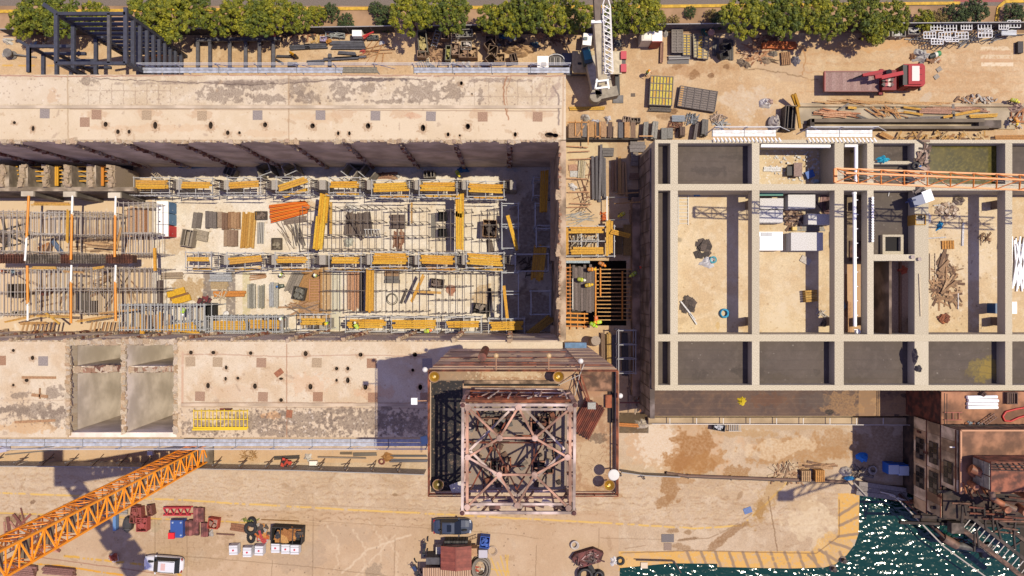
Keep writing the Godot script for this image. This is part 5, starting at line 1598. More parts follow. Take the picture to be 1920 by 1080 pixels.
	# dense tube scaffolds; several blocks, each its own
	var sc:=[[-60,396,44,470,9,3,12,"at the far west edge, north bay"],[58,398,128,438,9,2,10,"under the yellow board in the north bay"],[140,398,208,440,8,2,9,"between the middle and east poles, north bay"],[222,380,286,436,8,2,0,"west of the portable toilets"],[222,438,286,474,7,2,6,"south of the tall boards, north bay"],[60,440,128,472,5,2,0,"over the sandy floor by the blue board"],[-60,505,46,590,9,3,8,"at the far west edge, south bay"],[58,503,128,540,9,2,8,"below the rusty cages, west half of the south bay"],[140,503,212,540,8,2,9,"below the rusty cages, middle of the south bay"],[224,503,288,540,8,2,6,"below the rusty cages, east part of the south bay"],[58,545,128,585,9,2,4,"beside the slanted boards, southwest"],[140,545,212,588,9,2,4,"beside the slanted boards, south middle"],[224,545,290,580,7,2,3,"above the picket fence of boards"]]
	for q in sc:
		scaffold("tube_scaffold","dense brown grey tube scaffold "+q[7],"scaffold",q[0],q[1],q[2],q[3],-0.2,PF,q[4],q[5],[-0.3,-2.6],["cfc4ba","dcd4cc","bdb0a5"][int(absf(q[0]))%3],"dense scaffolds in the west half of the pit",q[6],0.028,false)
	# big fenced scaffold at the southwest
	scaffold("rail_scaffold","pale tube scaffold with close uprights beside the yellow labelled boards","scaffold",224,572,384,618,0.3,PF,12,2,[0.2,-1.6],"c3c5c6","",26,0.045,true)
	scaffold("rail_scaffold","pale tube scaffold with close uprights along the long yellow decks","scaffold",386,594,528,622,0.0,PF,12,2,[-0.1,-1.6],"c3c5c6","",20,0.04,true)
	# rusty rebar cages along the middle row
	for q in [[-20,44,"at the frame's west edge",1],[47,112,"west of the middle pole",0],[113,130,"short and rust red left of the middle pole",1],[132,196,"between the middle and east poles",0],[198,214,"short and rust red left of the east pole",1],[216,246,"east of the last striped pole",1]]:
		var x0:float=q[0]
		var x1:float=q[1]
		var c:=thing("rebar_cage","long rebar cage on the middle row, "+q[2],"rebar cage",W((x0+x1)/2,485,0.2))
		var L:=(x1-x0)*0.0624
		var col:=mat("8a5038" if q[3] else "a3968a",0.85,"rust")
		for k in 6:
			bar_part("long_bar",c,Vector3(-L/2,0.1-0.3*(k%2),-0.5+k*0.2),Vector3(L/2,0.1-0.3*(k%2),-0.5+k*0.2),0.06,0.06,col)
		for k in int(L/0.3):
			part_box("hoop",c,Vector3(-L/2+0.15+k*0.3,0.05,0),Vector3(0.06,0.1,1.15),col)
		part_box("formwork_side",c,Vector3(0,-0.75,0),Vector3(L,1.0,0.9),mat("9d8f82" if not q[3] else "7d4a34",0.9,"stain"))
	# boards across the west scaffolds
	var bl:=[[96,382,72,7,-1,3,"long yellow board between two pale pilaster heads"],[126,425,66,5,88,2,"upright yellow boards beside the middle pole, north bay"],[222,448,44,4,78,2,"leaning ochre boards beside the east pole, north bay"],[184,457,48,3,-4,1,"thin orange board over the sandy north bay"],[82,502,46,5,0,2,"yellow boards tucked under the west rebar cage"],[137,510,40,4,-3,2,"pale boards across the south middle pole"],[184,502,22,5,8,2,"short yellow boards under the east rebar cage"],[36,598,56,4,12,2,"slanted yellow board at the southwest edge"],[100,593,66,5,-2,2,"yellow boards along the south row, west part"],[98,597,34,4,-38,2,"crossed yellow board over the south row boards"],[178,597,72,5,9,3,"rising yellow boards left of the southeast pole"],[222,584,80,4,6,2,"long pale boards above the picket fence"],[62,606,50,5,2,2,"ochre boards low at the west end of the south row"],[240,615,40,5,0,2,"ochre boards low by the southeast pole foot"]]
	for q in bl:
		planks("boards",q[6],"boards",q[0],q[1],0.0,q[2],q[3],q[4],q[5],1,["f3b83c","eeb54a","f0c060","d9a050"] if q[6].contains("yellow") else ["d9a868","e0b47a","cf9a54"])
	# picket-like boards standing in the south row
	for q in [[78,8,"under the crossed board"],[205,9,"left of the yellow posts"]]:
		var p:=thing("picket_boards","row of short upright pale boards "+q[2],"boards",W(q[0],611,-0.6))
		for k in q[1]:
			bar_part("picket",p,Vector3(k*0.5-2,0,-0.5),Vector3(k*0.5-2.15,0.2,0.6),0.18,0.08,mat(TIMB[k%4],0.8,"wood"))
	for q in [[268,606,"left one of the two stout yellow posts"],[300,602,"right one of the two stout yellow posts"]]:
		tag(bar_part("yellow_post",self,W(q[0],q[1]-17,-0.4),W(q[0]-1,q[1]+20,-0.2),0.45,0.3,mat("f6b52e",0.6,"wood")),q[2]+" in the pale scaffold","post")
	planks("boards","tilted ochre boards at the east foot of the pale scaffold","boards",336,614,-0.4,60,14,8,4,1,YEL)
	for k in 6:
		planks("boards","%s pale plank on edge between the two yellow posts"%ORD[k],"boards",276+k*8,606,-0.6,32,4,86,1,1,["d6a97a","e0b88c"],"planks on edge in the pale scaffold")
	# on the sandy floor
	planks("boards","blue grey board leaning on a brown one in the sandy bay","boards",108,465,PF+0.4,38,9,-54,3,1,["62779c","5a6c8c","6d84a8"])
	planks("boards","brown boards beside the leaning blue board","boards",94,463,PF,36,9,66,2,1,BRN)
	planks("boards","fan of pale sticks left of the blue board","boards",83,465,PF,24,14,30,5,1,["c98a54","d9a878","b57a48"],"",0.08,"wood",0.04)
	heap("wood_scraps","wide heap of pale planks on the sandy bay floor","wood heap",185,462,PF,38,12,26,1.5,4.0,["c9a078","a98260","d8b48c","93755c"],0.14,0,16)
	heap("wood_scraps","dark timber scraps lying at the far west edge","wood heap",14,440,PF,30,26,22,1.0,3.5,["6d5a4c","8d7462","4d4038"],0.2)
	heap("wood_scraps","scattered timber below the rusty cages","wood heap",90,540,PF,70,34,26,1.0,3.0,["c49a70","8d6e56","d8b48c"],0.16)
	heap("wood_scraps","scattered timber right of the south middle pole","wood heap",200,540,PF,60,34,26,1.0,3.0,["b58a64","7d624e","d8b48c"],0.16)
	planks("boards","row of tall pale boards left of the toilets","boards",258,418,PF+0.4,58,40,90,7,1,["d9a478","c98f62","e2b890"])
	for q in [[81,548,12,8,30,"9a5648","red brown box lying in the southwest bay"],[150,565,16,34,0,"a3978d","grey upright concrete form in the south bay"],[30,586,18,6,0,"d9c9b4","pale block low at the southwest"],[24,545,22,26,0,"8d7c6e","dark frame box at the west edge of south bay"],[163,575,14,22,0,"6d625c","dark grey form beside the grey upright one"]]:
		crate("form_box",q[5+1],"form box",q[0],q[1],PF,q[2],q[3],1.4,q[4],q[5])
	person("worker in orange vest at the far west of the south bay",3,508,PF+3.2,40,0,"f2742a","f4f4f0")
	mound("blue_tarp","small pale blue sheet beside the far west worker","tarp",23,508,PF+3,9,9,0.3,0,"a9c6da",3)
	person("worker in dark clothes and yellow helmet by the northwest pole",46,442,PF+0.5,120,1,"3d4038","f6c020")
func pit_things()->void:
	# portable toilets
	for q in [[388,"3f719f","blue portable toilet, northmost of the three in the pit"],[410,"5584ab","blue portable toilet between the other two"],[432.5,"d8262a","red portable toilet at the south end of the three"]]:
		var at:=W(304.5,q[0],-3.2)
		var t:=thing("portable_toilet",q[2],"portable toilet",Vector3(at.x,PF,at.z))
		var m:=mat(q[1],0.5,"",0.0,0.6)
		part_box("cabin",t,Vector3(0,1.0,0),Vector3(1.32,2.0,1.34),m)
		part_box("roof",t,Vector3(-0.02,2.1,0),Vector3(1.4,0.2,1.4),mat("f6f4f0",0.5,"",0.0,0.75))
		part_box("door",t,Vector3(0.67,1.0,0),Vector3(0.05,1.8,0.9),m)
		tube_part("handle",t,Vector3(0.71,1.05,0.3),Vector3(0.71,1.2,0.3),0.03,mat("e8e8e8",0.4))
		tube_part("vent",t,Vector3(-0.3,2.1,0.35),Vector3(-0.3,2.28,0.35),0.09,mat("2b2b2b",0.6),8)
		tube_part("vent",t,Vector3(-0.3,2.1,-0.1),Vector3(-0.3,2.25,-0.1),0.05,mat("8fb0d0",0.6),8)
	# precast trough forms along the north wall
	for q in [[494,318,20,"westmost"],[542,316,24,"second"],[655,321,-38,"third"],[688,323,-40,"fourth"]]:
		var at:=W(q[0],q[1],-2.6)
		var t:=thing("trough_form","grey open trough form on end below the north wall, %s of the four"%q[3],"concrete form",Vector3(at.x,PF,at.z),q[2])
		for s in [-1,1]:
			part_box("side",t,Vector3(s*0.75,1.4,0),Vector3(0.12,2.8,1.4),mat("c2b7a8",0.9,"stain"))
		part_box("back",t,Vector3(0,1.4,-0.64),Vector3(1.38,2.8,0.12),mat("8a8078",0.9,"stain"))
		bar_part("top_bar",t,Vector3(-0.85,2.85,0.6),Vector3(0.85,2.85,0.6),0.08,0.08,mat("c9c9c9",0.5))
	crate("open_form","small grey open form by the north wall, east of the troughs","form box",804,326,PF,20,14,2.0,4,"a89d90")
	crate("open_form","tipped grey open form near the west end of the north row","form box",430,322,PF,22,16,1.2,-24,"9b9087")
	heap("wood_scraps","brown planks piled below the north wall","wood heap",726,330,PF,14,5,14,1.0,2.2,["b5866a","9d6f54","c9a07c"],0.18,0,14)
	mound("white_sack","white sack beside the brown planks under the north wall","sack",745,330,PF,9,8,0.5,0,"f2efe8",31,0.3,0.6)
	mound("blue_sheet","blue sheet crumpled in the shade of the north wall","tarp",868,318,PF,24,10,0.4,0,"2f86d0",12)
	mound("blue_sheet","long pale blue sheet in the shade near the pit's ladder","tarp",365,312,PF,60,8,0.15,0,"7fa9c4",14)
	ladder("pale ladder leaning at the west end of the north wall",287,322,PF+1.6,44,8,-40,"c9b49a","ladder",12)
	person("worker in yellow green vest in the shade by the blue sheet",857,323,PF,30,1,"c6d92a","e9d34a")
	# between the north and the middle row, west to east
	crate("form_box","open grey bin right below the toilets","form box",350,446,PF,21,32,1.3,-10,"b5a796")
	planks("panels","grey panel leaning on the open grey bin","panel",375,441,PF,30,20,-12,2,3,["b9aa94","c6b8a2"])
	planks("panels","dark mottled narrow panel right of the toilets","panel",369,413,PF,30,17,83,2,2,["7d7268","8d8278"])
	planks("panels","dark grey panel stack beside the narrow mottled one","panel",395,412,PF,32,21,90,3,4,["6d645e","786e68","857a72"])
	planks("panels","beige strip panel right of the dark grey stack","panel",412,412,PF,29,9,90,1,3,["b59c82"])
	planks("panels","dark brown boards next to the beige strip panel","panel",421,414,PF,32,11,90,2,4,["7d5c46","8d6a50"])
	planks("panels","light brown board stack beside the dark brown boards","panel",438,413,PF,31,22,90,4,4,["b58a60","c49a6e","a87c54"])
	planks("panels","weathered brown board stack below the light brown one","panel",432,446,PF,32,26,90,4,3,["a88a70","b89a7c","987a62"])
	planks("timber_stack","wide stack of ochre timbers near the orange tubes","timber",465,432,PF,68,26,86,6,2,["dca440","d39a3a","e6b45a"],"",0.14)
	crate("tray","dark frame tray left of the orange tubes","tray",489,404,PF,22,16,0.4,0,"5d4f45","8d7a6a")
	var ot:=thing("tube_stack","fan of bright orange steel tubes on the pit floor","tubes",W(544,395,PF+0.3),10)
	for k in 11:
		var u:=(k-5)/5.0
		tube_part("tube",ot,Vector3(-2.6+rng.randf()*0.2,0.1+(k%2)*0.12,u*1.05),Vector3(2.6-absf(u)*0.5,0.1+(k%2)*0.12,u*0.72-0.1),0.085,mat(["ff8a1e","ff7a14","ff9a30"][k%3],0.5),8)
	for s in [-1.2,1.5]:
		bar_part("bearer",ot,Vector3(s,0.0,-1.1),Vector3(s,0.0,1.1),0.1,0.1,mat("b58a60",0.8,"wood"))
	planks("boards","curved grey brown boards south of the orange tubes","boards",553,413,PF,46,12,8,3,1,["8d7a6c","7a685c","9b887a"])
	pipes("pipe_stack","short stack of grey pipes at the timber stack's right","pipes",489,437,PF,40,13,88,4,"a9a49c","",0.5,0.3)
	crate("crate","small slatted crate near the rod bundle","crate",518,457,PF,18,22,0.6,0,"7d7060","a39780")
	heap("steel_rods","loose bundle of grey steel rods on the floor","rods",558,442,PF,10,16,24,1.6,2.8,["7a6f68","8d827a","6a5f58"],0.06,104,9)
	heap("steel_rods","few thin rods beside the small slatted crate","rods",538,438,PF,12,18,9,2.0,3.0,["8d7a66","a59280"],0.05,122,10)
	# long yellow beam bundles carried across the grids
	for q in [[606,390,8,56,84,18,"upper half of the long yellow beams left of the brown boards"],[598,436,8,66,84,18,"lower half of the long yellow beams left of the brown boards"],[862,386,8,44,90,16,"upper half of the yellow beams by the black frames"],[862,432,8,72,90,15,"lower half of the yellow beams by the black frames"]]:
		planks("yellow_beams",q[6],"beams",q[0],q[1],RT-1.0,q[3],q[5],q[4],4,2,["ffc21a","f8b610","ffcc2e"],"",0.2)
	planks("yellow_beams","thin ochre boards right of the long yellow beams","beams",620,410,PF+1.6,60,5,90,1,2,["e2b45a"])
	planks("panels","heap of dark brown boards under the wire grid","panel",662,420,PF,44,30,80,5,2,["6d5d54","7d6a5e","5f5048"])
	planks("panels","dark boards slanting on the brown heap","panel",686,418,PF+0.3,40,22,98,4,1,["74645a","66574e"])
	planks("boards","single dark plank thrown across the brown heap","boards",665,425,PF+0.7,56,5,-58,1,1,["5d4d44"])
	mound("white_sacks","white plastic sacks north of the brown board heap","sacks",658,391,PF,28,20,0.5,0,"f4f0ea",41,0.4,0.6)
	mound("white_sacks","pale sack with green bits south of the brown heap","sacks",653,455,PF,20,18,0.5,0,"dfe0d2",43,0.4,0.55)
	var bench:=thing("trestle","white metal trestle with many legs beside the brown heap","trestle",W(699,438,PF+0.6))
	for k in 6:
		bar_part("leg",bench,Vector3(-0.9+k*0.36,0.25,-0.5),Vector3(-0.9+k*0.36,-0.4,0.5),0.07,0.07,mat("e6e4e0",0.5))
	bar_part("top_rail",bench,Vector3(-1.0,0.3,-0.5),Vector3(1.0,0.3,-0.5),0.08,0.08,mat("e6e4e0",0.5))
	bar_part("top_rail",bench,Vector3(-1.0,-0.1,0.4),Vector3(1.0,-0.1,0.4),0.08,0.08,mat("e6e4e0",0.5))
	planks("panels","square stack of brown boards in the middle grid","panel",745,415,PF,26,26,0,5,7,["7a665a","8a7466","6d5a50"],"",0.11)
	heap("brick_pile","reddish pile of short timbers below the square stack","timber",748,448,PF,11,15,36,0.6,1.8,["9d6a4e","b58264","84563e","c9a488"],0.14,90,12)
	bar_part("post",thing("timber_post","upright ochre timber in the middle grid","post",W(775,402,PF)),Vector3(0,1.4,-1.3),Vector3(0,1.4,1.3),0.22,0.16,mat("e0ac50",0.7,"wood"))
	for q in [[829,405,"upper"],[829,436,"lower"]]:
		crate("black_form","%s of two black square frames in the pit"%q[2],"frame",q[0],q[1],PF,15,16,1.1,0,"262220","","",0.0)
	pipes("pipe_stack","thin grey pipes left of the black frames","pipes",812,424,PF,44,8,90,4,"8f887f","",0.5,0.3)
	crate("tool_box","big brown box with a dark hatch near the east shade","box",918,428,PF,26,32,1.9,-3,"a5805e","5a4a40")
	planks("boards","two dark planks trailing from the big brown box","boards",919,462,PF,26,12,100,2,1,["6d5c50","7d6a5c"])
	planks("boards","slanted yellow plank hanging in the east shade","boards",961,437,RT,66,7,-74,1,2,["ffc41a"])
	planks("boards","upright yellow plank at the edge of the east shade","boards",948,567,RT,60,6,-84,1,2,["f6b52a"])
	planks("yellow_beams","tall yellow beam bundle in the northeast corner shade","beams",1020,358,RT,84,15,88,4,2,["f2b420","e8aa1a"],"",0.2)
	planks("yellow_beams","yellow beam bundle midway along the east wall","beams",1010,492,RT-0.5,66,24,84,5,2,["e8b02a","d9a022"],"",0.2)
	planks("yellow_beams","yellow beams leaning in the southeast corner","beams",1013,612,RT-1.0,58,16,38,4,2,["d9a83a","c89a34"],"",0.2)
	heap("wood_scraps","dark scraps in the shade under the east wall","wood heap",990,500,PF,16,16,16,0.6,1.6,["5d4f45","7a695c"],0.14)
	# south bay, west to east
	planks("boards","flat grey brown sticks on the pale south floor","boards",322,517,PF,46,13,2,6,1,["b39a80","9d866e","c6ae92"])
	planks("boards","dark brown post lying at the edge of the pale floor","boards",299,549,PF,46,10,90,1,3,["6d5a54"])
	for q in [[330,548,16,"upper"],[339,562,16,"lower"]]:
		planks("yellow_board","%s of two bright yellow boards in the south bay"%q[3],"panel",q[0],q[1],PF+0.4,34,12,q[2],1,2,["fcc41a"])
	planks("panels","brown board between the two bright yellow ones","panel",335,556,PF+0.2,36,7,16,1,2,["a0703e"])
	planks("panels","stack of pale bluish metal sheets on the dark floor strip","panel",413,519,PF,42,18,0,4,3,["b9bcc4","a9adb6","c9cbd0"])
	planks("boards","beige boards just below the bluish metal sheets","boards",411,535,PF,34,14,0,3,1,["d6bf98","c9ae84"])
	planks("boards","small fan of brown boards north of the grey bundles","boards",483,518,PF,34,12,4,4,1,["b8865c","a5744c","c99a70"],"",0.1,"wood",0.05)
	for q in [[471,555,46,15,"west","b5b09a"],[489,556,44,12,"middle","a9a490"],[513,553,46,17,"east","b9bcc0"]]:
		planks("panels","long grey panel bundle lying north to south, the %s one"%q[4],"panel",q[0],q[1],PF,q[2],q[3],90,4,3,[q[5],"c6c2b4","98958a"])
	for q in [[548,551,"upper"],[548,556,"x"]]:
		if q[2]=="upper":
			planks("orange_beams","two orange beams with a pale trestle in the south bay","beams",430,551,PF+0.7,60,11,1,2,1,["f0a040","e8963a"],"",0.2)
	heap("trestle_sticks","pale trestle sticks over the orange beams","sticks",415,551,PF+1.0,10,8,9,1.0,1.8,["e6d2b4","d9c09a"],0.07)
	heap("fuel_gear","dark red and black gear beside the dark shaft","gear",381,566,PF,12,10,14,0.4,0.9,["6d2f34","2f2a2c","8d3a3e"],0.35)
	crate("shaft_opening","square black shaft opening in the south floor","shaft",394,585,PF,20,34,0.8,0,"1a1715")
	var lampb:=mound("white_ball","small brilliant white plastic drum in the south bay","drum",422,588,PF+0.3,10,10,0.7,0,"ffffff",77,0.0,0.85)
	lampb.set_meta("category","drum")
	planks("panels","grey wooden panels leaning askew by two workers","panel",551,529,PF,44,22,66,5,2,["978c80","a89c8e","877c70"])
	crate("crate","dark crate of steel bits below the leaning grey panels","crate",560,550,PF,22,24,0.9,-12,"5d564e","8d8a80")
	ladder("pinkish wooden mat on the ochre boards",590,543,PF,40,18,90,"d89a78","wooden mat",8)
	heap("wood_scraps","spread of brown planks at the south end of the bay","wood heap",566,578,PF,32,13,34,0.8,2.6,["b58a64","8d7a6c","c9a07a","a0703e"],0.16,0,30)
	planks("panels","ochre plywood sheet under the pinkish mat","panel",582,546,PF-0.08,84,40,90,2,1,["c08e52","b8864a"])
	planks("panels","pinkish boards standing in the wire grid","panel",662,543,PF,76,23,90,5,2,["d9a078","cf946c","e2b08a"])
	planks("boards","dark narrow boards right of the pinkish ones","boards",677,543,PF,76,6,90,1,4,["4d4440"])
	planks("yellow_beams","pair of upright yellow beams in the south bay","beams",693,545,RT-1.2,82,15,89,3,2,["f3b52c","e9ab28"],"",0.2)
	planks("panels","beige and grey boards stacked by the middle row","panel",735,518,PF,28,26,0,4,3,["b58f6a","8d8a88","7d7876"])
	planks("boards","slanted yellow board in the south grid","boards",783,540,RT-1.4,62,6,65,2,1,["f6b52a","eeac2a"])
	planks("boards","thin ochre board running east from the slanted one","boards",806,548,RT-1.5,44,5,-3,1,1,["e8b45c"])
	planks("boards","dark slanted plank left of the yellow slanted board","boards",757,555,PF,30,5,68,1,1,["5a4c44"])
	crate("crate","small dark crate in the south grid","crate",820,531,PF,24,17,0.8,-6,"6d5a50","8d7870")
	crate("crate","dark crate with white bits near the east shade","crate",900,578,PF,26,18,0.9,-8,"443a34","a89888")
	heap("brick_bits","small reddish heap right of the dark crate","heap",845,543,PF,5,9,12,0.3,0.7,["c88a6c","b5745a","d9a890"],0.3)
	planks("boards","dark upright plank beside the sand patch","boards",917,566,PF,54,5,86,1,2,["3d3430"])
	coil("wire_coil","tangle of dark wire in the south grid","wire",735,560,PF,0.7,4,0.03,"5d564e",4)
	# workers
	for q in [["worker in lime vest stepping by the grey bundles",526,515,70,0,"c8e03c","f4f4f0"],["worker in dark vest and blue helmet below the lime one",527,536,-80,1,"3d4a3a","3a78b8"],["worker in lime vest on the ochre boards",591,517,160,0,"d0e04a","f8f6ee"]]:
		person(q[0],q[1],q[2],PF,q[3],q[4],q[5],q[6])
	for q in [["worker in lime vest and orange trousers on the south row",612,606,10,0,"c8f030","f4c020"],["worker in pale lime vest at the south scaffold edge",668,613,200,1,"d2ee50","e8ead0"],["worker with orange helmet on the south row",799,621,100,1,"cfe63a","f47a1e"],["worker in white helmet on the south row planks",527,597,30,0,"d9e8b0","f6f6f6"],["worker in lime and red by the pale scaffold",342,582,0,1,"b8e040","f2f2f2"]]:
		person(q[0],q[1],q[2],RT,q[3],q[4],q[5],q[6])
# trees, fences, walkways
func crown_mesh(sd:int,clumps:int,flat:float,a:String,b:String)->ArrayMesh:
	var r:=RandomNumberGenerator.new()
	r.seed=sd
	var g:=Geo.new()
	var c0:=KL(a)
	var c1:=KL(b)
	for i in clumps:
		var u:=r.randf()*TAU
		var q:=sqrt(r.randf())
		var rad:=q*r.randf_range(0.8,1.12)
		var y:=flat*sqrt(maxf(0.0,1.0-q*q*0.9))*r.randf_range(0.55,1.05)
		var c:=Vector3(cos(u)*rad*r.randf_range(0.9,1.12),y,sin(u)*rad)
		var s:=r.randf_range(0.06,0.17)
		var tone:=c0.lerp(c1,r.randf())
		for j in 46:
			var d:=Vector3(r.randfn(),absf(r.randfn())*0.8-0.25,r.randfn()).normalized()
			var p:=c+d*s*r.randf_range(0.5,1.05)
			var f:=r.randf_range(0.75,1.25)
			g.col=Color(tone.r*f,tone.g*f,tone.b*f)
			var up:=(d+Vector3(r.randf()-0.5,r.randf()*0.7,r.randf()-0.5)).normalized()
			var x:=up.cross(Vector3(r.randfn(),r.randfn(),r.randfn())).normalized()
			var z:=up.cross(x)
			var w:=r.randf_range(0.014,0.034)
			g.quad(p-x*w-z*w*1.7,p+x*w-z*w*1.2,p+x*w+z*w*1.7,p-x*w+z*w*1.2)
	return g.mesh()
func trees()->void:
	var leaf:=vmat(0.75).duplicate()
	leaf.backlight_enabled=true
	leaf.backlight=Color(0.16,0.2,0.03)
	var kinds:=[crown_mesh(1,150,0.75,"5d6a0a","aca60f"),crown_mesh(2,130,0.7,"55650c","98980f"),crown_mesh(3,160,0.8,"465a10","8a8e12"),crown_mesh(4,110,0.95,"3f5226","5c6b30"),crown_mesh(5,90,0.7,"8d7a42","a88e4c")]
	var bark:=mat("6b5140",0.9,"fine")
	var protos:=[]
	for k in 5:
		var t:=thing("pine_tree" if k<3 else "shrub","","tree")
		obj("crown",kinds[k],leaf,t,Transform3D(Basis(),Vector3(0,0.55 if k<3 else 0.1,0)))
		var g:=Geo.new()
		g.tube(Vector3(0,-1.3 if k<3 else -0.2,0),Vector3(0.04,0.75,0.03),0.07,7,0.03)
		geo("trunk",g,bark,t)
		for l in 5:
			g=Geo.new()
			g.tube(Vector3(0.02,0.1+l*0.1,0.01),Vector3(cos(l*1.3)*0.7,0.75+0.1*(l%3),sin(l*1.3)*0.7),0.035,5,0.012)
			geo("limb",g,bark,t)
		protos.append(t)
	var used:=[false,false,false,false,false]
	var spots:=[[12,36,30,0,"at the picture's top left corner, over a rubbish heap"],[52,22,40,1,"second from the top left corner"],[102,34,42,2,"just behind the left end of the dark steel frame"],[150,22,30,0,"above the dark frame's top beam"],[262,22,40,1,"at the sloping right end of the dark steel frame"],[312,32,46,0,"large, right of the dark steel frame"],[355,14,38,2,"behind the large one right of the steel frame"],[396,34,30,1,"above the low portal frame's left post"],[436,22,38,0,"above the middle of the low portal frame"],[474,30,36,2,"above the low portal frame's right half"],[508,22,36,0,"above the right end of the low portal frame"],[544,24,30,1,"left of the round bright bush"],[765,24,40,0,"behind the leftmost tall column forms"],[798,14,34,1,"behind the fence left of the crates"],[846,22,38,2,"behind the fence above the crate heap"],[918,26,30,1,"behind the fence above the brown crate"],[956,32,36,0,"behind the fence above the blue sheet"],[992,16,42,2,"left of the white crane's boom, back row"],[1040,24,38,0,"left of the white crane's boom, front"],[1082,26,36,1,"touching the crane boom's left side"],[1162,26,34,2,"right of the crane's folded lattice"],[1204,22,40,0,"above the white and red cabins"],[1236,26,26,1,"right edge of the clump above the cabins"],[1402,30,42,0,"above the timber heap, westmost of the big eastern row"],[1442,16,38,1,"above the timber heap, behind"],[1482,34,40,2,"casting shade beside the orange beams"],[1532,22,40,0,"middle of the big eastern row"],[1574,32,38,1,"casting the ragged shade left of the scaffold pile"],[1632,26,40,2,"above the left end of the scaffold pile"],[1664,44,30,0,"leaning over the fence by the scaffold pile"],[1702,22,32,1,"right end of the big eastern row"]]
	var lk:=["bright olive","mid green","dark olive"]
	for q in spots:
		var k:int=q[3]
		var r:float=q[2]*0.058*0.95
		var at:=W(q[0],q[1]-8,6.0)
		var lbl:="%s pine crown %s"%[lk[k],q[4]]
		var t:Node3D=protos[k]
		if used[k]:
			t=dup(protos[k],lbl,Vector3(at.x,r*1.25,at.z),rng.randf()*360,"tree","pines beyond the site fence",r)
		else:
			used[k]=true
			t.position=Vector3(at.x,r*1.25,at.z)
			t.scale=Vector3.ONE*r
			tag(t,lbl,"tree","pines beyond the site fence")
	var shrubs:=[[592,27,21,0,"round bright green bush left of the gap in the trees"],[615,16,19,3,"darker round bush behind the bright one"],[646,36,19,3,"dark low bush right of the bright round one"],[714,22,22,3,"grey green cypress at the path's right side"],[720,40,16,3,"lower part shrub in front of the cypress"],[1299,16,13,3,"small dark sapling alone by the yellow kerb"],[1266,34,15,4,"dry brown shrub beside the dark sapling"],[1340,22,15,4,"dry shrub left of the eastern tree row"],[1356,32,20,3,"dark shrub in the shade of the eastern trees"],[1640,58,20,0,"small bush hanging over the fence by the scaffolds"],[1735,36,22,0,"reddish green shrub left of the dark shrub"],[1768,32,22,4,"flowering shrub behind the scaffold pile"],[1800,24,26,3,"large dark shrub near the pink road"],[1836,18,28,3,"dark tree beside the pink road"],[1908,24,26,3,"clipped dark hedge in the yellow kerb corner"],[185,40,24,4,"dry shrub inside the steel frame"],[700,8,14,3,"small dark bush by the road above the path"]]
	for q in shrubs:
		var k:int=q[3]
		var r:float=q[2]*0.06*0.9
		var at:=W(q[0],q[1],1.5)
		var src:Node3D=protos[k]
		var t:=src
		if used[k]:
			t=dup(src,q[4],Vector3(at.x,0.1,at.z),rng.randf()*360,"shrub","",r)
			if k<3:
				t.name=numbered(self,"shrub")
				t.position.y=r*0.2
		else:
			used[k]=true
			t.position=Vector3(at.x,0.1,at.z)
			t.scale=Vector3.ONE*r
			tag(t,q[4],"shrub")
func fence(label:String,pts:Array,h:float,hexes:Array,step:float,lean:=0.0)->Node3D:
	var o:=W(pts[0][0],pts[0][1],0)
	var t:=thing("site_fence",label,"fence",o)
	for i in pts.size()-1:
		var a:=W(pts[i][0],pts[i][1],0)-o
		var b:=W(pts[i+1][0],pts[i+1][1],0)-o
		var n:=maxi(1,int(a.distance_to(b)/step))
		for k in n:
			var p:=a.lerp(b,k/float(n))
			var q:=a.lerp(b,(k+1)/float(n))
			var g:=Geo.new()
			g.bar(p+Vector3(0.03,h/2,rng.randf_range(-0.05,0.05)),q+Vector3(-0.03,h/2,rng.randf_range(-0.05,0.05)),0.06,h)
			geo("panel",g,mat(hexes[rng.randi()%hexes.size()],0.8,"grain"),t)
			part_box("post",t,p+Vector3(0,h/2,lean*0.5),Vector3(0.1,h+0.1,0.1),mat("8d8a88",0.6))
			if lean!=0.0:
				bar_part("prop",t,p+Vector3(0,h*0.9,0),p+Vector3(0.1,0.02,lean),0.07,0.07,mat("7a5a48",0.8))
		bar_part("top_rail",t,a+Vector3(0,h,0),b+Vector3(0,h,0),0.1,0.08,mat("a9a6a3",0.6))
	return t
func walkway(label:String,x0:float,x1:float,y0:float,y1:float,lvl:float,seg:float,railside:float,hex:String,gaps:=[])->Node3D:
	var a:=W(x0,y0,lvl)
	var b:=W(x1,y1,lvl)
	var t:=thing("scaffold_walkway",label,"walkway",Vector3((a.x+b.x)/2,lvl,(a.z+b.z)/2))
	var L:=b.x-a.x
	var D:=b.z-a.z
	var n:=int(L/seg)
	for i in n:
		if i in gaps:
			continue
		for j in 2:
			part_box("deck_plank",t,Vector3(-L/2+(i+0.5)*L/n,-0.05,(j-0.5)*D/2),Vector3(L/n-0.06,0.08,D/2-0.04),mat(hex,0.5,"grain",0.0,0.5+0.06*((i*3+j)%3)))
	var g:=mat("dcdee0",0.5)
	for i in n+1:
		var x:=-L/2+i*L/n
		bar_part("post",t,Vector3(x,-2.5,railside*(D/2+0.06)),Vector3(x,1.15,railside*(D/2+0.06)),0.08,0.08,g)
		bar_part("transom",t,Vector3(x,-0.12,-D/2),Vector3(x,-0.12,D/2),0.08,0.06,mat("7d7f84",0.5))
		if i%2==0:
			bar_part("brace",t,Vector3(x,1.0,railside*(D/2+0.08)),Vector3(x+L/n*0.5,-0.6,railside*(D/2)),0.05,0.05,g)
	for y in [0.55,1.1]:
		bar_part("rail",t,Vector3(-L/2,y,railside*(D/2+0.06)),Vector3(L/2,y,railside*(D/2+0.06)),0.06,0.06,g)
	return t
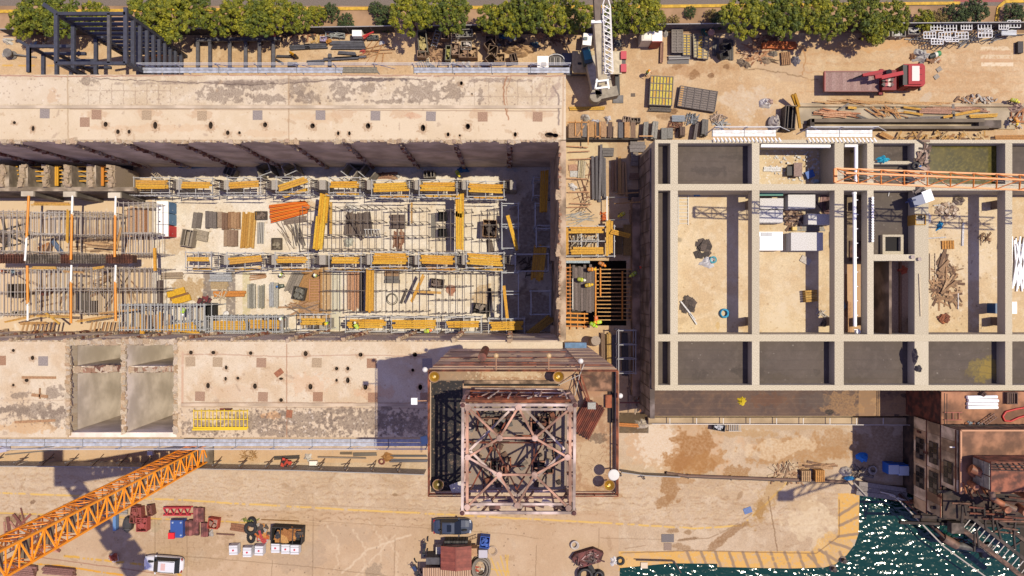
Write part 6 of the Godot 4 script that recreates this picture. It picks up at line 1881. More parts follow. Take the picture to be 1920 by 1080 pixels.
func fences()->void:
	var dk:=["55514f","5f5b58","4b4846","68635f"]
	fence("dark panel fence behind the steel frame and the pines, west part",[[20,66],[330,65],[480,64],[700,61],[742,60]],1.9,dk,2.4)
	fence("dark panel fence behind the crate heap, between path and crane",[[790,60],[930,58],[960,64],[1100,63],[1180,60]],1.9,dk,2.4)
	fence("grey panel fence above the white and red cabins",[[1184,60],[1240,57],[1420,55]],1.9,["8a8583","7d7976","938e8a"],2.4)
	fence("dark panel fence along the big eastern tree row",[[1422,55],[1560,56],[1660,55],[1960,53]],1.9,dk,2.4)
	fence("grey corrugated fence between the quay and the caisson, west part",[[-40,864],[240,866],[415,870],[560,872],[800,880]],2.3,["d9cfc2","cfc5b8","e0d6c8"],2.6,-0.9)
	fence("low fence of leaning panels east of the rusty block",[[1162,880],[1205,886],[1270,889]],1.3,["b3a894","a89c88"],2.2,0.8)
	var t:=thing("hose_rail","long brown pipe rail along the apron below the hull","pipe rail",W(1270,890,0.3))
	var pts:=[[1250,886],[1290,891],[1370,894],[1450,897],[1520,899],[1590,903]]
	for i in pts.size()-1:
		for k in 3:
			tube_part("pipe",t,W(pts[i][0],pts[i][1]+k*2.0,0.35)-t.position,W(pts[i+1][0],pts[i+1][1]+k*2.2,0.35)-t.position,0.07,mat(["7d5a48","9a7a64","5d4a40"][k],0.6))
		part_box("bracket",t,W(pts[i][0],pts[i][1]+2,0.2)-t.position,Vector3(0.14,0.4,0.5),mat("5d4a40",0.8))
	walkway("bluish metal walkway with rail along the caisson's north edge",264,1068,126,137,9.6,3.9,-1.0,"c3c9d6",[6])
	planks("boards","plywood patch in the bluish walkway's gap","boards",676,131,9.55,66,11,0,2,1,["a89c84","98907c"])
	walkway("bluish metal walkway along the caisson's south edge",-60,800,823,837,9.6,3.9,1.0,"cdd2de")
	var w:=walkway("bright white scaffold walkway on the hull's north edge, west length",1336,1455,243,256,8.9,2.3,-1.0,"ffffff")
	var w2:=walkway("bright white scaffold walkway on the hull's north edge, east length",1512,1636,243,257,8.9,2.3,-1.0,"ffffff")
	for o in [w,w2]:
		for k in 18:
			bar_part("toe_bar",o,Vector3(-3.2+k*0.4,0.0,0.5),Vector3(-3.0+k*0.4,0.1,0.9),0.12,0.05,mat("f4f6f8",0.4,"",0.0,0.7))
# the north yard, west to east
func yard()->void:
	# dark steel frame building
	var navy:=mat("3f4250",0.6,"grain")
	var navy2:=mat("4b4e5c",0.6,"grain")
	var t:=thing("steel_rack","tall dark navy steel rack frame of many beams by the caisson","steel frame",Vector3(-40.3,0,-24.0))
	var o:=t.position
	var top:=12.5
	var xl:=W(106,0,top).x
	var xr:=W(236,0,top).x
	var zb:=W(0,26,top).z
	var lv:=[12.5,11.2,9.9,8.6,7.3,6.1,4.9,3.7,2.5,1.2]
	for i in lv.size():
		var y:float=lv[i]
		var zf:=-22.2
		bar_part("cross_beam",t,Vector3(xl,y,zb)-o,Vector3(xr,y,zb)-o,0.3,0.3,navy)
		bar_part("side_beam",t,Vector3(xr,y,zb-(0.6 if i==0 else 0.0))-o,Vector3(xr,y,zf)-o,0.36 if i<2 else 0.3,0.3,navy2)
		if i in [0,2,5]:
			bar_part("side_beam",t,Vector3(xl,y,zb)-o,Vector3(xl,y,zf)-o,0.36,0.3,navy2)
		if i in [0,4]:
			bar_part("side_beam",t,Vector3(lerpf(xl,xr,0.76),y,zb)-o,Vector3(lerpf(xl,xr,0.76),y,zf)-o,0.28,0.3,mat("6a6664",0.6,"grain"))
		if i==0:
			bar_part("cross_beam",t,Vector3(xl,y,zf)-o,Vector3(xr,y,zf)-o,0.3,0.3,navy)
	for q in [[xl,zb],[xr,zb],[xr,-22.3],[xl,-22.3]]:
		bar_part("column",t,Vector3(q[0],0,q[1])-o,Vector3(q[0],12.6,q[1])-o,0.34,0.34,navy)
	for k in 2:
		bar_part("column",t,Vector3(lerpf(xl,xr,0.35+k*0.3),0,zb+1.0)-o,Vector3(lerpf(xl,xr,0.35+k*0.3),9.0,zb+1.0)-o,0.24,0.24,navy2)
	bar_part("overhang",t,Vector3(xl-1.2,12.6,zb-0.9)-o,Vector3(xl+0.1,12.5,zb)-o,0.4,0.3,navy)
	t=thing("steel_rack","lower dark steel frame at the left end of the tall one","steel frame",Vector3(-48,0,-23.5))
	o=t.position
	for y in [9.4,7.2,5.0,2.6]:
		bar_part("cross_beam",t,W(54,87,9.4)*Vector3(1,0,1)+Vector3(0,y,0)-o,Vector3(xl-0.4,y,W(0,87,9.4).z)-o,0.3,0.28,navy)
		bar_part("side_beam",t,W(54,87,9.4)*Vector3(1,0,1)+Vector3(0,y,0)-o,Vector3(W(54,0,9.4).x,y,-22.3)-o,0.34,0.28,navy2)
	for q in [[54,0.0],[80,-2.2]]:
		bar_part("column",t,Vector3(W(q[0],0,9.4).x,0,W(0,87,9.4).z)-o,Vector3(W(q[0],0,9.4).x,9.5+q[1],W(0,87,9.4).z)-o,0.3,0.3,navy)
		bar_part("side_beam",t,Vector3(W(q[0],0,9.4).x,9.4+q[1],W(0,87,9.4).z)-o,Vector3(W(q[0],0,9.4).x,9.4+q[1],-22.3)-o,0.34,0.3,navy2)
	bar_part("overhang",t,W(34,76,9.5)-o,W(54,87,9.4)-o,0.3,0.3,navy)
	planks("orange_boards","bright orange boards on the ground under the steel frame","boards",293,105,0.1,30,12,0,3,1,["ff9a1e","f98a14"])
	t=thing("steel_portal","low dark steel portal frame with six posts lying open","steel frame",W(446,76,1.2))
	o=t.position
	bar_part("header",t,W(368,75,1.2)-o,W(526,73,1.2)-o,0.42,0.3,mat("5d5c62",0.6,"grain"))
	for x in [371,394,431,461,487,513]:
		bar_part("post",t,W(x,78,1.1)-o,W(x,126,1.0)-o,0.36,0.28,mat("6a686c" if x%2 else "57565e",0.6,"grain"))
		part_box("foot",t,W(x,80,0.5)-o,Vector3(0.3,1.0,0.3),navy)
	# rubbish and gear at the far left
	mound("white_sheet","white sheet and bits in the top left corner","sheet",12,76,0,22,14,0.6,0,"efebe4",61,0.5,0.6)
	mound("white_sheet","small white sheet beside the concrete spool","sheet",10,102,0,16,16,0.4,30,"e8e3da",62,0.5,0.6)
	t=thing("cable_spool","grey concrete spool standing left of the low steel frame","spool",W(25,104,0))
	lathe_part("drum",t,Vector3.ZERO,[Vector2(0.0,0.0),Vector2(0.5,0.0),Vector2(0.5,0.15),Vector2(0.3,0.2),Vector2(0.3,0.8),Vector2(0.5,0.85),Vector2(0.5,1.0),Vector2(0.0,1.0)],mat("8d8782",0.8,"grain"))
	bar_part("pull_bar",t,Vector3(0.4,0.5,0),Vector3(2.8,0.1,0.25),0.14,0.14,mat("7d7a78",0.6))
	heap("wood_scraps","boards with a blue lid inside the left end of the steel frame","wood heap",90,76,0,26,10,14,0.8,2.2,["c9a078","a98260","8db0c9","d9c3a0"],0.3)
	# steel beams on the ground
	var bs:=[[562,88,40,9,4,3,"dark steel beams with short stubs on top, left stack"],[592,86,44,10,2,3,"dark steel beams overlapping the left stack"],[652,80,66,8,0,2,"row of dark steel beams in shade by the white van"],[652,88,66,8,0,3,"row of pale edged dark beams below the shaded one"],[650,99,34,6,-4,2,"short dark beam right of the yellow gas cylinder"],[640,109,66,6,3,2,"long dark beam lying near the walkway"],[655,107,60,4,2,1,"thin long beam beside the dark long one"],[592,116,34,8,4,3,"dark curved beam ends at the walkway's edge"],[548,120,18,8,0,2,"small dark block pair against the walkway"],[618,112,6,24,0,2,"upright dark I section stub"],[534,105,36,4,-2,2,"grey bar pointing at the yellow cylinder"],[520,112,24,3,-30,1,"slim dark bar slanting by the portal post"]]
	for q in bs:
		planks("steel_beams",q[6],"steel beams",q[0],q[1],0.05,q[2],q[3],q[4],q[5],1,["55555e","4a4a54","66666e","5d5d66"],"",0.3,"grain")
	t=thing("gas_cylinder","yellow and black gas cylinder set standing on the sand","gas cylinder",W(553,104,0))
	for k in 3:
		lathe_part("bottle",t,Vector3(-0.2+k*0.25,0,0.15*k),[Vector2(0.0,1.35),Vector2(0.05,1.3),Vector2(0.1,1.15),Vector2(0.16,1.0),Vector2(0.16,0.0)],mat(["f5b81e","e8a814","2f2d2c"][k],0.5),10)
	t=thing("supply_cart","white box cart with a red arm against the fence","cart",W(671,65,0.9))
	part_box("box",t,Vector3(0,0,0),Vector3(1.1,1.0,0.7),mat("f4f2ee",0.5,"",0.0,0.7))
	part_box("front",t,Vector3(0,-0.2,0.4),Vector3(1.0,0.5,0.1),mat("8d8d92",0.5))
	bar_part("arm",t,Vector3(0.6,0.2,0.3),Vector3(1.9,0.3,-0.2),0.16,0.16,mat("d22a24",0.5))
	bar_part("arm",t,Vector3(0.7,0.1,0.5),Vector3(1.3,0.2,0.1),0.12,0.12,mat("d22a24",0.5))
	for q in [[628,65,36,9,-6,"b3b6b4","grey sheet leaning on the fence left of the white cart"],[699,70,20,8,2,"6d6f70","dark flat box right of the white cart"],[606,73,12,9,-4,"c9b6d9","lilac box on the ground above the beams"],[616,77,10,6,20,"e8a03c","orange box beside the lilac one"]]:
		crate("flat_box",q[6],"box",q[0],q[1],0,q[2],q[3],0.5,q[4],q[5],q[5])
	heap("wood_scraps","yellowish scraps left of the lilac box","wood heap",595,76,0,8,6,14,0.4,0.9,["e0b46a","d9a04a","f0d09a"],0.2)
	mound("white_rag","white rag alone on the sand","rag",715,80,0,10,9,0.2,0,"eef0f4",63,0.5,0.65)
	heap("sticks","loose thin laths right of the steel beams","sticks",705,96,0,26,16,13,1.0,3.0,["c9925c","b57f4e","d9a878"],0.07)
	heap("red_bits","few red rods and pieces near the steel beams","rods",681,97,0,4,4,5,0.3,0.7,["d2564a","e06a5a"],0.1)
	heap("wood_scraps","litter along the fence above the portal frame","litter",590,67,0,70,3,26,0.3,1.4,["8d5a44","6d4a3a","b57f5c","5a463a"],0.16)
	person("worker in orange vest by the fence above the portal frame",512,66,0,200,1,"f2622a","f28a2a")
	# heap of crates and column forms
	var cf:=[[792,77,17,42,5,"8f8a78","c9b878","tall grey column form with a yellow stain, leftmost"],[790,101,16,13,-3,"a8886c","8d6d54","small slatted crate below the leftmost column form"],[834,62,14,22,0,"b59478","9d7d64","brown crate near the fence, left of the pale frame"],[870,62,32,15,2,"a9a49c","8d8a86","wide grey form against the fence"],[913,55,20,13,0,"bd9c82","a8866c","brown crate overhanging the fence"],[920,74,20,18,3,"ab8a70","8d7058","brown crate just below the overhanging one"],[854,92,15,22,0,"9d7f68","b5957a","tall brown crate in the middle of the heap"],[840,99,10,28,-4,"8c8a74","b3ae58","narrow grey form with a yellow spot, middle"],[874,85,20,16,0,"b3a698","d9cfc4","pale square lattice form in the heap"],[886,98,18,20,0,"a5815f","c9a478","orange brown crate on the right of the heap"],[869,98,18,20,0,"8d6f58","b08c6c","reddish lattice crate next to the orange brown one"],[937,108,20,16,0,"c9a67c","b8956c","shallow sand coloured tray right of the heap"],[963,108,14,16,14,"7d6450","","small open dark frame on the sand"]]
	for q in cf:
		crate("column_form",q[7],"form crate",q[0],q[1],0,q[2],q[3],1.2,q[4],q[5],q[6])
	for q in [[915,80,18,38,"upper"],[925,89,14,-10,"middle"],[917,107,18,42,"lower"]]:
		var at:=W(q[0],q[1],1.6)
		var f:=thing("square_form","tilted hollow square form, %s of the three beside the shade"%q[4],"hollow form",Vector3(at.x,0,at.z),q[3])
		f.rotation_degrees.x=12
		for s in [-1,1]:
			part_box("side",f,Vector3(s*0.5,0.9,0),Vector3(0.06,1.8,1.0),mat("a08468",0.8,"wood"))
			part_box("side",f,Vector3(0,0.9,s*0.5),Vector3(0.94,1.8,0.06),mat("8a7058",0.8,"wood"))
	ladder("pale steel ladder frame leaning in the crate heap",818,72,0.7,34,10,74,"b9b6b0","ladder frame",6)
	ladder("pinkish ladder frame in the middle of the crate heap",853,73,0.7,22,12,86,"d9bfa8","ladder frame",5)
	ladder("grey lattice frame on the ground against the walkway",795,122,0.1,26,16,20,"a9a39a","ladder frame",6)
	heap("wood_scraps","jumble of brown planks in the crate heap","wood heap",815,97,0,20,20,60,0.5,1.6,["9a7458","b58c6c","7d5d48","c9a078"],0.2)
	heap("wood_scraps","broken boards at the crate heap's top","wood heap",806,72,0,10,14,26,0.5,1.4,["a8805e","c9a078","7d6048"],0.18)
	mound("blue_sheet","bright blue sheet at the fence right of the crates","tarp",946,68,0,20,11,0.5,0,"2f7fb8",64,0.4)
	heap("rubbish","dark rubbish strewn below the blue sheet","rubbish",955,78,0,26,8,46,0.3,0.9,["7d6250","a88a70","5d4a3e","8d9aa8"],0.25)
	mound("blue_sheet","dark blue sheet in the shade left of the crane","tarp",1003,84,0,20,14,0.4,0,"3f5f7d",65,0.4)
	mound("sand_heap","sand heap below the dark rubbish","sand heap",975,92,0,60,26,1.0,0,"dfb684",66,0.3)
	mound("brown_heap","pale earth heap by the fence left of the crane","earth heap",1013,65,0,20,12,0.8,0,"d3a680",67,0.4)
	heap("rubbish","timber and rubbish between heap and crane at the fence","rubbish",1040,72,0,24,12,34,0.4,1.8,["b5815c","7d5a46","d9b48c","95704f"],0.14)
	heap("rubbish","rubbish under the walkway rail below the crates","rubbish",860,121,0,60,3,34,0.3,1.2,["8d8a8c","5a4d45","d9d3cc","a98c72"],0.2)
	t=thing("site_cabin","small white cabin unit at the walkway's east end","cabin",W(1018,117,2.4))
	part_box("body",t,Vector3(0,-1.2,0),Vector3(1.2,2.4,1.35),mat("f4efe6",0.6,"",0.0,0.65))
	part_box("roof",t,Vector3(0,0.03,0),Vector3(1.28,0.08,1.42),mat("faf5ec",0.6,"",0.0,0.7))
	part_box("roof_hatch",t,Vector3(0.1,0.1,0.25),Vector3(0.55,0.06,0.5),mat("d0c8be",0.6))
	t=thing("generator","dark generator with round guard right of the white cabin","generator",W(1042,114,1.2))
	part_box("body",t,Vector3(0,-0.6,0),Vector3(1.7,1.2,1.2),mat("5d564f",0.6,"grain"))
	for k in 6:
		part_box("fin",t,Vector3(-0.6+k*0.22,0.06,0.1),Vector3(0.1,0.1,0.9),mat(["8d867e","3d3834","b8b0a6"][k%3],0.5))
	for k in 10:
		var u:=-PI*(k/9.0)
		var v:=-PI*((k+1)/9.0)
		if k<9:
			bar_part("guard",t,Vector3(cos(u)*0.95,0.2,sin(u)*0.6-0.1),Vector3(cos(v)*0.95,0.2,sin(v)*0.6-0.1),0.08,0.08,mat("d9d9d9",0.5))
	part_box("dark_lid",thing("dark_box","dark grey flat box under the crane's left side","box",W(1066,112,0.8)),Vector3.ZERO,Vector3(1.5,0.8,1.3),mat("55555c",0.6))
	crane_truck()
	flatbed()
	# cabins, panel stacks and timber east of the crane
	t=thing("site_cabin","white cabin with a curved roof, left of the red one","cabin",W(1213,67,2.2))
	part_box("body",t,Vector3(0,-1.1,0),Vector3(1.2,2.2,1.1),mat("eee6d4",0.6,"",0.0,0.6))
	lathe_part("roof",t,Vector3.ZERO,[Vector2(0.0,0.16),Vector2(0.5,0.12),Vector2(0.78,0.0),Vector2(0.78,-0.08)],mat("f6efdf",0.6,"",0.0,0.65),4).rotation.y=PI/4
	t=thing("site_cabin","red cabin with a white roof beside the white one","cabin",W(1232,68,2.2))
	part_box("body",t,Vector3(0,-1.1,0.05),Vector3(1.1,2.2,1.2),mat("b5342c",0.6))
	part_box("roof",t,Vector3(0,0.04,0),Vector3(1.15,0.1,1.15),mat("fbf6ee",0.6,"",0.0,0.7))
	mound("white_sacks","small heap of white sacks right of the red cabin","sacks",1249,62,0,12,12,0.5,0,"e2dcd2",68,0.4)
	panel_stack("grey ribbed panel stack against the fence",1270,77,0,20,42,0,2,8,5,"9a8f84","857a70","formwork panel stacks")
	panel_stack("yellow filled narrow panel stack right of the grey ribbed one",1288,84,0,14,38,0,2,8,4,"8d8478","f0cc58","formwork panel stacks")
	panel_stack("narrow grey yellow panel, left of a group of three",1304,86,0,7,42,2,1,7,4,"8d8478","cfc08a","formwork panel stacks")
	panel_stack("yellow panel in the middle of a group of three",1313,88,0,9,42,-2,1,8,4,"a8987c","f4c83c","formwork panel stacks")
	panel_stack("pale yellow panel, right of a group of three",1324,89,0,9,42,-4,1,7,4,"8d8478","e6c98a","formwork panel stacks")
	pipes("pipe_stack","grey half pipes at the foot of the panel stacks","pipes",1273,108,0.1,40,8,2,2,"a39e9a")
	pipes("pipe_stack","thin grey pipes below the half pipes","pipes",1272,116,0,40,7,1,4,"8d8884")
	planks("boards","upright reddish board left of the panel stacks","boards",1241,98,0,40,6,88,2,3,["b5866a","8d5d48"])
	panel_stack("big yellow grid panel stack in the middle of the yard",1240,170,0,42,54,-3,7,4,6,"857b70","f0d648","formwork panel stacks","f4c03c")
	planks("panels","grey panel edge sticking out under the big yellow stack","panel",1238,203,0,42,12,-3,6,3,["7d736a","8d837a","6d635a"])
	panel_stack("big grey brown panel stack with one orange column",1308,185,0,70,38,-9,5,9,4,"6d625e","8f8179","formwork panel stacks")
	planks("panels","orange end strip on the grey brown panel stack","panel",1277,180,0.5,38,7,81,1,1,["dfae6a"])
	for q in [[1358,86,24,"upper"],[1352,101,30,"lower"]]:
		var f:=thing("black_tub","%s of two open black tubs by the panel stacks"%q[3],"tub",W(q[0],q[1],0.4),q[2])
		f.rotation_degrees.x=35
		for s in [-1,1]:
			part_box("side",f,Vector3(s*0.5,0.35,0),Vector3(0.07,0.8,0.8),mat("3a3634",0.7))
			part_box("side",f,Vector3(0,0.35,s*0.4),Vector3(0.93,0.8,0.07),mat("4a4542",0.7))
		part_box("bottom",f,Vector3(0,0.0,0),Vector3(0.92,0.06,0.74),mat("2a2725",0.7))
	planks("panels","grey slatted panel right of the black tubs","panel",1366,93,0,40,19,90,5,2,["6f6962","7d766e","625c56"])
	planks("panels","dark slatted panel in the tree shade beside the tubs","panel",1342,88,0,34,12,88,3,1,["6d665e","7a736b"])
	coil("green_hose","green hose coil against the fence by the panels","hose",1328,58,0.3,0.7,4,0.06,"2f6f5a",9)
	lathe_part("drum_lid",thing("reel","round pink reel beside the green hose","reel",W(1330,65,0)),Vector3.ZERO,[Vector2(0.0,0.9),Vector2(0.35,0.88),Vector2(0.4,0.8),Vector2(0.4,0.0)],mat("d8a48c",0.6))
	person("worker in lime and orange on the open sand",1215,134,0,40,0,"d0e828","f5901e")
	planks("yellow_beams","long yellow beam lying alone near the crane's outrigger","beams",1099,203,0,66,7,0,2,1,["e8b43c","dca832"],"",0.22)
	part_box("grate",thing("drain_grate","small square drain grate in the sand","grate",W(1187,178,0.03)),Vector3.ZERO,Vector3(0.5,0.04,0.4),mat("6d5a48",0.7))
	# scaffold parts and forms between the yard and the hull
	pipes("scaffold_tubes","bundle of bluish grey scaffold tubes","tubes",1272,222,0.3,24,12,0,6,"a3acb6","",0.45,0.2)
	heap("scaffold_parts","tangle of grey scaffold parts right of the tubes","scaffold parts",1296,223,0,13,6,30,0.5,1.4,["a3a8ae","8d9298","5d6268"],0.07)
	heap("rebar_bits","rusty tangle of bars under the bluish tubes","bars",1265,236,0,14,8,26,0.5,1.6,["8d5a40","6d4a3a","a87454"],0.07)
	heap("scaffold_parts","pinkish frames near the white walkway's west end","scaffold parts",1345,222,0,14,8,22,0.5,1.4,["b59a88","8d7a6c","d0b8a4"],0.08)
	heap("scaffold_parts","pale lattice bits beside the white walkway","scaffold parts",1352,236,0,12,8,26,0.5,1.3,["b8b8b8","8d8d8d","d0d0cc"],0.08)
	for q in [[1211,243,9,30,-4,"9a9890","grey upright panel, left of a pair"],[1228,243,11,34,-6,"a8a59a","grey upright panel, right of a pair"],[1251,250,22,22,0,"8f8d86","wide grey panel behind the hull's corner"],[1305,246,6,32,-8,"7d726c","narrow purple grey board by the pale bits"],[1322,238,12,30,-4,"77746e","dark grey tall panel at the white walkway's west end"],[1280,246,10,18,0,"6d5242","dark brown open box by the hull's corner"]]:
		planks("panels",q[6],"panel",q[0],q[1],0.2,q[3],q[2],90+q[4],2,4,[q[5]],"",0.2)
	gap()
	lumber()
func crane_truck()->void:
	var beige:=mat("ecdcba",0.6,"grain")
	var white:=mat("f2efe8",0.5,"",0.0,0.65)
	var t:=thing("mobile_crane","white and beige mobile crane with its boom rising out of view","mobile crane",W(1125,120,0))
	var o:=t.position
	part_box("carrier",t,W(1118,118,1.3)-o,Vector3(5.6,0.8,2.5),mat("d9c08c",0.6,"grain"))
	part_box("carrier_deck",t,W(1155,118,1.8)-o,Vector3(1.3,0.12,2.6),beige)
	for q in [[1168.5,105],[1168.5,129]]:
		part_box("tail_box",t,W(q[0],q[1],1.8)-o,Vector3(0.65,0.7,0.9),mat("d0103a",0.5))
	part_box("tail_frame",t,W(1168.5,117,1.6)-o,Vector3(0.5,0.4,0.6),mat("5a5452",0.6))
	for q in [[1085,97],[1085,140],[1105,97],[1150,97],[1150,140]]:
		lathe_part("wheel",t,W(q[0],q[1],0.5)-o,[Vector2(0.0,0.2),Vector2(0.35,0.2),Vector2(0.5,0.12),Vector2(0.5,-0.12),Vector2(0.0,-0.2)],mat("2a2828",0.8),16).rotation.x=PI/2
	bar_part("outrigger",t,W(1157,138,0.9)-o,W(1158,178,0.9)-o,0.5,0.4,mat("2c2a29",0.6))
	part_box("outrigger_pad",t,W(1159,186,0.1)-o,Vector3(1.2,0.15,0.9),mat("8d8a88",0.8,"grain"))
	bar_part("outrigger",t,W(1062,138,0.9)-o,W(1098,138,0.9)-o,0.5,0.4,mat("4a4644",0.6))
	part_box("outrigger_pad",t,W(1158,82,0.1)-o,Vector3(0.9,0.15,0.8),mat("6d6a68",0.8,"grain"))
	# slewing house, counterweight, cab
	var h:=Transform3D(Basis(Vector3.UP,deg_to_rad(12)),W(1122,140,2.6)-o)
	var g:=Geo.new()
	g.box(h,Vector3(2.3,1.2,4.2))
	geo("house",g,mat("d6c8ae",0.6,"grain"),t)
	g=Geo.new()
	g.box(h.translated_local(Vector3(0.35,0.1,2.4)),Vector3(2.5,1.4,1.1))
	g.tube(h*Vector3(-0.9,-0.6,2.5),h*Vector3(-0.9,0.8,2.5),0.7,14)
	geo("counterweight",g,mat("a89c86",0.6,"grain"),t)
	g=Geo.new()
	g.box(h.translated_local(Vector3(-0.95,0.35,-2.1)),Vector3(0.95,1.3,1.7))
	geo("cab",g,mat("2f4a4c",0.4),t)
	g=Geo.new()
	g.box(h.translated_local(Vector3(-0.95,1.02,-2.15)),Vector3(0.8,0.04,1.1))
	geo("cab_window",g,mat("3d8790",0.15),t)
	g=Geo.new()
	g.box(h.translated_local(Vector3(-0.95,0.9,-2.98)),Vector3(0.8,0.4,0.05))
	geo("cab_window",g,mat("2a5a60",0.15),t)
	# telescopic boom
	var b0:=W(1129,156,4.2)-o
	var b1:=W(1121,42,8.0)-o
	var b2:=W(1117,-40,10.5)-o
	var b3:=b2+(b2-b1)*1.6
	bar_part("boom_section",t,b0,b1,0.98,1.1,mat("ecdcba",0.6,"grain"))
	bar_part("boom_section",t,b1,b2,0.7,0.8,mat("968675",0.6,"grain"))
	bar_part("boom_section",t,b2,b3,0.55,0.6,mat("8d7e6e",0.6,"grain"))
	bar_part("boom_collar",t,b1+Vector3(-0.75,0.3,0.1),b1+Vector3(0.75,0.3,0.1),0.3,0.4,white)
	for s in [-0.5,0.5]:
		bar_part("hoist_frame",t,W(1129,155,5.0)-o+Vector3(s*1.1,0,-0.4),W(1129,167,5.0)-o+Vector3(s*1.5,0,0),0.2,0.2,white)
	for k in 2:
		bar_part("hoist_frame",t,W(1122,153+k*13,5.1)-o+Vector3(-0.3,0,0),W(1140,150+k*13,5.1)-o+Vector3(0.1,0,0),0.2,0.18,white)
	for k in 5:
		bar_part("cable",t,b0.lerp(b1,0.1+k*0.18)+Vector3(-0.5,0.58,0),b0.lerp(b1,0.14+k*0.18)+Vector3(0.5,0.58,0),0.05,0.05,mat("6d6458",0.5))
	# folded lattice jib along the boom
	var l0:=W(1141,138,5.4)-o
	var l1:=W(1136,14,9.0)-o
	var wv:=Vector3(0.42,0,0)
	for s in [-1,1]:
		for y in [0.0,0.6]:
			bar_part("jib_chord",t,l0+wv*s+Vector3(0,y,0),l1+wv*s*0.9+Vector3(0,y,0),0.09,0.09,white)
	for k in 14:
		var u:=k/14.0
		var v:=(k+1)/14.0
		bar_part("jib_brace",t,l0.lerp(l1,u)+wv+Vector3(0,0.6,0),l0.lerp(l1,v)-wv+Vector3(0,0.6,0),0.07,0.07,white)
		bar_part("jib_brace",t,l0.lerp(l1,u)-wv,l0.lerp(l1,u)+wv,0.07,0.07,white)
		if k%2:
			bar_part("jib_plate",t,l0.lerp(l1,u)-wv*0.6+Vector3(0,0.4,0),l0.lerp(l1,v)+wv*0.3+Vector3(0,0.5,0),0.3,0.08,mat("d9d6d2",0.5))
	bar_part("jib_tip",t,l1+Vector3(-0.4,0.3,0),l1+Vector3(-0.1,0.8,-1.0),0.1,0.1,white)
	bar_part("jib_tip",t,l1+Vector3(0.4,0.3,0),l1+Vector3(0.0,0.8,-1.0),0.1,0.1,white)
	for k in 6:
		part_box("winch",t,W(1138+(k%3)*2,132+k*3,4.6)-o,Vector3(0.35,0.4,0.3),mat(["5d5652","d9d2c8","8d847c"][k%3],0.6),k)
	tag(part_box("white_box",self,W(1100,78,0.8),Vector3(1.0,1.5,1.35),mat("fbf8f2",0.6,"",0.0,0.7),-0.1),"white tool box on the sand left of the crane boom","tool box")
	tag(part_box("box_window",self,W(1098,72,1.7),Vector3(0.42,0.06,0.35),mat("6d7a78",0.4)),"small dark lid on the white tool box","lid")
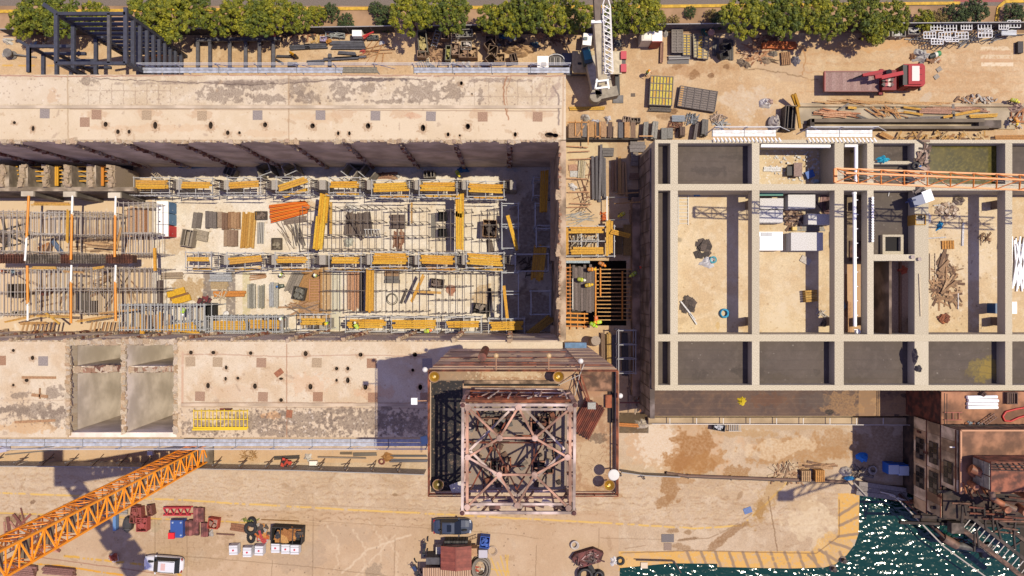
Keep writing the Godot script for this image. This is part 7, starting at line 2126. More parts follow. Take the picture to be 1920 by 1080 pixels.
func flatbed()->void:
	var t:=thing("flatbed_truck","red flatbed truck with folded red loading crane facing east","truck",W(1628,152,0))
	var o:=t.position
	var red:=mat("b80f22",0.7,"",0.0,0.5)
	var dred:=mat("8f1220",0.7)
	part_box("chassis",t,W(1628,152,0.7)-o,Vector3(10.2,0.3,1.0),mat("3a3030",0.7))
	for k in 15:
		part_box("bed_board",t,W(1549+k*6.85,152.5,1.25)-o,Vector3(0.42,0.1,2.32),mat(["b08a80","a88078","b8938a","c49a74"][(k*7+(2 if k>11 else 0))%(4 if k>10 else 3)],0.7,"wood"))
	for z in [134.5,171.5]:
		bar_part("bed_side",t,W(1545,z,1.25)-o,W(1649,z,1.25)-o,0.1,0.3,mat("9a5a54",0.6))
	bar_part("bed_side",t,W(1545.5,135,1.2)-o,W(1545.5,171,1.2)-o,0.12,0.4,mat("b0504c",0.6))
	for x in [1572,1590,1664,1690]:
		for z in [137,168]:
			var w:=lathe_part("wheel",t,W(x,z,0.5)-o,[Vector2(0.0,0.16),Vector2(0.3,0.16),Vector2(0.5,0.12),Vector2(0.5,-0.12),Vector2(0.3,-0.16),Vector2(0.0,-0.16)],mat("262424",0.8),16)
			w.rotation.x=PI/2
	# cab with tilted roof, windscreen, lamps and mirrors
	var g:=Geo.new()
	g.prism(PackedVector2Array([Vector2(-1.25,-1.25),Vector2(0.9,-1.3),Vector2(1.15,-1.0),Vector2(1.15,1.0),Vector2(0.9,1.3),Vector2(-1.25,1.25)]),0.5,2.3)
	var cab:=geo("cab",g,red,t)
	cab.position=W(1694,152,0)-o
	part_box("roof",cab,Vector3(-0.1,2.4,0),Vector3(1.5,0.2,2.2),red)
	for k in 3:
		part_box("roof_rib",cab,Vector3(0.5,2.52,-0.7+k*0.7),Vector3(0.3,0.05,0.08),dred)
	part_box("roof_panel",cab,Vector3(-0.05,2.52,-0.1),Vector3(0.85,0.05,1.7),mat("e8d3cc",0.5,"",0.0,0.6))
	part_box("windscreen",cab,Vector3(1.0,1.9,0),Vector3(0.1,0.7,2.1),mat("d8a8a0",0.2))
	part_box("rear_shade_block",cab,Vector3(-1.15,1.9,0),Vector3(0.5,0.9,2.3),mat("241c1e",0.6))  # solid dark block, the shade behind the cab put into its colour
	for s in [-1,1]:
		part_box("mirror",cab,Vector3(0.8,1.8,s*1.5),Vector3(0.15,0.4,0.25),mat("2a2626",0.5))
		part_box("headlight",cab,Vector3(1.17,0.8,s*0.85),Vector3(0.05,0.22,0.4),mat("f4ecd9",0.2))
		part_box("door",cab,Vector3(0.1,1.2,s*1.29),Vector3(1.0,1.2,0.05),dred)
	part_box("engine_deck",t,W(1664,152,1.5)-o,Vector3(1.6,0.8,2.3),dred)
	for k in 8:
		part_box("machinery",t,W(1656+(k%4)*5,150+(k/4)*9,2.0)-o,Vector3(0.35,0.35,0.4),mat(["3a2c2c","c44a58","e8d8c8","5d3a3a"][k%4],0.6),k)
	# folded crane arms over the bed
	bar_part("crane_arm",t,W(1692,137,2.8)-o,W(1651,146,2.9)-o,0.42,0.4,mat("c0182a",0.7))
	bar_part("crane_arm",t,W(1654,133.5,3.0)-o,W(1617,141,2.9)-o,0.28,0.3,red)
	bar_part("crane_arm",t,W(1654,138,3.0)-o,W(1618,142,2.9)-o,0.22,0.3,mat("a01424",0.7))
	bar_part("crane_arm",t,W(1653,143,3.0)-o,W(1640,145,3.0)-o,0.4,0.3,red)
	bar_part("crane_hook_arm",t,W(1618,141,2.8)-o,W(1600,148,2.0)-o,0.18,0.18,mat("3a2c2e",0.5))
	tube_part("crane_post",t,W(1667,135,1.0)-o,W(1667,135,2.7)-o,0.3,mat("2c2628",0.5),10)
	bar_part("stabiliser",t,W(1652,130,1.0)-o,W(1650,178,1.0)-o,0.4,0.3,dred)
func gap()->void:
	# plywood staging along the top of the strip
	var ply:=[[1078,24,"b08c68"],[1096,9,"7d7672"],[1109,12,"c9985c"],[1121,6,"5a4d45"],[1132,11,"c4996c"],[1144,9,"6d5140"],[1154,8,"e0bf92"],[1164,9,"6a6668"],[1176,10,"cf9a5e"],[1187,10,"8d6d52"]]
	var pn:=["wide brownish","narrow grey","tan","narrow dark","light brown","dark brown","pale cream","slate grey","orange tan","rough brown"]
	for i in ply.size():
		var q:Array=ply[i]
		planks("plywood_sheet","%s plywood sheet of the staging at the caisson's corner"%pn[i],"plywood",q[0],243,1.5,29,q[1],90,1,1,[q[2]],"plywood staging sheets",0.06)
	for q in [[1084,229,40,0,"over the wide brownish sheet"],[1079,240,30,90,"upright near the wide brownish sheet"],[1091,240,30,90,"upright beside the narrow grey sheet"],[1103,248,46,90,"long upright by the tan sheet"],[1117,244,30,90,"upright at the narrow dark sheet"],[1125,244,32,90,"upright left of the light brown sheet"],[1121,256,10,0,"short one below the narrow dark sheet"],[1089,245,24,56,"slanted across the grey sheet"],[1212,255,26,0,"over the grey upright panels"]]:
		planks("joist","orange joist on the staging, "+q[4],"joist",q[0],q[1],1.6,q[2],2.4,q[3],1,1,["e6a45a","eab070","d9984c"],"orange joists on the staging",0.12)
	part_box("dark_face",thing("shade_strip","dark low strip standing in for the shade under the plywood staging","wall",W(1120,262,0.6)),Vector3.ZERO,Vector3(9.4,1.2,0.2),mat("6d6258",0.9,"stain"))  # added dark strip, shade below the staging put into its colour
	mound("big_bag","round white sack with rubble above the staging","sack",1098,220,0,18,16,0.8,0,"eae4da",71,0.15,0.6)
	mound("big_bag","white crumpled plastic behind the tan sheet","plastic",1117,228,0.5,18,10,0.4,0,"eceaf0",72,0.5,0.6)
	mound("big_bag","white plastic by the light brown sheet","plastic",1139,222,0,12,14,0.4,40,"e8e6ea",73,0.6,0.6)
	crate("frame_crate","pale frame crate above the slate grey sheet","crate",1175,224,0.6,14,12,0.8,-10,"b59a84")
	crate("frame_crate","small dark crate above the orange tan sheet","crate",1192,225,0.4,18,9,0.8,0,"8d7a68")
	# sandy strip beside the east wall
	for k in 7:
		planks("joist","%s thin pinkish joist from the north across the sandy strip"%ORD[k],"joist",1083+(k%3)*3,[275,284,298,335,360,382,388][k],0.3,40,2.2,[-4,3,2,-2,0,-3,1][k],1,1,["d09a70","e0a878"],"joists on the sandy strip",0.1)
	planks("boards","beige plank bundle lying upright on the sandy strip","boards",1091,318,0,34,14,86,4,2,["c9b894","b9a880","d6c8a8"])
	planks("boards","brown sheet left of the beige bundle","boards",1074,314,0,16,12,4,1,1,["c99a7c"])
	planks("boards","grey stone like sheet below the brown one","boards",1076,326,0,14,12,0,1,1,["d9d6d0"])
	mound("white_bag","white and dark plastic bag on the sandy strip","bag",1074,351,0,18,12,0.4,-30,"f2f0ee",74,0.4,0.65)
	heap("wire_bits","rusty bars lying about the sandy strip","bars",1095,345,0,16,50,26,1.0,3.0,["8d5a40","b58a6a","6d5a50"],0.06)
	heap("wire_bits","grey tube pile at the strip's south end","tubes",1082,408,0,20,10,18,1.0,2.6,["a9a8a6","8d8c8a","c9c6c0"],0.07,10,25)
	heap("orange_bits","orange cloth and sticks at the white guard pole","rags",1131,406,0,3,8,7,0.4,1.0,["f07a2a","c95a24"],0.2)
	var gr:=["6d686a","5f5a5c","7a7577","686365","746f70"]
	for i in 5:
		planks("long_board","long grey board lying north to south, %s from the west"%ORD[i],"boards",[1112,1119,1126,1131,1134][i],[334,333,325,330,335][i],0.2,[80,82,104,70,74][i],5,90+[1,0,-1,0,1][i],1,2,[gr[i]],"long grey boards in the gap",0.12)
	for i in 5:
		planks("long_board","long ochre brown board in the shade, %s from the west"%ORD[i],"boards",[1149,1154,1162,1168,1174][i],[330,330,328,335,336][i],0.2,[58,56,68,60,66][i],[4,4,6,5,3][i],90+[0,1,0,-1,2][i],1,2,[["a8805a","b58a58","c99a52","b8905a","c49a64"][i]],"long brown boards in the gap",0.12)
	for q in [[1190,298,14,26,"8d7d6c","grey brown panel in the shade beside the hull, left"],[1203,302,12,26,"7a5a48","rusty panel in the shade beside the hull, right"],[1195,275,30,20,"8d8480","dark mesh panel in the shade by the hull corner"],[1197,330,34,12,"8d6a4c","brown board pile in the shade by the hull"],[1194,405,28,24,"b58a5e","brown sheet in the shade south of the pile"],[1178,450,18,58,"a8843c","ochre panels in the shade right of the yellow platform"],[1161,452,12,50,"8d7038","dark ochre boards next to the yellow platform"],[1190,365,24,20,"5d4f44","dark crate board in the deep shade"],[1140,285,22,16,"77716c","dark flat sheet at the sand slab's edge"]]:
		planks("panels",q[5],"panel",q[0],q[1],0.2,q[2],q[3],0,3,2,[q[4]])
	mound("white_bag","white rubble sack at the hull's outer corner","sack",1222,280,4.0,14,22,0.7,0,"e9e4dc",75,0.4,0.6)
	for q in [[1175,362,44,4,"upper"],[1178,380,50,4,"lower"]]:
		planks("joist","%s long ochre joist leaning in the dark gap"%q[4],"joist",q[0],q[1],1.2,q[2],2.5,q[3],1,1,["c99a58"])
	var gp:=thing("guard_pole","pale guard pole frame at the edge of the sandy strip","guard rail",W(1138,391,1.2))
	bar_part("rail",gp,Vector3(0,0,-1.3),Vector3(0,0,1.3),0.09,0.09,mat("f0f0ee",0.5,"",0.0,0.65))
	for z in [-1.3,1.3]:
		bar_part("post",gp,Vector3(0,-1.2,z),Vector3(0,0.2,z),0.12,0.12,mat("f0f0ee",0.5,"",0.0,0.65))
		bar_part("arm",gp,Vector3(0,0,z),Vector3(2.4,0,z),0.06,0.06,mat("8d8a86",0.5))
	# yellow formwork platform
	var yp:=[[1100,431,66,13,0,3,"north side"],[1101,470,62,14,0,3,"south side"],[1063,452,55,6,90,2,"west side"],[1143,446,64,13,90,3,"east side"]]
	for q in yp:
		planks("plank_deck","yellow plank deck on the %s of the square platform in the gap"%q[6],"plank deck",q[0],q[1],1.6,q[2],q[3],q[4],q[5],1,["f0b42c","e8a82a","f5bc3a"],"yellow decks of the square platform")
	scaffold("platform_scaffold","tube scaffold carrying the square yellow platform","scaffold",1060,424,1152,480,1.5,0,4,3,[1.4,0.6],TUBE,"",0,0.045)
	heap("rebar_tangle","dark rebar tangle inside the square yellow platform","rebar",1098,452,0.8,28,9,34,0.8,2.2,["3d322c","5d4a40","c9bba8","d9d3c8"],0.09,45,60)
	planks("yellow_beams","yellow beam reaching east from the square platform","beams",1163,438,1.8,38,9,-14,3,1,["f5b41e","e8a81a"],"",0.2)
	planks("panels","pale bluish sheet below the square platform","panel",1083,491,0.6,46,5,0,1,2,["b9cbd6"])
	# dark hole spanned by joists with the plank deck
	planks("plank_floor","weathered dark plank floor where workers bend down","plank floor",1094,542,0.4,88,42,90,8,1,["7a6a64","6d5f5a","857570","73645c"],"",0.1)
	planks("joist","white strip along the west side of the dark plank floor","strip",1074,552,0.5,58,2.4,90,1,1,["f2ece4"])
	for k in 13:
		planks("joist","%s short orange joist from the north, left of the plank floor"%(ORD[k] if k<12 else "thirteenth"),"joist",1065,502+k*7,0.3,12,2.2,0,1,1,["f09a44","e88f3a"],"short joists left of the plank floor",0.12)
	for x in [1062,1069]:
		planks("joist","orange runner under the short joists, %s one"%("west" if x==1062 else "east"),"joist",x,543,0.1,90,1.8,90,1,1,["d98a40"])
	for k in 14:
		planks("joist","%s long ochre joist from the north across the dark hole"%(ORD[k] if k<12 else ["thirteenth","fourteenth"][k-12]),"joist",1148+(k%3)*3,505+k*7.3,0.3,66 if k%4 else 72,2.2,0,1,1,["e8b060","dca054","eebc74"],"long joists across the dark hole",0.12)
	for q in [[1117,548,92,"west"],[1126,528,56,"bright middle"],[1167,552,92,"east"],[1185,550,100,"far east pale"]]:
		planks("joist","%s orange runner over the long joists"%q[3],"joist",q[0],q[1],0.5,q[2],3,90,1,1,["ffa432" if q[3]!="far east pale" else "b8905c"])
	for k in 4:
		planks("joist","%s orange joist in the small grid south of the plank floor"%ORD[k],"joist",1082,588+k*8,0.4,44,3 if k!=2 else 5,-2,1,1,["ffa62e","f09a44"],"joists of the small south grid",0.12)
	for k in 3:
		planks("joist","%s cross joist of the small south grid from the west"%ORD[k],"joist",1070+k*13,602,0.2,30,2.4,90,1,1,["e89a48"],"cross joists of the small south grid",0.12)
	for q in [[1184,520,12,24,"8d7252","brown board north in the joist hole's east edge"],[1184,588,12,20,"8a6c50","brown board south in the joist hole's east edge"]]:
		planks("panels",q[5],"panel",q[0],q[1],0.1,q[2],q[3],0,2,1,[q[4]])
	part_box("sill",thing("hole_sill","dark sill wall along the east side of the joist hole","wall",W(1191,552,0.2)),Vector3(0,-2.6,0),Vector3(0.5,5.4,8.0),mat("6d5a4c",0.9,"stain"))
	# below the hole, beside the rusty block
	tube_part("pipe",thing("concrete_pipe","upright pale concrete pipe by the group of workers","pipe",W(1113,636,0)),Vector3(0,0,0.3),Vector3(0,2.2,0),0.55,mat("cbb8a4",0.9,"fine"),14)
	for q in [[1141,655,10,60,"c49a4a","yellow ochre boards in the shaded pit beside the block"],[1131,650,7,52,"8d6d50","brown boards in the shaded pit beside the block"],[1152,660,8,64,"6d6a70","grey boards in the shaded pit beside the block"],[1172,665,12,80,"55504e","dark tall panel in the shaded pit beside the block"]]:
		planks("boards",q[5],"boards",q[0],q[1],0.2,q[3],q[2],91,2,3,[q[4]])
	scaffold("block_scaffold","grey tube scaffold standing between block and hull","scaffold",1160,620,1192,700,3.0,0,2,4,[2.9,1.4],"a9a8aa","",0,0.05)
	heap("wood_scraps","upright laths and rubble between block and hull","rubble",1192,735,0,20,30,60,0.6,2.4,["b09478","8d7460","c9b094","77604e"],0.12,86,26)
	heap("rebar_bits","fan of rusty sticks near the lower deck's west end","sticks",1208,735,0.4,8,22,14,1.6,3.2,["a8643c","8d5234","c98a5c"],0.09,70,26)
	planks("yellow_beams","orange beam and rusty bar below the block's east side","beams",1176,797,0.3,44,7,-4,2,1,["f5a83a","d9862c"],"",0.2)
	planks("boards","rusty rail running east from the block to the deck","rail",1190,755,1.0,76,3,0,1,1,["8d4a34"])
	mound("rubble_heap","pale rubble spread at the foot of the lower deck","rubble",1205,795,0,34,18,0.4,0,"e6d6c0",76,0.5)
	for q in [["worker with orange helmet at the north edge of the joist hole",1127,494,0.4,60,1,"d9822a","f2942a"],["worker in orange vest with yellow helmet, northmost on the plank floor",1107,505,0.5,90,1,"f5a02a","f2c81e"],["worker in lime vest on the plank floor's west half",1088,524,0.5,80,1,"c9d838","eef0e0"],["worker in yellow helmet kneeling on the plank floor",1102,535,0.5,100,1,"e8c42a","f5c418"],["worker in dull lime at the joists' east end",1190,513,0.5,-60,1,"b8c83a","c9d84a"],["orange helmeted worker by the hull wall, north one",1202,501,0.2,0,0,"d2502a","d94a26"],["orange helmeted worker by the hull wall, south one",1209,531,0.2,0,0,"b8502c","e0642a"],["lime vested worker on the right of the bending group",1124,604,0.6,-90,1,"cfe82a","f2d22a"],["lime vested worker on the left of the bending group",1111,608,0.6,60,1,"b8e81e","c8ea3a"],["orange vested worker at the back of the bending group",1118,597,0.6,0,1,"f57a1e","f28a2a"],["yellow clad worker in the dark gap by the guard pole",1168,401,0.2,-60,1,"d9c81e","e8d21e"]]:
		person(q[0],q[1],q[2],q[3],q[4],q[5],q[6],q[7])
func lumber()->void:
	# timber heap with orange beams under the eastern trees
	planks("orange_beams","stack of weathered orange beams in the tree shade","beams",1467,84,0.2,56,14,-2,4,2,["e8802a","d96c22","f09438"],"",0.2)
	tag(part_box("orange_box",self,W(1434,86,0.4),Vector3(0.6,0.5,0.6),mat("f07a2a",0.6)),"small orange box left of the orange beams","box")
	heap("wood_scraps","heap of pale boards left of the orange beams","wood heap",1420,98,0,26,16,56,1.0,3.2,["c98f62","dba87c","a8704a","e6bf96"],0.12,20,50)
	heap("wood_scraps","brown board bits in the shade behind the heap","wood heap",1435,78,0,26,8,24,0.8,2.2,["9a6a4c","7d543e","b5835c"],0.16)
	mound("stone_heap","grey rubble heap left of the boards","rubble",1397,118,0,28,16,0.5,-30,"b5a088",81,0.5)
	mound("stone_heap","flat grey sand patch heap below the boards","sand heap",1440,112,0,36,14,0.4,-10,"c4ab8c",82,0.5)
	pallet("brown slatted pallet below the orange beams",1474,109,0,18,24,4,"c49468",2)
	mound("grey_sheet","crumpled grey sheet beside the slatted pallet","sheet",1492,112,0,18,18,0.5,0,"9a96a0",83,0.4)
	mound("grey_sheet","grey block sheet under the orange beams' left end","sheet",1450,100,0,20,12,0.5,0,"b3a896",84,0.3)
	# pile of white scaffold frames
	var fr:=[[1757,51,24,12,0,"first"],[1781,53,24,14,1,"second"],[1812,49,20,14,0,"third"],[1846,53,24,15,2,"fourth"],[1901,45,24,13,0,"fifth"],[1743,66,22,12,1,"sixth"],[1771,68,22,14,0,"seventh"],[1803,67,24,13,1,"eighth"],[1847,63,26,14,0,"ninth"],[1882,49,18,12,0,"tenth"],[1757,78,22,10,0,"eleventh"],[1785,74,24,8,0,"twelfth"]]
	for q in fr:
		var s:=thing("scaffold_stack","white nested scaffold frame in the pile by the fence, %s of the pile"%q[5],"scaffold frame",W(q[0],q[1],1.4),q[4],"white scaffold frames piled by the fence")
		var L:float=q[2]*0.0615
		var D:float=q[3]*0.0615
		var wm:=mat("e2e2e4",0.5,"",0.0,0.6)
		for z in [-0.5,0.5]:
			bar_part("long_tube",s,Vector3(-L/2,0,z*D),Vector3(L/2,0,z*D),0.08,0.08,wm)
		for k in 5:
			bar_part("rung",s,Vector3(-L/2+k*L/4,0,-D/2),Vector3(-L/2+k*L/4,0,D/2),0.08,0.08,wm)
		bar_part("long_tube",s,Vector3(-L/2,-0.02,0),Vector3(L/2,-0.02,0),0.06,0.06,wm)
		for k in 4:
			bar_part("leg",s,Vector3(-L/2+(k%2)*L,0,-D/2+(k/2)*D),Vector3(-L/2+(k%2)*L-0.2,-1.35,-D/2+(k/2)*D+0.3),0.07,0.07,mat("a8a6a4",0.5))
	for q in [[1658,62,20,"left dark"],[1685,62,26,"middle pale"],[1714,58,22,"right cluttered"]]:
		crate("mesh_cage","low mesh cage of scaffold clamps by the fence, the %s one"%q[3],"mesh cage",q[0],q[1],0,q[2],13,0.9,0,"b0a89c","d9d6d0")
	heap("scaffold_tubes","loose grey tubes fanned under the white frames","tubes",1770,74,0.1,60,10,46,1.2,3.0,["8d8a8a","b8b6b4","6d6a6c"],0.07,20,30)
	heap("scaffold_tubes","loose grey tubes at the pile's east end","tubes",1870,66,0.1,34,10,30,1.2,2.8,["8d8a8a","b8b6b4","6d6a6c"],0.07,25,30)
	pipes("scaffold_tubes","bundle of white tubes at the pile's east end","tubes",1892,61,1.0,28,10,0,6,"dfe4e8","",0.5,0.0,0.6)
	planks("panels","dark board standing at the yard's east edge","panel",1914,88,0,10,22,0,1,4,["4a4444"])
	mound("trash_heap","crumpled grey plastic trash heap on the sand","trash",1730,104,0,34,26,0.6,0,"dfdcd6",85,0.7,0.55)
	mound("cardboard","brown cardboard beside the plastic trash","cardboard",1712,107,0,14,14,0.4,0,"c99468",86,0.4)
	var gb:=thing("green_drum","green and white drum lying by the plastic trash","drum",W(1750,104,0.3),20)
	tube_part("shell",gb,Vector3(-0.6,0,0),Vector3(0.1,0,0),0.32,mat("2f3a34",0.6),12)
	tube_part("shell",gb,Vector3(0.1,0,0),Vector3(0.4,0,0),0.33,mat("e8e4d8",0.6,"",0.0,0.6),12)
	tube_part("shell",gb,Vector3(0.4,0,0),Vector3(0.8,0,0),0.32,mat("3f9a5a",0.6),12)
	heap("litter","cardboard litter round the green drum","litter",1742,112,0,18,6,14,0.3,0.7,["c99468","e6d8c4","9a704e"],0.25)
	for q in [[1761,130,10,"upper"],[1756,144,10,"lower"]]:
		tag(part_box("grey_plate",self,W(q[0],q[1],0.06),Vector3(0.6,0.06,0.5),mat("b3a99c",0.7,"fine"),0.6),"%s of two small grey plates near the red truck's nose"%q[3],"plate")
	mound("bulk_bag","open bulk bag of white plastic, upper of two","bulk bag",1437,192,0,26,20,0.7,0,"f0ecec",87,0.2,0.6)
	mound("bulk_bag","pale bag with pink print, lower of two","bulk bag",1445,190,0.3,14,12,0.6,0,"e8c8bc",88,0.3,0.6)
	# wooden bed of timber north of the hull
	var tb:=thing("timber_bed","long shallow concrete bed full of loose timber","timber bed",W(1710,218,0.2))
	var o:=tb.position
	part_box("floor",tb,W(1710,213,0.08)-o,Vector3(26.5,0.12,2.4),mat("d9c8ac",0.9,"dirt"))
	part_box("edge_beam",tb,W(1705,198.5,0.3)-o,Vector3(26,0.4,0.25),mat("e0c8a4",0.9,"dirt"))
	part_box("edge_beam",tb,W(1680,227.5,0.6)-o,Vector3(20,0.9,0.4),mat("9a8b78",0.9,"dirt"))
	part_box("edge_beam",tb,W(1680,240.5,0.6)-o,Vector3(21,0.9,0.3),mat("8d7f6e",0.9,"dirt"))
	part_box("floor",tb,W(1710,235,0.1)-o,Vector3(24,0.15,0.9),mat("d6c2a0",0.9,"dirt"))
	part_box("end_block",tb,W(1520,233,0.6)-o,Vector3(0.5,0.9,1.1),mat("5d5248",0.9,"dirt"))
	part_box("end_block",tb,W(1852,234,0.6)-o,Vector3(2.6,0.8,0.9),mat("8a7d74",0.9,"stain"))
	heap("timber","thin pale laths along the bed's north edge","timber",1600,193,0.3,70,4,30,1.4,4.0,["e0b278","d9a468","eec490","c98f5c"],0.09,-4,8)
	heap("timber","thin laths on the bed, east of the dark lump","timber",1710,195,0.3,70,3,24,1.4,4.0,["e0b278","c98f5c","eec490"],0.09,-3,6)
	heap("timber","pinkish laths in the bed's west end","timber",1570,214,0.3,28,6,26,1.6,3.4,["d9986c","e6b28a","c4825a"],0.1,-6,10)
	heap("timber","crossed laths in the middle of the bed","timber",1660,212,0.3,26,9,16,1.4,2.6,["e0a868","d0945a"],0.09,-30,40)
	heap("timber","brown laths in the bed's east half","timber",1790,205,0.3,50,5,30,1.4,3.6,["c9987a","b5866a","d9b08e"],0.1,0,6)
	heap("timber","scraps and litter along the yard's east edge of the bed","timber",1830,187,0.1,40,5,34,0.3,1.2,["c49468","e6d3b8","9d7a5c","cfc8c0"],0.14)
	heap("timber","cut ends and scraps along the hull's north edge","timber",1760,258,0.4,100,4,60,0.4,1.6,["d9a860","b5824c","e6c590","8d6a4c"],0.16)
	for q in [[1712,203,36,4,-7,2,"upper yellow props in the middle of the bed"],[1712,212,38,4,-9,2,"lower yellow props in the middle of the bed"],[1804,213,70,5,11,1,"long yellow board slanting in the bed"],[1845,217,52,7,2,3,"yellow boards by the bed's grey block"],[1755,208,60,10,-1,3,"pinkish long boards in the bed"],[1598,202,16,5,-4,1,"short yellow board in the bed's west part"],[1897,258,66,10,1,3,"ochre beams at the yard's east edge near the hull"],[1663,255,26,9,-26,3,"ochre boards leaning at the white walkway's east end"],[1582,200,24,4,34,1,"dark slanted board in the bed's west part"],[1617,220,24,5,-22,2,"dark grey slanted boards on the bed's south edge"],[1735,221,60,6,2,2,"pale grey sheet strip in the bed"],[1788,210,5,30,4,1,"dark upright board crossing the bed"]]:
		planks("bed_boards",q[6],"boards",q[0],q[1],0.4,q[2],q[3],q[4],q[5],1,["f0b83c","e6ac34"] if q[6].contains("yellow") else (["d99e50","cf9248"] if q[6].contains("ochre") else (["c9957a","bb8a70"] if q[6].contains("pink") else ["8a8078","77706a"])))
	# leaning yellow props and dark box at the bed's west end
	for q in [[1490,176,1498,200,"upper"],[1494,200,1500,240,"lower"],[1485,178,1492,196,"short left"]]:
		tag(bar_part("yellow_prop",self,W(q[0],q[1],1.8),W(q[2],q[3],0.8),0.3,0.2,mat("dca42c",0.6,"wood")),"%s leaning yellow prop at the west end of the timber bed"%q[4],"prop")
	crate("dark_bin","tall dark bin at the west end of the timber bed","bin",1482,220,0,20,44,1.4,-4,"6d6258")
	mound("rubble_bag","white lumpy bags left of the dark bin","bags",1456,232,0.4,22,34,0.7,0,"dcd3cc",89,0.4,0.55)
	mound("pale_bundle","pink and white bundle at the yard's east edge","bundle",1908,200,0,26,26,0.8,0,"d8b8a8",90,0.5,0.55)
	heap("timber","boards and rags below the pink bundle","timber",1905,218,0.2,14,18,26,0.6,1.8,["c98a5c","e0b88c","a8704c","d9d0c4"],0.18)
	person("worker in lime vest at the yard's east edge",1903,187,0,60,1,"d8d838","e8e04a")
	person("worker in orange and yellow below the pink bundle",1908,224,0.2,0,1,"f0a028","f5d02a")
# the quay
func lattice_mast()->void:
	var org:=mat("ffa01e",0.5,"",0.0,0.75)
	var org2:=mat("fb941a",0.5,"",0.0,0.75)
	var t:=thing("tower_crane","orange tower crane mast rising towards the lower left","tower crane",Vector3(-36.6,0,19.3))
	var s:=1.0
	var top:=36.0
	var cs:=[Vector3(-s,0,-s),Vector3(s,0,-s),Vector3(s,0,s),Vector3(-s,0,s)]
	for c in cs:
		bar_part("corner_leg",t,c,c+Vector3(0,top,0),0.17,0.17,org)
	var n:=27
	for k in n:
		var y0:=top*k/n
		var y1:=top*(k+1)/n
		for i in 4:
			var a:Vector3=cs[i]
			var b:Vector3=cs[(i+1)%4]
			bar_part("cross_bar",t,a+Vector3(0,y0,0),b+Vector3(0,y0,0),0.08,0.08,org2)
			bar_part("diagonal",t,(a if k%2 else b)+Vector3(0,y0,0),(b if k%2 else a)+Vector3(0,y1,0),0.1,0.1,org if i%2 else org2)
		if k%2==0:
			part_box("landing",t,Vector3(0.35,y0,0),Vector3(0.9,0.05,1.5),mat("8d7a5c",0.7,"grain"))
		bar_part("ladder_rail",t,Vector3(-0.3,y0,-0.35),Vector3(-0.3,y1,-0.35),0.05,0.05,mat("b5b0a8",0.5))
		bar_part("ladder_rail",t,Vector3(-0.3,y0,0.1),Vector3(-0.3,y1,0.1),0.05,0.05,mat("b5b0a8",0.5))
		for r in 3:
			bar_part("ladder_rung",t,Vector3(-0.3,lerpf(y0,y1,r/3.0),-0.35),Vector3(-0.3,lerpf(y0,y1,r/3.0),0.1),0.035,0.035,mat("b5b0a8",0.5))
	part_box("slewing_ring",t,Vector3(0,top+0.6,0),Vector3(3.0,1.2,3.0),org)
	part_box("operator_cab",t,Vector3(-1.6,top+1.2,-2.0),Vector3(1.6,2.0,1.6),mat("d8d4cc",0.5))
	var dir:=Vector3(0.593,0,0.805)
	var sd:=Vector3(0.805,0,-0.593)
	for q in [-0.8,0.8]:
		bar_part("counter_jib",t,Vector3(0,top+1.4,0)+sd*q,Vector3(0,top+1.4,0)+dir*14.5+sd*q,0.35,0.5,org)
	for k in 9:
		bar_part("counter_deck",t,Vector3(0,top+1.3,0)+dir*(1.0+k*1.5)-sd*0.8,Vector3(0,top+1.3,0)+dir*(1.0+k*1.5)+sd*0.8,1.2,0.06,mat("8d867c",0.7))
	for k in 3:
		var g:=Geo.new()
		g.box(Transform3D(Basis(dir,Vector3.UP,-sd),Vector3(0,top+0.8,0)+dir*(9.4+k*2.0)),Vector3(1.6,2.2,2.6))
		geo("counterweight",g,mat("b5ada2",0.9),t)
	part_box("base_frame",t,Vector3(0,0.2,0),Vector3(3.4,0.4,3.4),mat("b0a08c",0.9,"stain"))
	# the second crane: only its orange counter jib crosses the hull
	t=thing("crane_jib","orange lattice crane jib crossing the hull from the east","crane jib",W(1566,330,22.4))
	var o:=t.position
	var w:=W(1566,316,22.4)-o
	var e:=W(2300,342,22.4)-o
	var w2:=W(1566,342,22.4)-o
	var e2:=W(2300,372,22.4)-o
	var mid:=(w+w2)*0.5+Vector3(0.3,1.2,0)
	var mide:=(e+e2)*0.5+Vector3(0,1.2,0)
	var jo:=mat("ff9a3c",0.5)
	bar_part("chord",t,w,e,0.14,0.16,mat("f5a050",0.5))
	bar_part("chord",t,w2,e2,0.14,0.16,mat("f5a050",0.5))
	bar_part("top_chord",t,mid,mide,0.14,0.16,jo)
	bar_part("end_bar",t,w,w2,0.24,0.24,jo)
	for k in 17:
		var u:=k/17.0
		var v:=(k+0.5)/17.0
		var x:=(k+1)/17.0
		for q in [[w,e],[w2,e2]]:
			bar_part("lacing",t,(q[0] as Vector3).lerp(q[1],u),mid.lerp(mide,v),0.08,0.08,jo)
			bar_part("lacing",t,mid.lerp(mide,v),(q[0] as Vector3).lerp(q[1],x),0.08,0.08,jo)
		bar_part("cross_tie",t,w.lerp(e,u),w2.lerp(e2,u),0.08,0.08,jo)
		if k<5:
			bar_part("diagonal",t,w.lerp(e,u),w2.lerp(e2,x),0.06,0.06,mat("e88a3c",0.5))
	for k in 3:
		bar_part("hoist_rope",t,w.lerp(w2,0.25+k*0.25)+Vector3(0.2,0.1,0),e.lerp(e2,0.25+k*0.25)+Vector3(0,0.1,0),0.03,0.03,mat("6d6258",0.5))
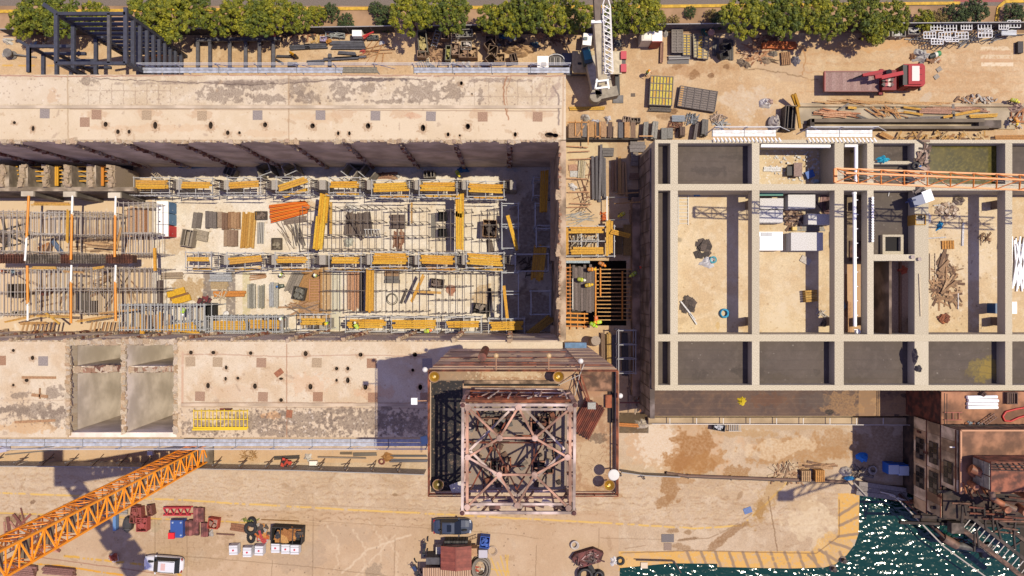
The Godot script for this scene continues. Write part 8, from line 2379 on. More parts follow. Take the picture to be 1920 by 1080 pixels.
func car(label:String,px:float,py:float,deg:float,hex:String,suv:bool)->void:
	var paint:=mat(hex,0.25,"",0.1,0.55)
	paint.clearcoat_enabled=true
	paint.clearcoat=0.6
	var glass:=mat("1d242b",0.08,"",0.0,0.5)
	var at:=W(px,py,1.2)
	var t:=thing("parked_car",label,"car",Vector3(at.x,0,at.z),deg)
	var st:=[[-2.32,0.4,0.4,0.62],[-2.27,0.6,0.35,0.72],[-2.12,0.76,0.28,0.86],[-1.9,0.86,0.26,0.92],[-1.6,0.9,0.25,0.95],[-0.6,0.93,0.25,0.98],[0.7,0.93,0.25,0.96],[1.5,0.9,0.25,0.88],[1.9,0.82,0.28,0.8],[2.12,0.7,0.32,0.7],[2.26,0.5,0.38,0.62],[2.32,0.3,0.42,0.56]]
	var g:=Geo.new()
	for i in st.size()-1:
		var a:Array=st[i]
		var b:Array=st[i+1]
		var ra:Array=[]
		var rb:Array=[]
		for k in 9:
			var q:Vector2=[Vector2(-0.94,0.0),Vector2(-1.0,0.3),Vector2(-0.98,0.7),Vector2(-0.84,0.94),Vector2(0.0,1.0),Vector2(0.84,0.94),Vector2(0.98,0.7),Vector2(1.0,0.3),Vector2(0.94,0.0)][k]
			ra.append(Vector3(a[0],lerpf(a[2],a[3],q.y),q.x*a[1]))
			rb.append(Vector3(b[0],lerpf(b[2],b[3],q.y),q.x*b[1]))
		for k in 8:
			g.quad(ra[k],ra[k+1],rb[k+1],rb[k])
		if i==0:
			for k in range(1,8):
				g.tri(ra[0],ra[k],ra[k+1])
		if i==st.size()-2:
			for k in range(1,8):
				g.tri(rb[0],rb[k+1],rb[k])
	geo("body",g,paint,t)
	var h:=1.5 if suv else 1.38
	var x0:=-2.0 if suv else -1.5
	var rf:=[[x0,0.78,0.9],[x0+0.35,0.7,h-0.05],[-0.2,0.68,h],[0.25,0.66,h-0.06],[1.0,0.76,0.92]]
	for i in 4:
		var a:Array=rf[i]
		var b:Array=rf[i+1]
		g=Geo.new()
		g.quad(Vector3(a[0],a[2],-a[1]),Vector3(b[0],b[2],-b[1]),Vector3(b[0],b[2],b[1]),Vector3(a[0],a[2],a[1]))
		geo("rear_window" if i==0 else ("windscreen" if i==3 else "roof"),g,glass if i in [0,3] else paint,t)
		for s in [-1,1]:
			g=Geo.new()
			g.quad(Vector3(a[0],a[2]-0.02,s*a[1]),Vector3(b[0],b[2]-0.02,s*b[1]),Vector3(b[0],0.88,s*0.88),Vector3(a[0],0.88,s*0.88))
			geo("side_window",g,glass,t)
	for s in [-1,1]:
		bar_part("roof_rail",t,Vector3(x0+0.4,h+0.01,s*0.63),Vector3(0.2,h-0.02,s*0.62),0.05,0.05,mat("2c2e32",0.4))
		part_box("mirror",t,Vector3(0.75,0.95,s*1.0),Vector3(0.16,0.12,0.2),paint)
		part_box("headlight",t,Vector3(2.03,0.68,s*0.6),Vector3(0.22,0.12,0.34),mat("d8dde0",0.15))
		part_box("tail_light",t,Vector3(-2.14,0.74,s*0.66),Vector3(0.16,0.14,0.3),mat("a81e1e",0.2))
		for x in [-1.35,1.35]:
			var w:=lathe_part("wheel",t,Vector3(x,0.33,s*0.84),[Vector2(0.0,0.1),Vector2(0.22,0.1),Vector2(0.33,0.08),Vector2(0.33,-0.08),Vector2(0.0,-0.1)],mat("222222",0.8),16)
			w.rotation.x=PI/2
	part_box("sunroof",t,Vector3(-0.35,h+0.005,0),Vector3(0.5,0.012,0.8),glass if not suv else mat("f0c8c0",0.3))
func motorbike(label:String,px:float,py:float,deg:float,hex:String)->void:
	var t:=thing("motorcycle",label,"motorcycle",W(px,py,0.5)*Vector3(1,0,1),deg)
	for x in [-0.7,0.7]:
		var w:=lathe_part("wheel",t,Vector3(x,0.32,0),[Vector2(0.2,0.06),Vector2(0.32,0.05),Vector2(0.32,-0.05),Vector2(0.2,-0.06)],mat("1f1f1f",0.8),16)
		w.rotation.x=PI/2
	var g:=Geo.new()
	g.lump(Vector3(0.15,0.75,0),Vector3(0.6,0.3,0.36),rng,0.06)
	geo("tank",g,mat(hex,0.3),t)
	part_box("seat",t,Vector3(-0.4,0.8,0),Vector3(0.7,0.12,0.3),mat("262426",0.7))
	part_box("engine",t,Vector3(0.05,0.45,0),Vector3(0.5,0.4,0.34),mat("55555a",0.5))
	bar_part("handlebar",t,Vector3(0.5,1.0,-0.38),Vector3(0.5,1.0,0.38),0.05,0.05,mat("3a3a3c",0.5))
	bar_part("fork",t,Vector3(0.5,1.0,0),Vector3(0.72,0.32,0),0.1,0.08,mat("77777c",0.4))
	part_box("rear_box",t,Vector3(-0.85,0.9,0),Vector3(0.36,0.3,0.4),mat("2c2e34",0.5))
func white_tank(label:String,px:float,py:float,deg:float)->void:
	var at:=W(px,py,1.0)
	var t:=thing("water_tank",label,"tank",Vector3(at.x,0,at.z),deg,"white square tanks with red caps")
	part_box("body",t,Vector3(0,0.5,0),Vector3(0.98,0.9,1.1),mat("d9d9de",0.5,"",0.0,0.6))
	part_box("top",t,Vector3(0,0.97,0),Vector3(0.9,0.08,1.0),mat("e6e6ea",0.5,"",0.0,0.6))
	lathe_part("cap",t,Vector3(0,1.0,0),[Vector2(0.0,0.08),Vector2(0.1,0.07),Vector2(0.12,0.0)],mat("e0304a",0.4),10)
	for k in 2:
		part_box("cage_bar",t,Vector3(0,1.03,-0.3+k*0.6),Vector3(1.0,0.04,0.05),mat("b5b8be",0.5))
	part_box("pallet",t,Vector3(0,0.03,0),Vector3(1.0,0.08,1.1),mat("8d7a60",0.8))
func quay_things()->void:
	lattice_mast()
	car("white hatchback parked near the lower left, nose to the west",302,1061,176,"f4f4f6",true)
	car("dark blue grey saloon parked below the pink tower",848,990,0,"2c3a50",false)
	motorbike("dark motorbike standing left of the brown roofed hut",796,1024,88,"2a2a30")
	motorbike("blue motorbike leaning by the corrugated roof",779,1066,118,"3a4a70")
	# between the south walkway and the fence
	for q in [[537,858,48,7,2,5,"5d564e","dark rods lying north of the quay fence"],[649,850,22,5,0,3,"8d7a60","short brown rods near the quay fence"],[684,852,44,7,1,4,"8d8272","grey brown planks in front of the walkway, east part"],[766,855,70,4,0,2,"6d6a68","grey pipe pair beside the rusty block, upper"],[767,864,70,6,0,2,"77757a","grey pipe pair beside the rusty block, lower"],[640,858,90,3,-2,1,"a09080","single long grey pole north of the quay fence"],[60,841,80,2,4,1,"8d867e","long thin pole at the lower left walkway"],[80,846,140,2,6,2,"9a948c","two thin poles crossing below the walkway, west end"]]:
		pipes("pole_stack",q[7],"poles",q[0],q[1],0.1,q[2],q[3],q[4],q[5],q[6])
	mound("white_bag","white bag and box north of the quay fence","bag",577,858,0,16,14,0.4,0,"ece6dc",91,0.5,0.6)
	tag(part_box("white_case",self,W(588,868,0.4),Vector3(0.9,0.4,0.5),mat("f4efe4",0.5,"",0.0,0.65)),"white case against the quay fence","case")
	heap("red_cloth","red and black cloth over the quay fence","cloth",537,868,0.8,8,3,8,0.4,1.0,["e8543c","2f2a28","d24a34"],0.25)
	coil("hose_ring","red brown ring lying by the grey pipe pair","ring",716,865,0,0.3,3,0.06,"8d4a3c",5)
	mound("earth_heap","ochre earth heap left of the grey pipes","earth heap",728,857,0,24,16,0.3,0,"c98f4a",92,0.3)
	heap("dry_weeds","dry brown twigs beside the crane mast's foot","twigs",466,853,0,16,10,30,0.4,1.0,["c99a5c","b5864c","d9b07a"],0.04)
	tag(part_box("lilac_box",self,W(8,842,0.6),Vector3(0.9,0.6,0.6),mat("c9c4e0",0.6),0.2),"small lilac box at the far lower left walkway","box")
	tag(part_box("pale_box",self,W(283,849,0.5),Vector3(0.6,0.5,0.5),mat("e0dce8",0.6)),"small pale box behind the crane mast","box")
	# the row of equipment along the yellow line
	var t:=thing("steel_box","black steel bin with rounded lid right of the crane shadow","bin",W(237,985,0.9))
	lathe_part("body",t,Vector3(0,-0.9,0),[Vector2(0.5,0.0),Vector2(0.62,0.1),Vector2(0.64,0.8),Vector2(0.5,0.95),Vector2(0.0,0.98)],mat("46423e",0.6,"grain"),8).scale=Vector3(0.85,1,1.45)
	part_box("lid_bar",t,Vector3(0,0.12,0.4),Vector3(0.9,0.06,0.1),mat("5d5852",0.6))
	for q in [[257,966,16,28,4,"b0584c","fan of dark red steel plates above the pink crate"],[265,984,20,26,0,"c85a54","pink red open crate right of the black bin"],[250,965,12,32,-6,"9a5040","dark red steel beams behind the black bin"],[280,958,10,20,8,"8d5444","small pile of dark red bits"]]:
		crate("red_crate",q[6],"steel crate",q[0],q[1],0,q[2],q[3],0.9,q[4],q[5],q[5])
	var rl:=thing("red_truss","red steel truss section lying on the quay","truss",W(332,959,0.6))
	var rm:=mat("d2363a",0.5)
	for z in [-0.42,0.42]:
		for y in [0.0,-0.5]:
			bar_part("chord",rl,Vector3(-1.6,y,z),Vector3(1.6,y,z),0.14,0.14,rm)
	for k in 4:
		bar_part("web",rl,Vector3(-1.6+k*0.8,0,-0.42),Vector3(-1.2+k*0.8,0,0.42),0.1,0.1,rm)
		bar_part("web",rl,Vector3(-1.2+k*0.8,0,0.42),Vector3(-0.8+k*0.8,0,-0.42),0.1,0.1,rm)
	for q in [[372,965,28,20,90,4,"row of dark red beams with black ends right of the truss"],[360,990,30,24,90,4,"dark red beams below the first row"],[383,994,28,14,90,3,"brown red beams next to the orange skip"],[347,990,24,8,90,1,"pale red beam beside the blue tank"]]:
		planks("red_beams",q[6],"steel beams",q[0],q[1],0.05,q[2],q[3],q[4],q[5],1,["a8605a","9a544c","b56e64"],"",0.4,"rust")
	t=thing("fuel_tank","blue square tank with a red box at its corner","tank",W(331,992,1.0))
	part_box("body",t,Vector3(0,-0.5,0),Vector3(1.45,1.0,2.0),mat("2f5298",0.5,"",0.0,0.6))
	part_box("red_box",t,Vector3(-0.52,0.1,0.72),Vector3(0.7,0.3,0.7),mat("e81e1e",0.5,"",0.0,0.6))
	for q in [[-0.45,-0.75],[0.5,-0.75],[0.5,0.72]]:
		lathe_part("cap",t,Vector3(q[0],0.0,q[1]),[Vector2(0.0,0.08),Vector2(0.1,0.06),Vector2(0.12,0.0)],mat("b9c8e0",0.4),8)
	crate("orange_skip","small orange red skip at the end of the red beams","skip",399,982,0,19,19,0.8,-8,"d2543c","c9a08c")
	mound("clear_bag","clear plastic bag below the orange skip","bag",396,1000,0,10,14,0.3,0,"d8d0c8",93,0.5)
	planks("boards","brown flat sheet left of the tyre heap","sheet",449,990,0,34,14,-8,3,1,["b07850","a56e48"])
	planks("boards","thin dark rail lying below the orange skip","rail",423,1002,0,34,3,-3,1,1,["7d5040"])
	for q in [[471,990,0.75,0,"front tyre of the heap beside the full skip"],[474,978,0.6,20,"upper tyre of the heap beside the full skip"],[472,1008,0.6,25,"lower tyre of the heap beside the full skip"]]:
		tyre(q[4],q[0],q[1],0.1,q[2],q[3])
	heap("scrap_heap","red white and orange scrap between tyres and full skip","scrap",490,998,0,12,16,34,0.4,1.2,["d24a4a","5d5048","e8a050","c9c0b4","3d3632","e07a30"],0.3)
	crate("full_skip","black skip full of cardboard and bags","skip",537,1005,0,58,31,1.3,-3,"3a3632")
	heap("cardboard","brown cardboard sheets lying in the black skip","cardboard",540,1004,1.0,20,9,14,0.7,1.5,["d9984c","e0a860","c9863c","b8793a"],0.7)
	for q in [[520,1004,"a"],[558,1003,"b"]]:
		mound("black_bags","dark rubbish bags in the %s end of the black skip"%("west" if q[2]=="a" else "east"),"bags",q[0],q[1],0.9,14,18,0.6,0,"4a4c54",94+int(q[0]),0.3)
	planks("boards","dark plank leaning over the black skip's corner","boards",562,1000,1.3,12,6,0,1,1,["5d5040"])
	for q in [[437,1032,2,"westmost, standing alone"],[463,1036,0,"second from the west"],[485,1033,-2,"right of the second, below the tyres"],[516,1028,0,"at the black skip's lower left corner"],[535,1030,0,"below the middle of the black skip"],[552,1031,0,"at the black skip's lower right corner"]]:
		white_tank("white square tank with a red cap, "+q[3],q[0],q[1],q[2])
	planks("boards","thin yellow edged rail above the black skip","rail",525,976,0,70,2,-2,1,1,["a8783c"])
	heap("weeds","small green weeds along the yellow line","weeds",470,974,0,16,3,30,0.2,0.5,["7d8a2c","96a03a","5d6a24"],0.06)
	# gear under and beside the crane mast
	heap("crane_gear","red brown beams lying under the crane mast","steel beams",60,1000,0,50,30,40,1.0,3.4,["a8604c","8d5444","c99078","d9c8b4"],0.24)
	heap("crane_gear","grey pipes and gear under the mast's upper half","gear",180,955,0,60,20,34,1.0,3.0,["8d8a84","a99a8a","b58a6c","6d665e"],0.18,25,30)
	planks("red_beams","red brown steel bundle at the lower left picture edge","steel beams",30,1070,0.1,70,22,-6,6,2,["9a6a5c","8d5c50","a8786a"],"",0.25)
	planks("red_beams","red brown steel bundle left of the white car","steel beams",108,1072,0.1,60,14,-6,4,2,["9a6a5c","a8786a"],"",0.25)
	tag(part_box("blue_post",self,W(217,980,0.6),Vector3(0.35,0.6,1.7),mat("6d98c8",0.5)),"narrow blue box left of the black steel bin","box")
	planks("pale_plates","three pale plates in a row above the blue box","plates",222,959,0,34,12,0,3,2,["c9c4bc","b5aea4"])
	mound("white_rags","white and orange rags right of the crane shadow","rags",211,1048,0,22,15,0.5,0,"f0ded4",97,0.5,0.6)
	heap("orange_rags","orange bits on the white rags","rags",215,1044,0.4,8,5,12,0.2,0.6,["e07a3c","c95a34"],0.25)
	# hut with the brown roof and its neighbours
	t=thing("hut","hut with a brown gabled roof at the picture's lower edge","hut",W(855,1047,2.6)*Vector3(1,0,1))
	part_box("walls",t,Vector3(0,1.2,0),Vector3(3.2,2.4,2.3),mat("c9a888",0.8,"stain"))
	for k in 2:
		for r in 8:
			var g:=Geo.new()
			var za:=-1.35+r*0.34
			g.quad(Vector3((-1.75 if k==0 else 0.0),(2.45 if k==0 else 2.85),za),Vector3((0.0 if k==0 else 1.75),(2.85 if k==0 else 2.45),za),Vector3((0.0 if k==0 else 1.75),(2.85 if k==0 else 2.45),za+0.33),Vector3((-1.75 if k==0 else 0.0),(2.45 if k==0 else 2.85),za+0.33))
			geo("roof_strip",g,mat(["a0503c","984a38","a85642"][(r+k)%3],0.7,"grain"),t)
	bar_part("ridge",t,Vector3(0,2.88,-1.4),Vector3(0,2.88,1.4),0.14,0.06,mat("8d4434",0.7))
	t=thing("shed","beige corrugated shed roof in front of the brown hut","shed",W(837,1075,2.2)*Vector3(1,0,1))
	part_box("walls",t,Vector3(0,1.0,1.4),Vector3(5.0,2.0,3.8),mat("b59a80",0.8))
	for k in 22:
		tube_part("roof_rib",t,Vector3(-2.6+k*0.25,2.1,-0.6),Vector3(-2.6+k*0.25,2.0,3.4),0.12,mat(["d9b594","cfa888"][k%2],0.7),6)
	part_box("dark_roof",thing("flat_annex","dark grey flat roof left of the brown hut","annex",W(815,1052,2.0)*Vector3(1,0,1)),Vector3(0,1.0,0),Vector3(2.0,2.0,0.8),mat("5d5a5e",0.8,"grain"))
	t=thing("rack","dark gear rack behind the brown hut","rack",W(855,1020,1.4)*Vector3(1,0,1))
	for k in 8:
		part_box("bin",t,Vector3(-1.2+k*0.34,0.7,0),Vector3(0.3,1.4,0.7),mat(["3a3836","4d4a46","2f2d2b"][k%3],0.7))
	part_box("white_tin",thing("white_tin","white drum left of the brown roof","drum",W(822,1034,1.0)*Vector3(1,0,1)),Vector3(0,0.5,0),Vector3(0.6,1.0,1.0),mat("e6e0d6",0.6))
	mound("gear_bits","orange and grey gear at the brown hut's corner","gear",812,1046,0.6,26,9,0.5,0,"c98a6c",98,0.5)
	crate("blue_crate","blue crate of gear right of the brown hut","crate",909,1017,0,18,22,1.0,-6,"3a6ad0","4a78e0")
	tag(part_box("grey_cube",self,W(906,1036,0.9),Vector3(1.0,0.9,0.9),mat("d0ccd6",0.6)),"grey cube with a hole below the blue crate","tank")
	coil("pale_hose","thin pale hose coil right of the grey cube","hose",924,1032,0,0.55,4,0.04,"e0c4a8",11)
	coil("big_hose","big grey hose loop lying right of the hut","hose",902,1064,0,1.05,5,0.13,"8d8274",12,1.25)
	heap("gear_bits","bits of gear inside the big hose loop","gear",900,1068,0,9,12,14,0.3,0.9,["d9c0a0","f0e6d8","6d5a48","c94a34"],0.2)
	ladder("brown ladder beside the blue crate",880,1010,0.1,30,6,20,"b59470","ladder",6)
	tag(part_box("wood_box",self,W(889,1032,1.2),Vector3(0.7,1.2,0.9),mat("d9a878",0.7,"wood")),"pale wooden box beside the brown roof","box")
	# scrap boat, tyres, posts by the water
	t=thing("scrap_boat","boat shaped rusty skip of scrap at the quay's edge","skip",W(1102,1044,0.4),14)
	var g2:=Geo.new()
	g2.prism(PackedVector2Array([Vector2(-1.9,-0.3),Vector2(-1.3,-0.8),Vector2(0.9,-0.9),Vector2(1.9,-0.1),Vector2(1.3,0.8),Vector2(-1.1,0.9)]),-0.4,0.4)
	geo("hull",g2,mat("8a4a44",0.8,"rust"),t)
	for k in 30:
		part_box("scrap",t,Vector3(rng.randf_range(-1.4,1.4),0.45+rng.randf()*0.2,rng.randf_range(-0.6,0.6)),Vector3(rng.randf_range(0.3,1.0),0.08,rng.randf_range(0.06,0.2)),mat(["7d3c3a","c9a098","5a3430","a86a64","e0c8c0"][k%5],0.7,"rust"),rng.randf()*3)
	coil("white_rope","pale rope coil above the scrap boat","rope",1077,1020,0,0.5,6,0.06,"ded2c6",13)
	coil("black_hose","black rubber hose heap at the lower edge, left","hose",1096,1075,0,0.7,5,0.16,"2e2c2c",14)
	coil("black_hose","black rubber hose heap at the lower edge, right","hose",1122,1076,0,0.55,4,0.16,"353231",15)
	planks("boards","short black rubber post between the hose heaps","post",1109,1066,0.2,20,8,-60,1,1,["302d2c"],"",0.4)
	tyre("single tyre lying flat near the yellow quay edge",1163,1051,0,0.5)
	mound("white_rags","white rag beside the single tyre","rag",1152,1053,0,14,16,0.3,0,"f4f0ee",99,0.5,0.65)
	for q in [[1580,1049,"near the yellow corner, upper"],[1561,1065,"near the yellow corner, lower"]]:
		var b:=thing("bollard","dark mooring bollard %s one"%q[2],"bollard",W(q[0],q[1],0))
		lathe_part("post",b,Vector3.ZERO,[Vector2(0.3,0.0),Vector2(0.2,0.1),Vector2(0.17,0.45),Vector2(0.28,0.55),Vector2(0.26,0.66),Vector2(0.0,0.7)],mat("5a4640",0.7,"rust"),12)
		lathe_part("base",b,Vector3.ZERO,[Vector2(0.42,0.0),Vector2(0.4,0.06),Vector2(0.0,0.08)],mat("8d7a6c",0.8),12)
	t=thing("edge_fender","dark steel rail and plank along the quay's notch","fender",W(1230,1051,0.4))
	bar_part("rail",t,W(1192,1050,0.4)-t.position,W(1264,1052,0.4)-t.position,0.12,0.12,mat("6d5044",0.7,"rust"))
	bar_part("rail",t,W(1264,1052,0.4)-t.position,W(1277,1074,0.2)-t.position,0.12,0.12,mat("6d5044",0.7,"rust"))
	part_box("plank",t,W(1208,1060,0.1)-t.position,Vector3(0.8,0.08,0.7),mat("f0dcc0",0.8))
	for q in [[1252,1009,1.45,0.95,"8d8584",0,"grey manhole plate on the quay"],[1252,1025,0.9,0.85,"b39a88",0,"brownish plate below the grey manhole plate"],[1402,957,0.95,0.7,"7d98d0",0.35,"small blue sheet lying on the sand coloured quay"],[1868-440,1000-400,0.3,0.3,"c94a44",0,""]]:
		if q[6]!="":
			tag(part_box("flat_plate",self,W(q[0],q[1],0.03),Vector3(q[2],0.04,q[3]),mat(q[4],0.8,"fine"),q[5]),q[6],"plate")
	# apron below the hull
	for q in [[1512,893,18,20,"pale","d0a878",5],[1538,893,18,22,"orange","e0a050",6]]:
		pallet("stack of %s slatted pallets by the apron rail"%q[4],q[0],q[1],0,q[2],q[3],0,q[5],q[6])
	heap("wood_scraps","boards and scraps left of the pallets on the apron","wood heap",1478,886,0,30,10,50,0.8,2.6,["d9b48a","b58a64","e6cba4","9a7a5c"],0.16)
	heap("wood_scraps","loose boards behind the slatted pallets","wood heap",1530,874,0,34,5,26,1.0,2.4,["b58a64","d0a67a","8d6a50"],0.16,0,14)
	mound("bulk_bag","white bulk bag by the shaded corner of the apron","bulk bag",1588,885,0,22,20,0.8,0,"dcd4cc",101,0.2,0.55)
	mound("blue_tarp","bright blue sheet in the barge's shadow","tarp",1619,859,0,24,18,0.5,-20,"1f8ae8",102,0.3,0.7)
	mound("blue_tarp","small blue tub below the white bulk bag","tub",1594,898,0.3,20,9,0.4,0,"2a9ae0",103,0.2,0.6)
	coil("rope_coil","pale rope coil in the barge's shadow","rope",1635,880,0,0.5,5,0.06,"b5aaa0",16)
	heap("gear_bits","dark gear strewn round the rope coil","gear",1615,888,0,24,10,34,0.4,1.6,["8d7a68","5d5048","a89a8c"],0.1)
	for q in [[1676,880,"west"],[1695,882,"east"]]:
		var c:=thing("blue_tank","blue tank with a pale lid in the shadow, %s one"%q[2],"tank",W(q[0],q[1],1.4)*Vector3(1,0,1))
		part_box("body",c,Vector3(0,0.65,0),Vector3(1.15,1.3,1.2),mat("1f6ac8",0.5,"",0.0,0.6))
		part_box("lid",c,Vector3(0.02,1.36,0.05),Vector3(1.12,0.12,1.05),mat("c9d4e0",0.5,"",0.0,0.6))
	crate("grey_frame_crate","dark box with a pale sheet below the brown deck","crate",1349,802,0.2,22,12,0.7,-10,"4a4a50","d9dce8")
	ladder("pale wire frame right of the dark box",1378,801,0.4,24,14,0,"d0c8bc","wire frame",7)
	planks("boards","grey stone slab on the low quay wall","slab",1655,922,0.4,100,26,-8,3,1,["a39890","968b84"],"",0.3)
	# yellow railing on the caisson's south deck
	t=thing("yellow_railing","bright yellow railing section lying on the caisson's south deck","railing",W(414,786,CT+0.4))
	var ym:=mat("ffd81e",0.5)
	for z in [-0.85,0.0,0.85]:
		bar_part("long_bar",t,Vector3(-2.8,0,z),Vector3(2.8,0,z),0.14 if z>0.5 else 0.08,0.1,ym)
	for k in 15:
		bar_part("upright",t,Vector3(-2.75+k*0.39,0,-1.0+(k%2)*0.2),Vector3(-2.75+k*0.39,0,0.85),0.07,0.07,ym)
	bar_part("toe_board",t,Vector3(-2.9,0.0,1.05),Vector3(2.7,0.0,1.0),0.2,0.08,ym)
	part_box("rusty_plate",thing("rusty_plate","rusty plate behind the yellow railing","plate",W(424,768,CT+0.05)),Vector3.ZERO,Vector3(1.3,0.06,0.3),mat("9a5438",0.8,"rust"))
	for q in [[72,708,64,5,0,"upper board on the caisson's west deck"],[73,742,30,6,-6,"middle board on the caisson's west deck"],[65,790,76,5,3,"lower board on the caisson's west deck"],[74,738,20,3,90,"short upright lath on the caisson's west deck"]]:
		planks("boards",q[5],"boards",q[0],q[1],CT,q[2],q[3],q[4],1,1,["c99a6c","b88a5e"],"",0.1)
	for q in [[523,699,16,11,38,"tilted orange brown plate by a deck hole"],[542,776,11,15,-8,"orange brown plate near the deck's stained strip"]]:
		planks("rust_plate",q[5],"plate",q[0],q[1],CT,q[2],q[3],q[4],1,1,["b8744c"],"",0.08)
	tag(part_box("blue_box",self,W(796,825,CT+0.2),Vector3(0.7,0.4,0.8),mat("8db0c8",0.6),0.2),"pale blue box at the block's corner of the walkway","box")
# on the hull
func hull_things()->void:
	var wh:=["fbfaf8","f4f2f0","ffffff"]
	var packs:=[[1447,382,44,20,0,"upper left white pack, by the beam"],[1446,406,44,23,0,"second white pack below the upper left one"],[1503,378,51,26,0,"upper right white pack"],[1538,411,46,20,-1,"small white pack above the largest one"],[1513,453,60,34,0,"largest white pack of the stacks"]]
	for q in packs:
		var at:=W(q[0],q[1],HF+1.4)
		var m:=mpp(HF+1.4)
		var t:=thing("insulation_pack","stack of white wrapped boards, "+q[5],"pack",Vector3(at.x,HF,at.z),q[4],"white wrapped packs on the hull floor")
		part_box("bearer",t,Vector3(0,0.07,0),Vector3(q[2]*m*0.9,0.14,q[3]*m*0.8),mat("b59470",0.8,"wood"))
		for k in 5:
			part_box("board",t,Vector3(rng.randf_range(-0.03,0.03),0.27+k*0.26,rng.randf_range(-0.03,0.03)),Vector3(q[2]*m,0.24,q[3]*m),mat(wh[k%3],0.6,"fine",0.0,0.5))
		for k in 3:
			part_box("strap",t,Vector3((k-1)*q[2]*m*0.3,1.41,0),Vector3(0.05,0.03,q[3]*m+0.02),mat("d6d2d4",0.5))
	var t2:=thing("white_unit","white machine unit with a grille below the packs","machine unit",W(1445,452,HF+1.3)*Vector3(1,0,1)+Vector3(0,HF,0))
	part_box("body",t2,Vector3(0,0.65,0),Vector3(2.6,1.3,2.0),mat("ffffff",0.5,"",0.0,0.65))
	part_box("lid",t2,Vector3(0,1.33,0.2),Vector3(2.4,0.08,1.4),mat("ffffff",0.5,"",0.0,0.55))
	for k in 2:
		part_box("grille",t2,Vector3(-0.75+k*0.62,1.32,-0.72),Vector3(0.56,0.06,0.44),mat("b4b8c0",0.5))
	tag(part_box("green_board",self,W(1443,363,HF+1.5),Vector3(2.8,0.3,0.5),mat("2f8a78",0.6)),"green board above the upper left white pack","board")
	heap("wood_scraps","brown broken boards between the white packs","wood heap",1487,408,HF,16,14,46,0.5,1.8,["7d5c48","a07a5c","5d463a","c9a888"],0.18)
	heap("wood_scraps","pinkish boards right of the upper right pack","wood heap",1548,382,HF,10,12,16,1.0,2.0,["a8807c","8d6862","c49c94"],0.2,84,12)
	planks("boards","long dark lath leaning from pack to pack","lath",1541,393,HF+0.5,40,2,-54,1,1,["6d5c50"])
	planks("boards","silver strip above the largest white pack","strip",1517,429,HF,64,9,0,2,1,["c9c2b8","b0a89c"])
	tag(part_box("yellow_can",self,W(1489,429,HF+0.4),Vector3(0.5,0.4,0.4),mat("d9b020",0.5)),"small yellow can left of the silver strip","can")
	planks("boards","orange upright board right of the largest pack","board",1558,449,HF,30,5,90,1,1,["e8a44c"])
	planks("boards","tilted pale board below the largest pack","board",1511,488,HF,20,13,-30,1,1,["e0d4c4"])
	t2=thing("wood_bundle","ochre wooden crate bundle on the beam shadow","crate",W(1522,555,HF+0.8)*Vector3(1,0,1)+Vector3(0,HF,0),4)
	for k in 5:
		for l in 4:
			part_box("slat",t2,Vector3(0,0.1+l*0.2,-0.52+k*0.26),Vector3(1.3,0.16,0.22),mat(["d9a84c","c99a40","e0b45c"][(k+l)%3],0.8,"wood"))
	heap("rag_bits","dark rags near the floor's right edge","rags",1544,605,HF,5,6,12,0.2,0.6,["6d6258","8d8074"],0.2)
	heap("white_bits","thin white offcuts above the dark rags","offcuts",1540,586,HF,9,6,8,0.4,1.6,["f0e8dc","e0d6c8"],0.05)
	for q in [[1318,466,12,18,"scatter of dark slate pieces north in the first bay"],[1290,571,12,14,"scatter of dark slate pieces south in the first bay"]]:
		heap("slate_bits",q[4],"slate pieces",q[0],q[1],HF,q[2],q[3],26,0.3,0.8,["5d5048","6d5e54","4d423c"],0.5)
	mound("white_sheet","white sheet with blue tape beside the dark slate pieces","sheet",1328,492,HF,28,20,0.4,0,"e8e8ec",111,0.5,0.62)
	coil("blue_tape","turquoise band round the white sheet","tape",1337,487,HF+0.3,0.35,2,0.05,"3fb8c8",17)
	for q in [[1290,582,44,3,-52,"long white slat crossing the dark slate pieces"],[1300,598,24,3,-56,"short white slat below the long one"]]:
		planks("white_lath",q[5],"slat",q[0],q[1],HF+0.1,q[2],q[3],q[4],1,1,["ffffff"])
	coil("blue_hose","bright blue hose coil on the beam shadow","hose",1357,587,HF,0.5,6,0.06,"2ab0e0",18)
	ladder("white wire ladder frame along the first bay's west beam",1281,392,HF,60,18,90,"e8e4dc","ladder frame",9)
	mound("blue_rag","small blue rag under the north beam in the first bay","rag",1307,363,HF,12,10,0.3,0,"2f8ad8",112,0.4)
	# white pipes
	t2=thing("white_pipe","long white pipe hung along the narrow bay","pipe",W(1604,480,7.6))
	var wm:=mat("ffffff",0.4,"",0.0,0.75)
	tube_part("run",t2,W(1602,364,7.6)-t2.position,W(1603,612,7.6)-t2.position,0.19,wm,12)
	for k in 10:
		tube_part("clamp",t2,W(1601,375+k*27,7.6)-t2.position,W(1609,375+k*27,7.5)-t2.position,0.05,wm,6)
	tube_part("cap",t2,W(1601.5,360,7.6)-t2.position,W(1601.5,364,7.6)-t2.position,0.25,wm,12)
	lathe_part("elbow",t2,W(1608,622,7.3)-t2.position,[Vector2(0.0,0.3),Vector2(0.25,0.22),Vector2(0.34,0.0),Vector2(0.25,-0.2)],wm,12)
	t2=thing("white_pipe","white pipe elbow in the small north bays","pipe",W(1604,300,8.0))
	tube_part("run",t2,W(1583,273,8.0)-t2.position,W(1607,273,8.0)-t2.position,0.17,wm,12)
	tube_part("run",t2,W(1605,272,8.0)-t2.position,W(1605,341,8.0)-t2.position,0.19,wm,12)
	tube_part("run",t2,W(1426,273,8.0)-t2.position,W(1556,274,8.0)-t2.position,0.2,wm,12)
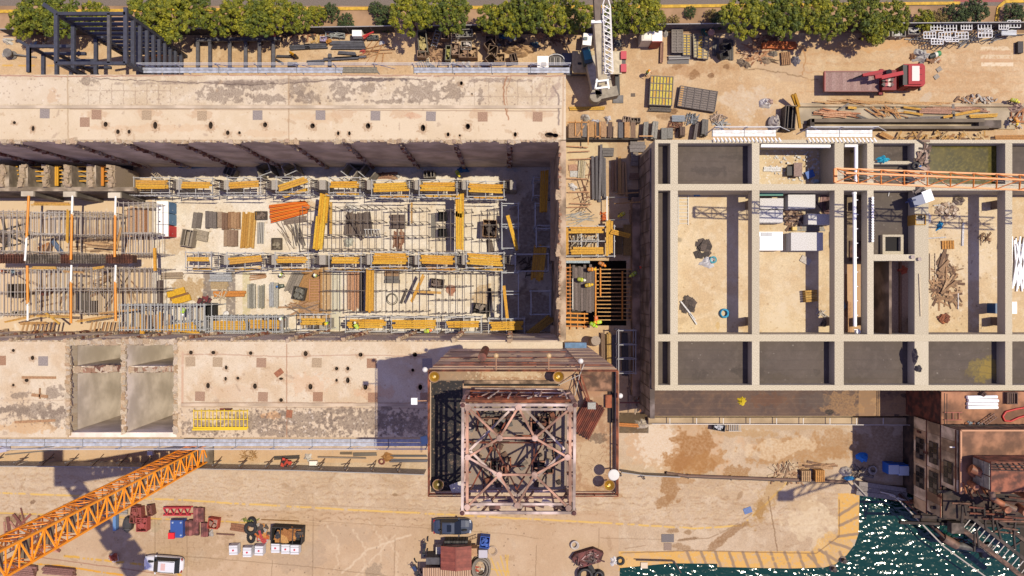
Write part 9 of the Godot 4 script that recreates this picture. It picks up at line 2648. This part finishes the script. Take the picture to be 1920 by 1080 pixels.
	heap("scaffold_tubes","grey tubes behind the white elbow pipe","tubes",1612,285,HF+0.6,8,14,16,0.8,1.8,["8d8d92","b0b0b4","5d5d62"],0.08)
	for q in [[1592,600,70,10,"d2a070","brown boards in the narrow bay left of the white pipe"],[1587,555,90,4,"b57f50","thin brown boards along the narrow bay's west side"]]:
		planks("boards",q[5],"boards",q[0],q[1],HF,q[2],q[3],90,2,1,[q[4]])
	tag(part_box("rust_plate",self,W(1610,470,HF+0.1),Vector3(2.0,0.1,2.2),mat("8d5a44",0.8,"rust")),"rusty red sheet on the narrow bay floor","sheet")
	mound("blue_bag","grey blue bag in the narrow bay","bag",1583,574,HF,9,20,0.5,0,"6d88b0",113,0.3)
	# north bay with white litter
	t2=thing("saw_bench","brown bench with a dark side in the north bay","bench",W(1493,318,HF+0.9)*Vector3(1,0,1)+Vector3(0,HF,0))
	part_box("top",t2,Vector3(0.2,0.85,0),Vector3(0.9,0.1,1.5),mat("a88a80",0.7,"wood"))
	part_box("tray",t2,Vector3(-0.5,0.5,0.1),Vector3(0.8,0.3,1.0),mat("4a4642",0.7))
	for k in 4:
		part_box("leg",t2,Vector3(-0.2+(k%2)*0.8,0.4,-0.6+(k/2)*1.2),Vector3(0.1,0.8,0.1),mat("6d5a50",0.7))
	tag(part_box("blue_board",self,W(1518,327,HF+0.3),Vector3(0.9,0.3,0.8),mat("2f6ac0",0.6),0.4),"blue board near the brown bench","board")
	planks("boards","white flat strips lying at the north bay's west side","strips",1448,317,HF,32,9,0,2,1,["fdfcfa"])
	mound("white_bag","pale plastic bag at the north bay's east corner","bag",1556,338,HF,14,14,0.5,0,"d8d0cc",114,0.4)
	mound("white_bag","pale blue bag below the blue board","bag",1532,340,HF,12,10,0.4,0,"c9e4f4",115,0.3)
	heap("white_bits","white foam crumbs over the north bay floor","foam bits",1500,312,HF,60,28,90,0.1,0.3,["ffffff","f4f2ee"],0.12)
	# cans on the beam, tarps and the junk along the cross wall
	for k in 17:
		var b:=thing("paint_can","white can in the row on the grey slab's west beam, %s from the north"%(ORD[k] if k<12 else ["thirteenth","fourteenth","fifteenth","sixteenth","seventeenth"][k-12]),"can",W(1633,372+k*5.0,HB),0.0,"row of white cans")
		lathe_part("body",b,Vector3.ZERO,[Vector2(0.13,0.0),Vector2(0.14,0.34),Vector2(0.15,0.36)],mat("6d6a70",0.5),10)
		lathe_part("lid",b,Vector3.ZERO,[Vector2(0.15,0.36),Vector2(0.13,0.39),Vector2(0.0,0.38)],mat("f6f4f4",0.5,"",0.0,0.65),10)
	mound("cyan_tarp","turquoise tarp on the beam north of the orange jib","tarp",1656,298,HB,22,13,0.4,0,"1fc0e0",116,0.4,0.6)
	mound("cyan_tarp","small turquoise rag at the hull's north edge","rag",1683,270,HS,8,5,0.3,0,"1fb0d0",117,0.4,0.6)
	mound("cyan_tarp","blue bag under the orange jib","bag",1725,312,HB,9,7,0.4,0,"2a9ae8",118,0.3,0.6)
	mound("cyan_tarp","blue plastic strip on the fifth bay floor","plastic",1763,424,HF,10,20,0.3,-30,"2aa8e8",119,0.5,0.6)
	heap("beam_junk","brown junk on the cross wall under the orange jib","junk",1730,300,HB,12,40,46,0.3,1.2,["7d6250","a88a74","4d3f36","c9b09c"],0.2)
	heap("beam_junk","dark junk below the orange jib on the cross wall","junk",1724,362,HB,10,10,24,0.3,1.0,["55504c","8d8078","3d3a38"],0.22)
	coil("black_hose","black hose along the cross wall","hose",1714,312,HB,0.35,4,0.07,"2a2828",19)
	t2=thing("blue_mixer","dark blue machine with a white sheet on the cross wall","machine",W(1715,378,HB+0.4),20)
	part_box("body",t2,Vector3(0.2,0,0),Vector3(1.2,0.8,1.0),mat("4a5c88",0.5))
	part_box("white_sheet",t2,Vector3(1.3,0.3,-0.1),Vector3(1.0,0.1,1.2),mat("f2f0f4",0.5,"",0.0,0.65))
	for z in [-0.4,0.4]:
		var w:=lathe_part("wheel",t2,Vector3(-0.4,-0.2,z),[Vector2(0.0,0.1),Vector2(0.3,0.08),Vector2(0.3,-0.08),Vector2(0.0,-0.1)],mat("2a3a68",0.6),12)
		w.rotation.x=PI/2
	crate("ochre_box","ochre slatted box with a black side on the cross wall","box",1726,412,HB-1.5,20,20,1.6,0,"d9a43c","2a2420")
	mound("white_bag","white sack right of the ochre slatted box","sack",1741,408,HB-0.6,12,24,0.6,0,"f0eef2",120,0.3,0.65)
	heap("litter","pale crumbled litter on the fifth bay floor","litter",1775,395,HF,20,14,70,0.2,0.5,["d0b49c","b59a84","e8d6c4","8d7262"],0.25)
	for q in [[1765,384,30,3,6,"thin silver rod near the white sheet"],[1752,446,46,3,4,"silver rod across the fifth bay"],[1806,440,44,4,88,"upright white strip at the fifth bay's east side"],[1874,448,40,3,84,"thin silver strip near the east beam shadow"],[1797,565,30,2,90,"thin pale rod left of the board heap"]]:
		planks("rod",q[5],"rod",q[0],q[1],HF,q[2],q[3],q[4],1,1,["f0eef0","dcd8d4"])
	mound("bulk_bag","open bulk bag of rubble in the fifth bay","bulk bag",1801,376,HF,22,18,0.8,0,"d9c4ac",121,0.2)
	pallet("orange wooden pallet sheet in the fifth bay",1778,459,HF,24,16,2,"e8a44c",1)
	heap("wood_heap","big heap of splintered boards in the fifth bay","wood heap",1775,535,HF,26,36,90,0.6,2.4,["9a7a5c","c49a70","7d5c44","b08a64","d9b48a"],0.16)
	heap("wood_heap","few planks north of the big heap","wood heap",1765,495,HF,10,16,10,1.2,2.4,["8d6e54","b5906c"],0.2,70,26)
	heap("rag_bits","rusty brown rags below the big heap","rags",1768,598,HF,9,7,20,0.3,0.8,["c97a48","a8603a","8d5034"],0.25)
	heap("rag_bits","twiggy bits beside the beam shadow in the fifth bay","twigs",1845,447,HF,10,10,16,0.4,1.2,["b58a64","8d6a4c"],0.06)
	ladder("pale flat ladder marks frame in the fifth bay",1748,500,HF,50,10,90,"cfb594","ladder frame",7)
	tag(part_box("blue_bin",self,W(1862,578,HF+1.0),Vector3(0.5,1.2,1.1),mat("1f5a88",0.5)),"dark blue bin beside the fifth bay's east beam","bin")
	tag(part_box("white_pad",self,W(1899,577,HF+0.3),Vector3(0.7,0.3,1.3),mat("fdfdfb",0.5,"",0.0,0.7)),"white pad at the east edge of the hull floor","pad")
	t2=thing("white_tubes","tall heap of white plastic tubes at the east edge","tubes",W(1908,495,HF))
	for k in 12:
		tube_part("tube",t2,Vector3(-0.7+k*0.14,0.12+(k%3)*0.14,-3.0+(k*7%5)*0.2),Vector3(-0.8+(k*5%12)*0.15,0.1,3.0-(k%4)*0.3),0.09,wm,8)
	# junk on the wide cross beam
	planks("boards","cream lath lying along the wide cross beam","lath",1726,555,HB,80,3,92,1,1,["f2e0bc"])
	mound("grey_sacks","dark grey roll on the wide cross beam","roll",1717,668,HB,10,32,0.5,0,"6d6466",122,0.3)
	mound("grey_sacks","dark grey sack south of the roll","sack",1724,692,HB,13,13,0.5,0,"5d585c",123,0.3)
	for q in [[1709,482],[1722,486]]:
		lathe_part("pot",thing("metal_pot","pale metal pot on the beam end, %s one"%("west" if q[0]==1709 else "east"),"pot",W(q[0],q[1],HB)),Vector3.ZERO,[Vector2(0.16,0.0),Vector2(0.2,0.25),Vector2(0.18,0.26),Vector2(0.0,0.2)],mat("c9b8ac",0.4),10)
	planks("rod","dark tool lying on the grey slab beside the hatch","tool",1706,454,HS,30,2,78,1,1,["6d4a40"])
	planks("rod","white plank piece on the grey slab","strip",1667,363,HS,10,2,76,1,1,["f2f0ee"])
	heap("orange_rags","orange rags on the ledge in the shaft","rags",1692,506,HF+1.1,6,6,16,0.2,0.6,["e8703c","c9502a"],0.25)
	mound("yellow_cloth","bright yellow cloth on the brown lower deck","cloth",1391,752,2.0,17,15,0.3,0,"f4d81e",124,0.4,0.6)
	tag(part_box("deck_hatch",self,W(1709,760,2.1),Vector3(0.75,0.16,0.6),mat("4d3a34",0.8,"rust")),"small dark hatch on the lower deck's east end","hatch")
	t2=thing("deck_rail","long white rail along the kerb below the lower deck","railing",W(1480,795,1.2))
	bar_part("rail",t2,W(1222,795,1.4)-t2.position,W(1735,797,1.4)-t2.position,0.07,0.07,mat("e6dcd4",0.5))
	for k in 10:
		bar_part("stanchion",t2,W(1256+k*50,784,1.3)-t2.position,W(1256+k*50,796,1.3)-t2.position,0.07,0.07,mat("f2ece6",0.5))
	# on the barge deck
	pipes("white_pipes","bundle of white pipes on the barge's orange deck","pipes",1841,754,8.7,56,26,0,4,"ffffff","",0.5,0.0,0.7)
	t2=thing("red_hose","red hose looping on the barge's orange deck","hose",W(1895,778,8.8))
	var hp:=[[1925,764],[1905,767],[1886,772],[1880,781],[1884,789],[1895,790],[1910,783],[1925,779]]
	for i in hp.size()-1:
		tube_part("length",t2,W(hp[i][0],hp[i][1],8.8)-t2.position,W(hp[i+1][0],hp[i+1][1],8.8)-t2.position,0.1,mat("d8281e",0.5),8)
	for q in [[1898,747,20,22,"6d5044","dark slatted hatch on the barge deck"],[1845,739,8,7,"5d3a30","small diamond plate on the barge deck"]]:
		crate("deck_crate",q[5],"hatch",q[0],q[1],8.7,q[2],q[3],0.4,0 if q[0]>1860 else 45,q[4])
	ladder("brown ladder lying at the barge deck's rail",1850,790,9.0,40,8,35,"7d5040","ladder",7)
	heap("deck_bits","gear round the barge deck's lower edge","gear",1830,797,8.7,22,4,14,0.3,0.8,["6d4a3c","8d98a0","a8683c"],0.25)
	ladder("thin red ladder frame on the barge's orange deck",1786,780,8.75,34,14,0,"a84a34","ladder frame",3)
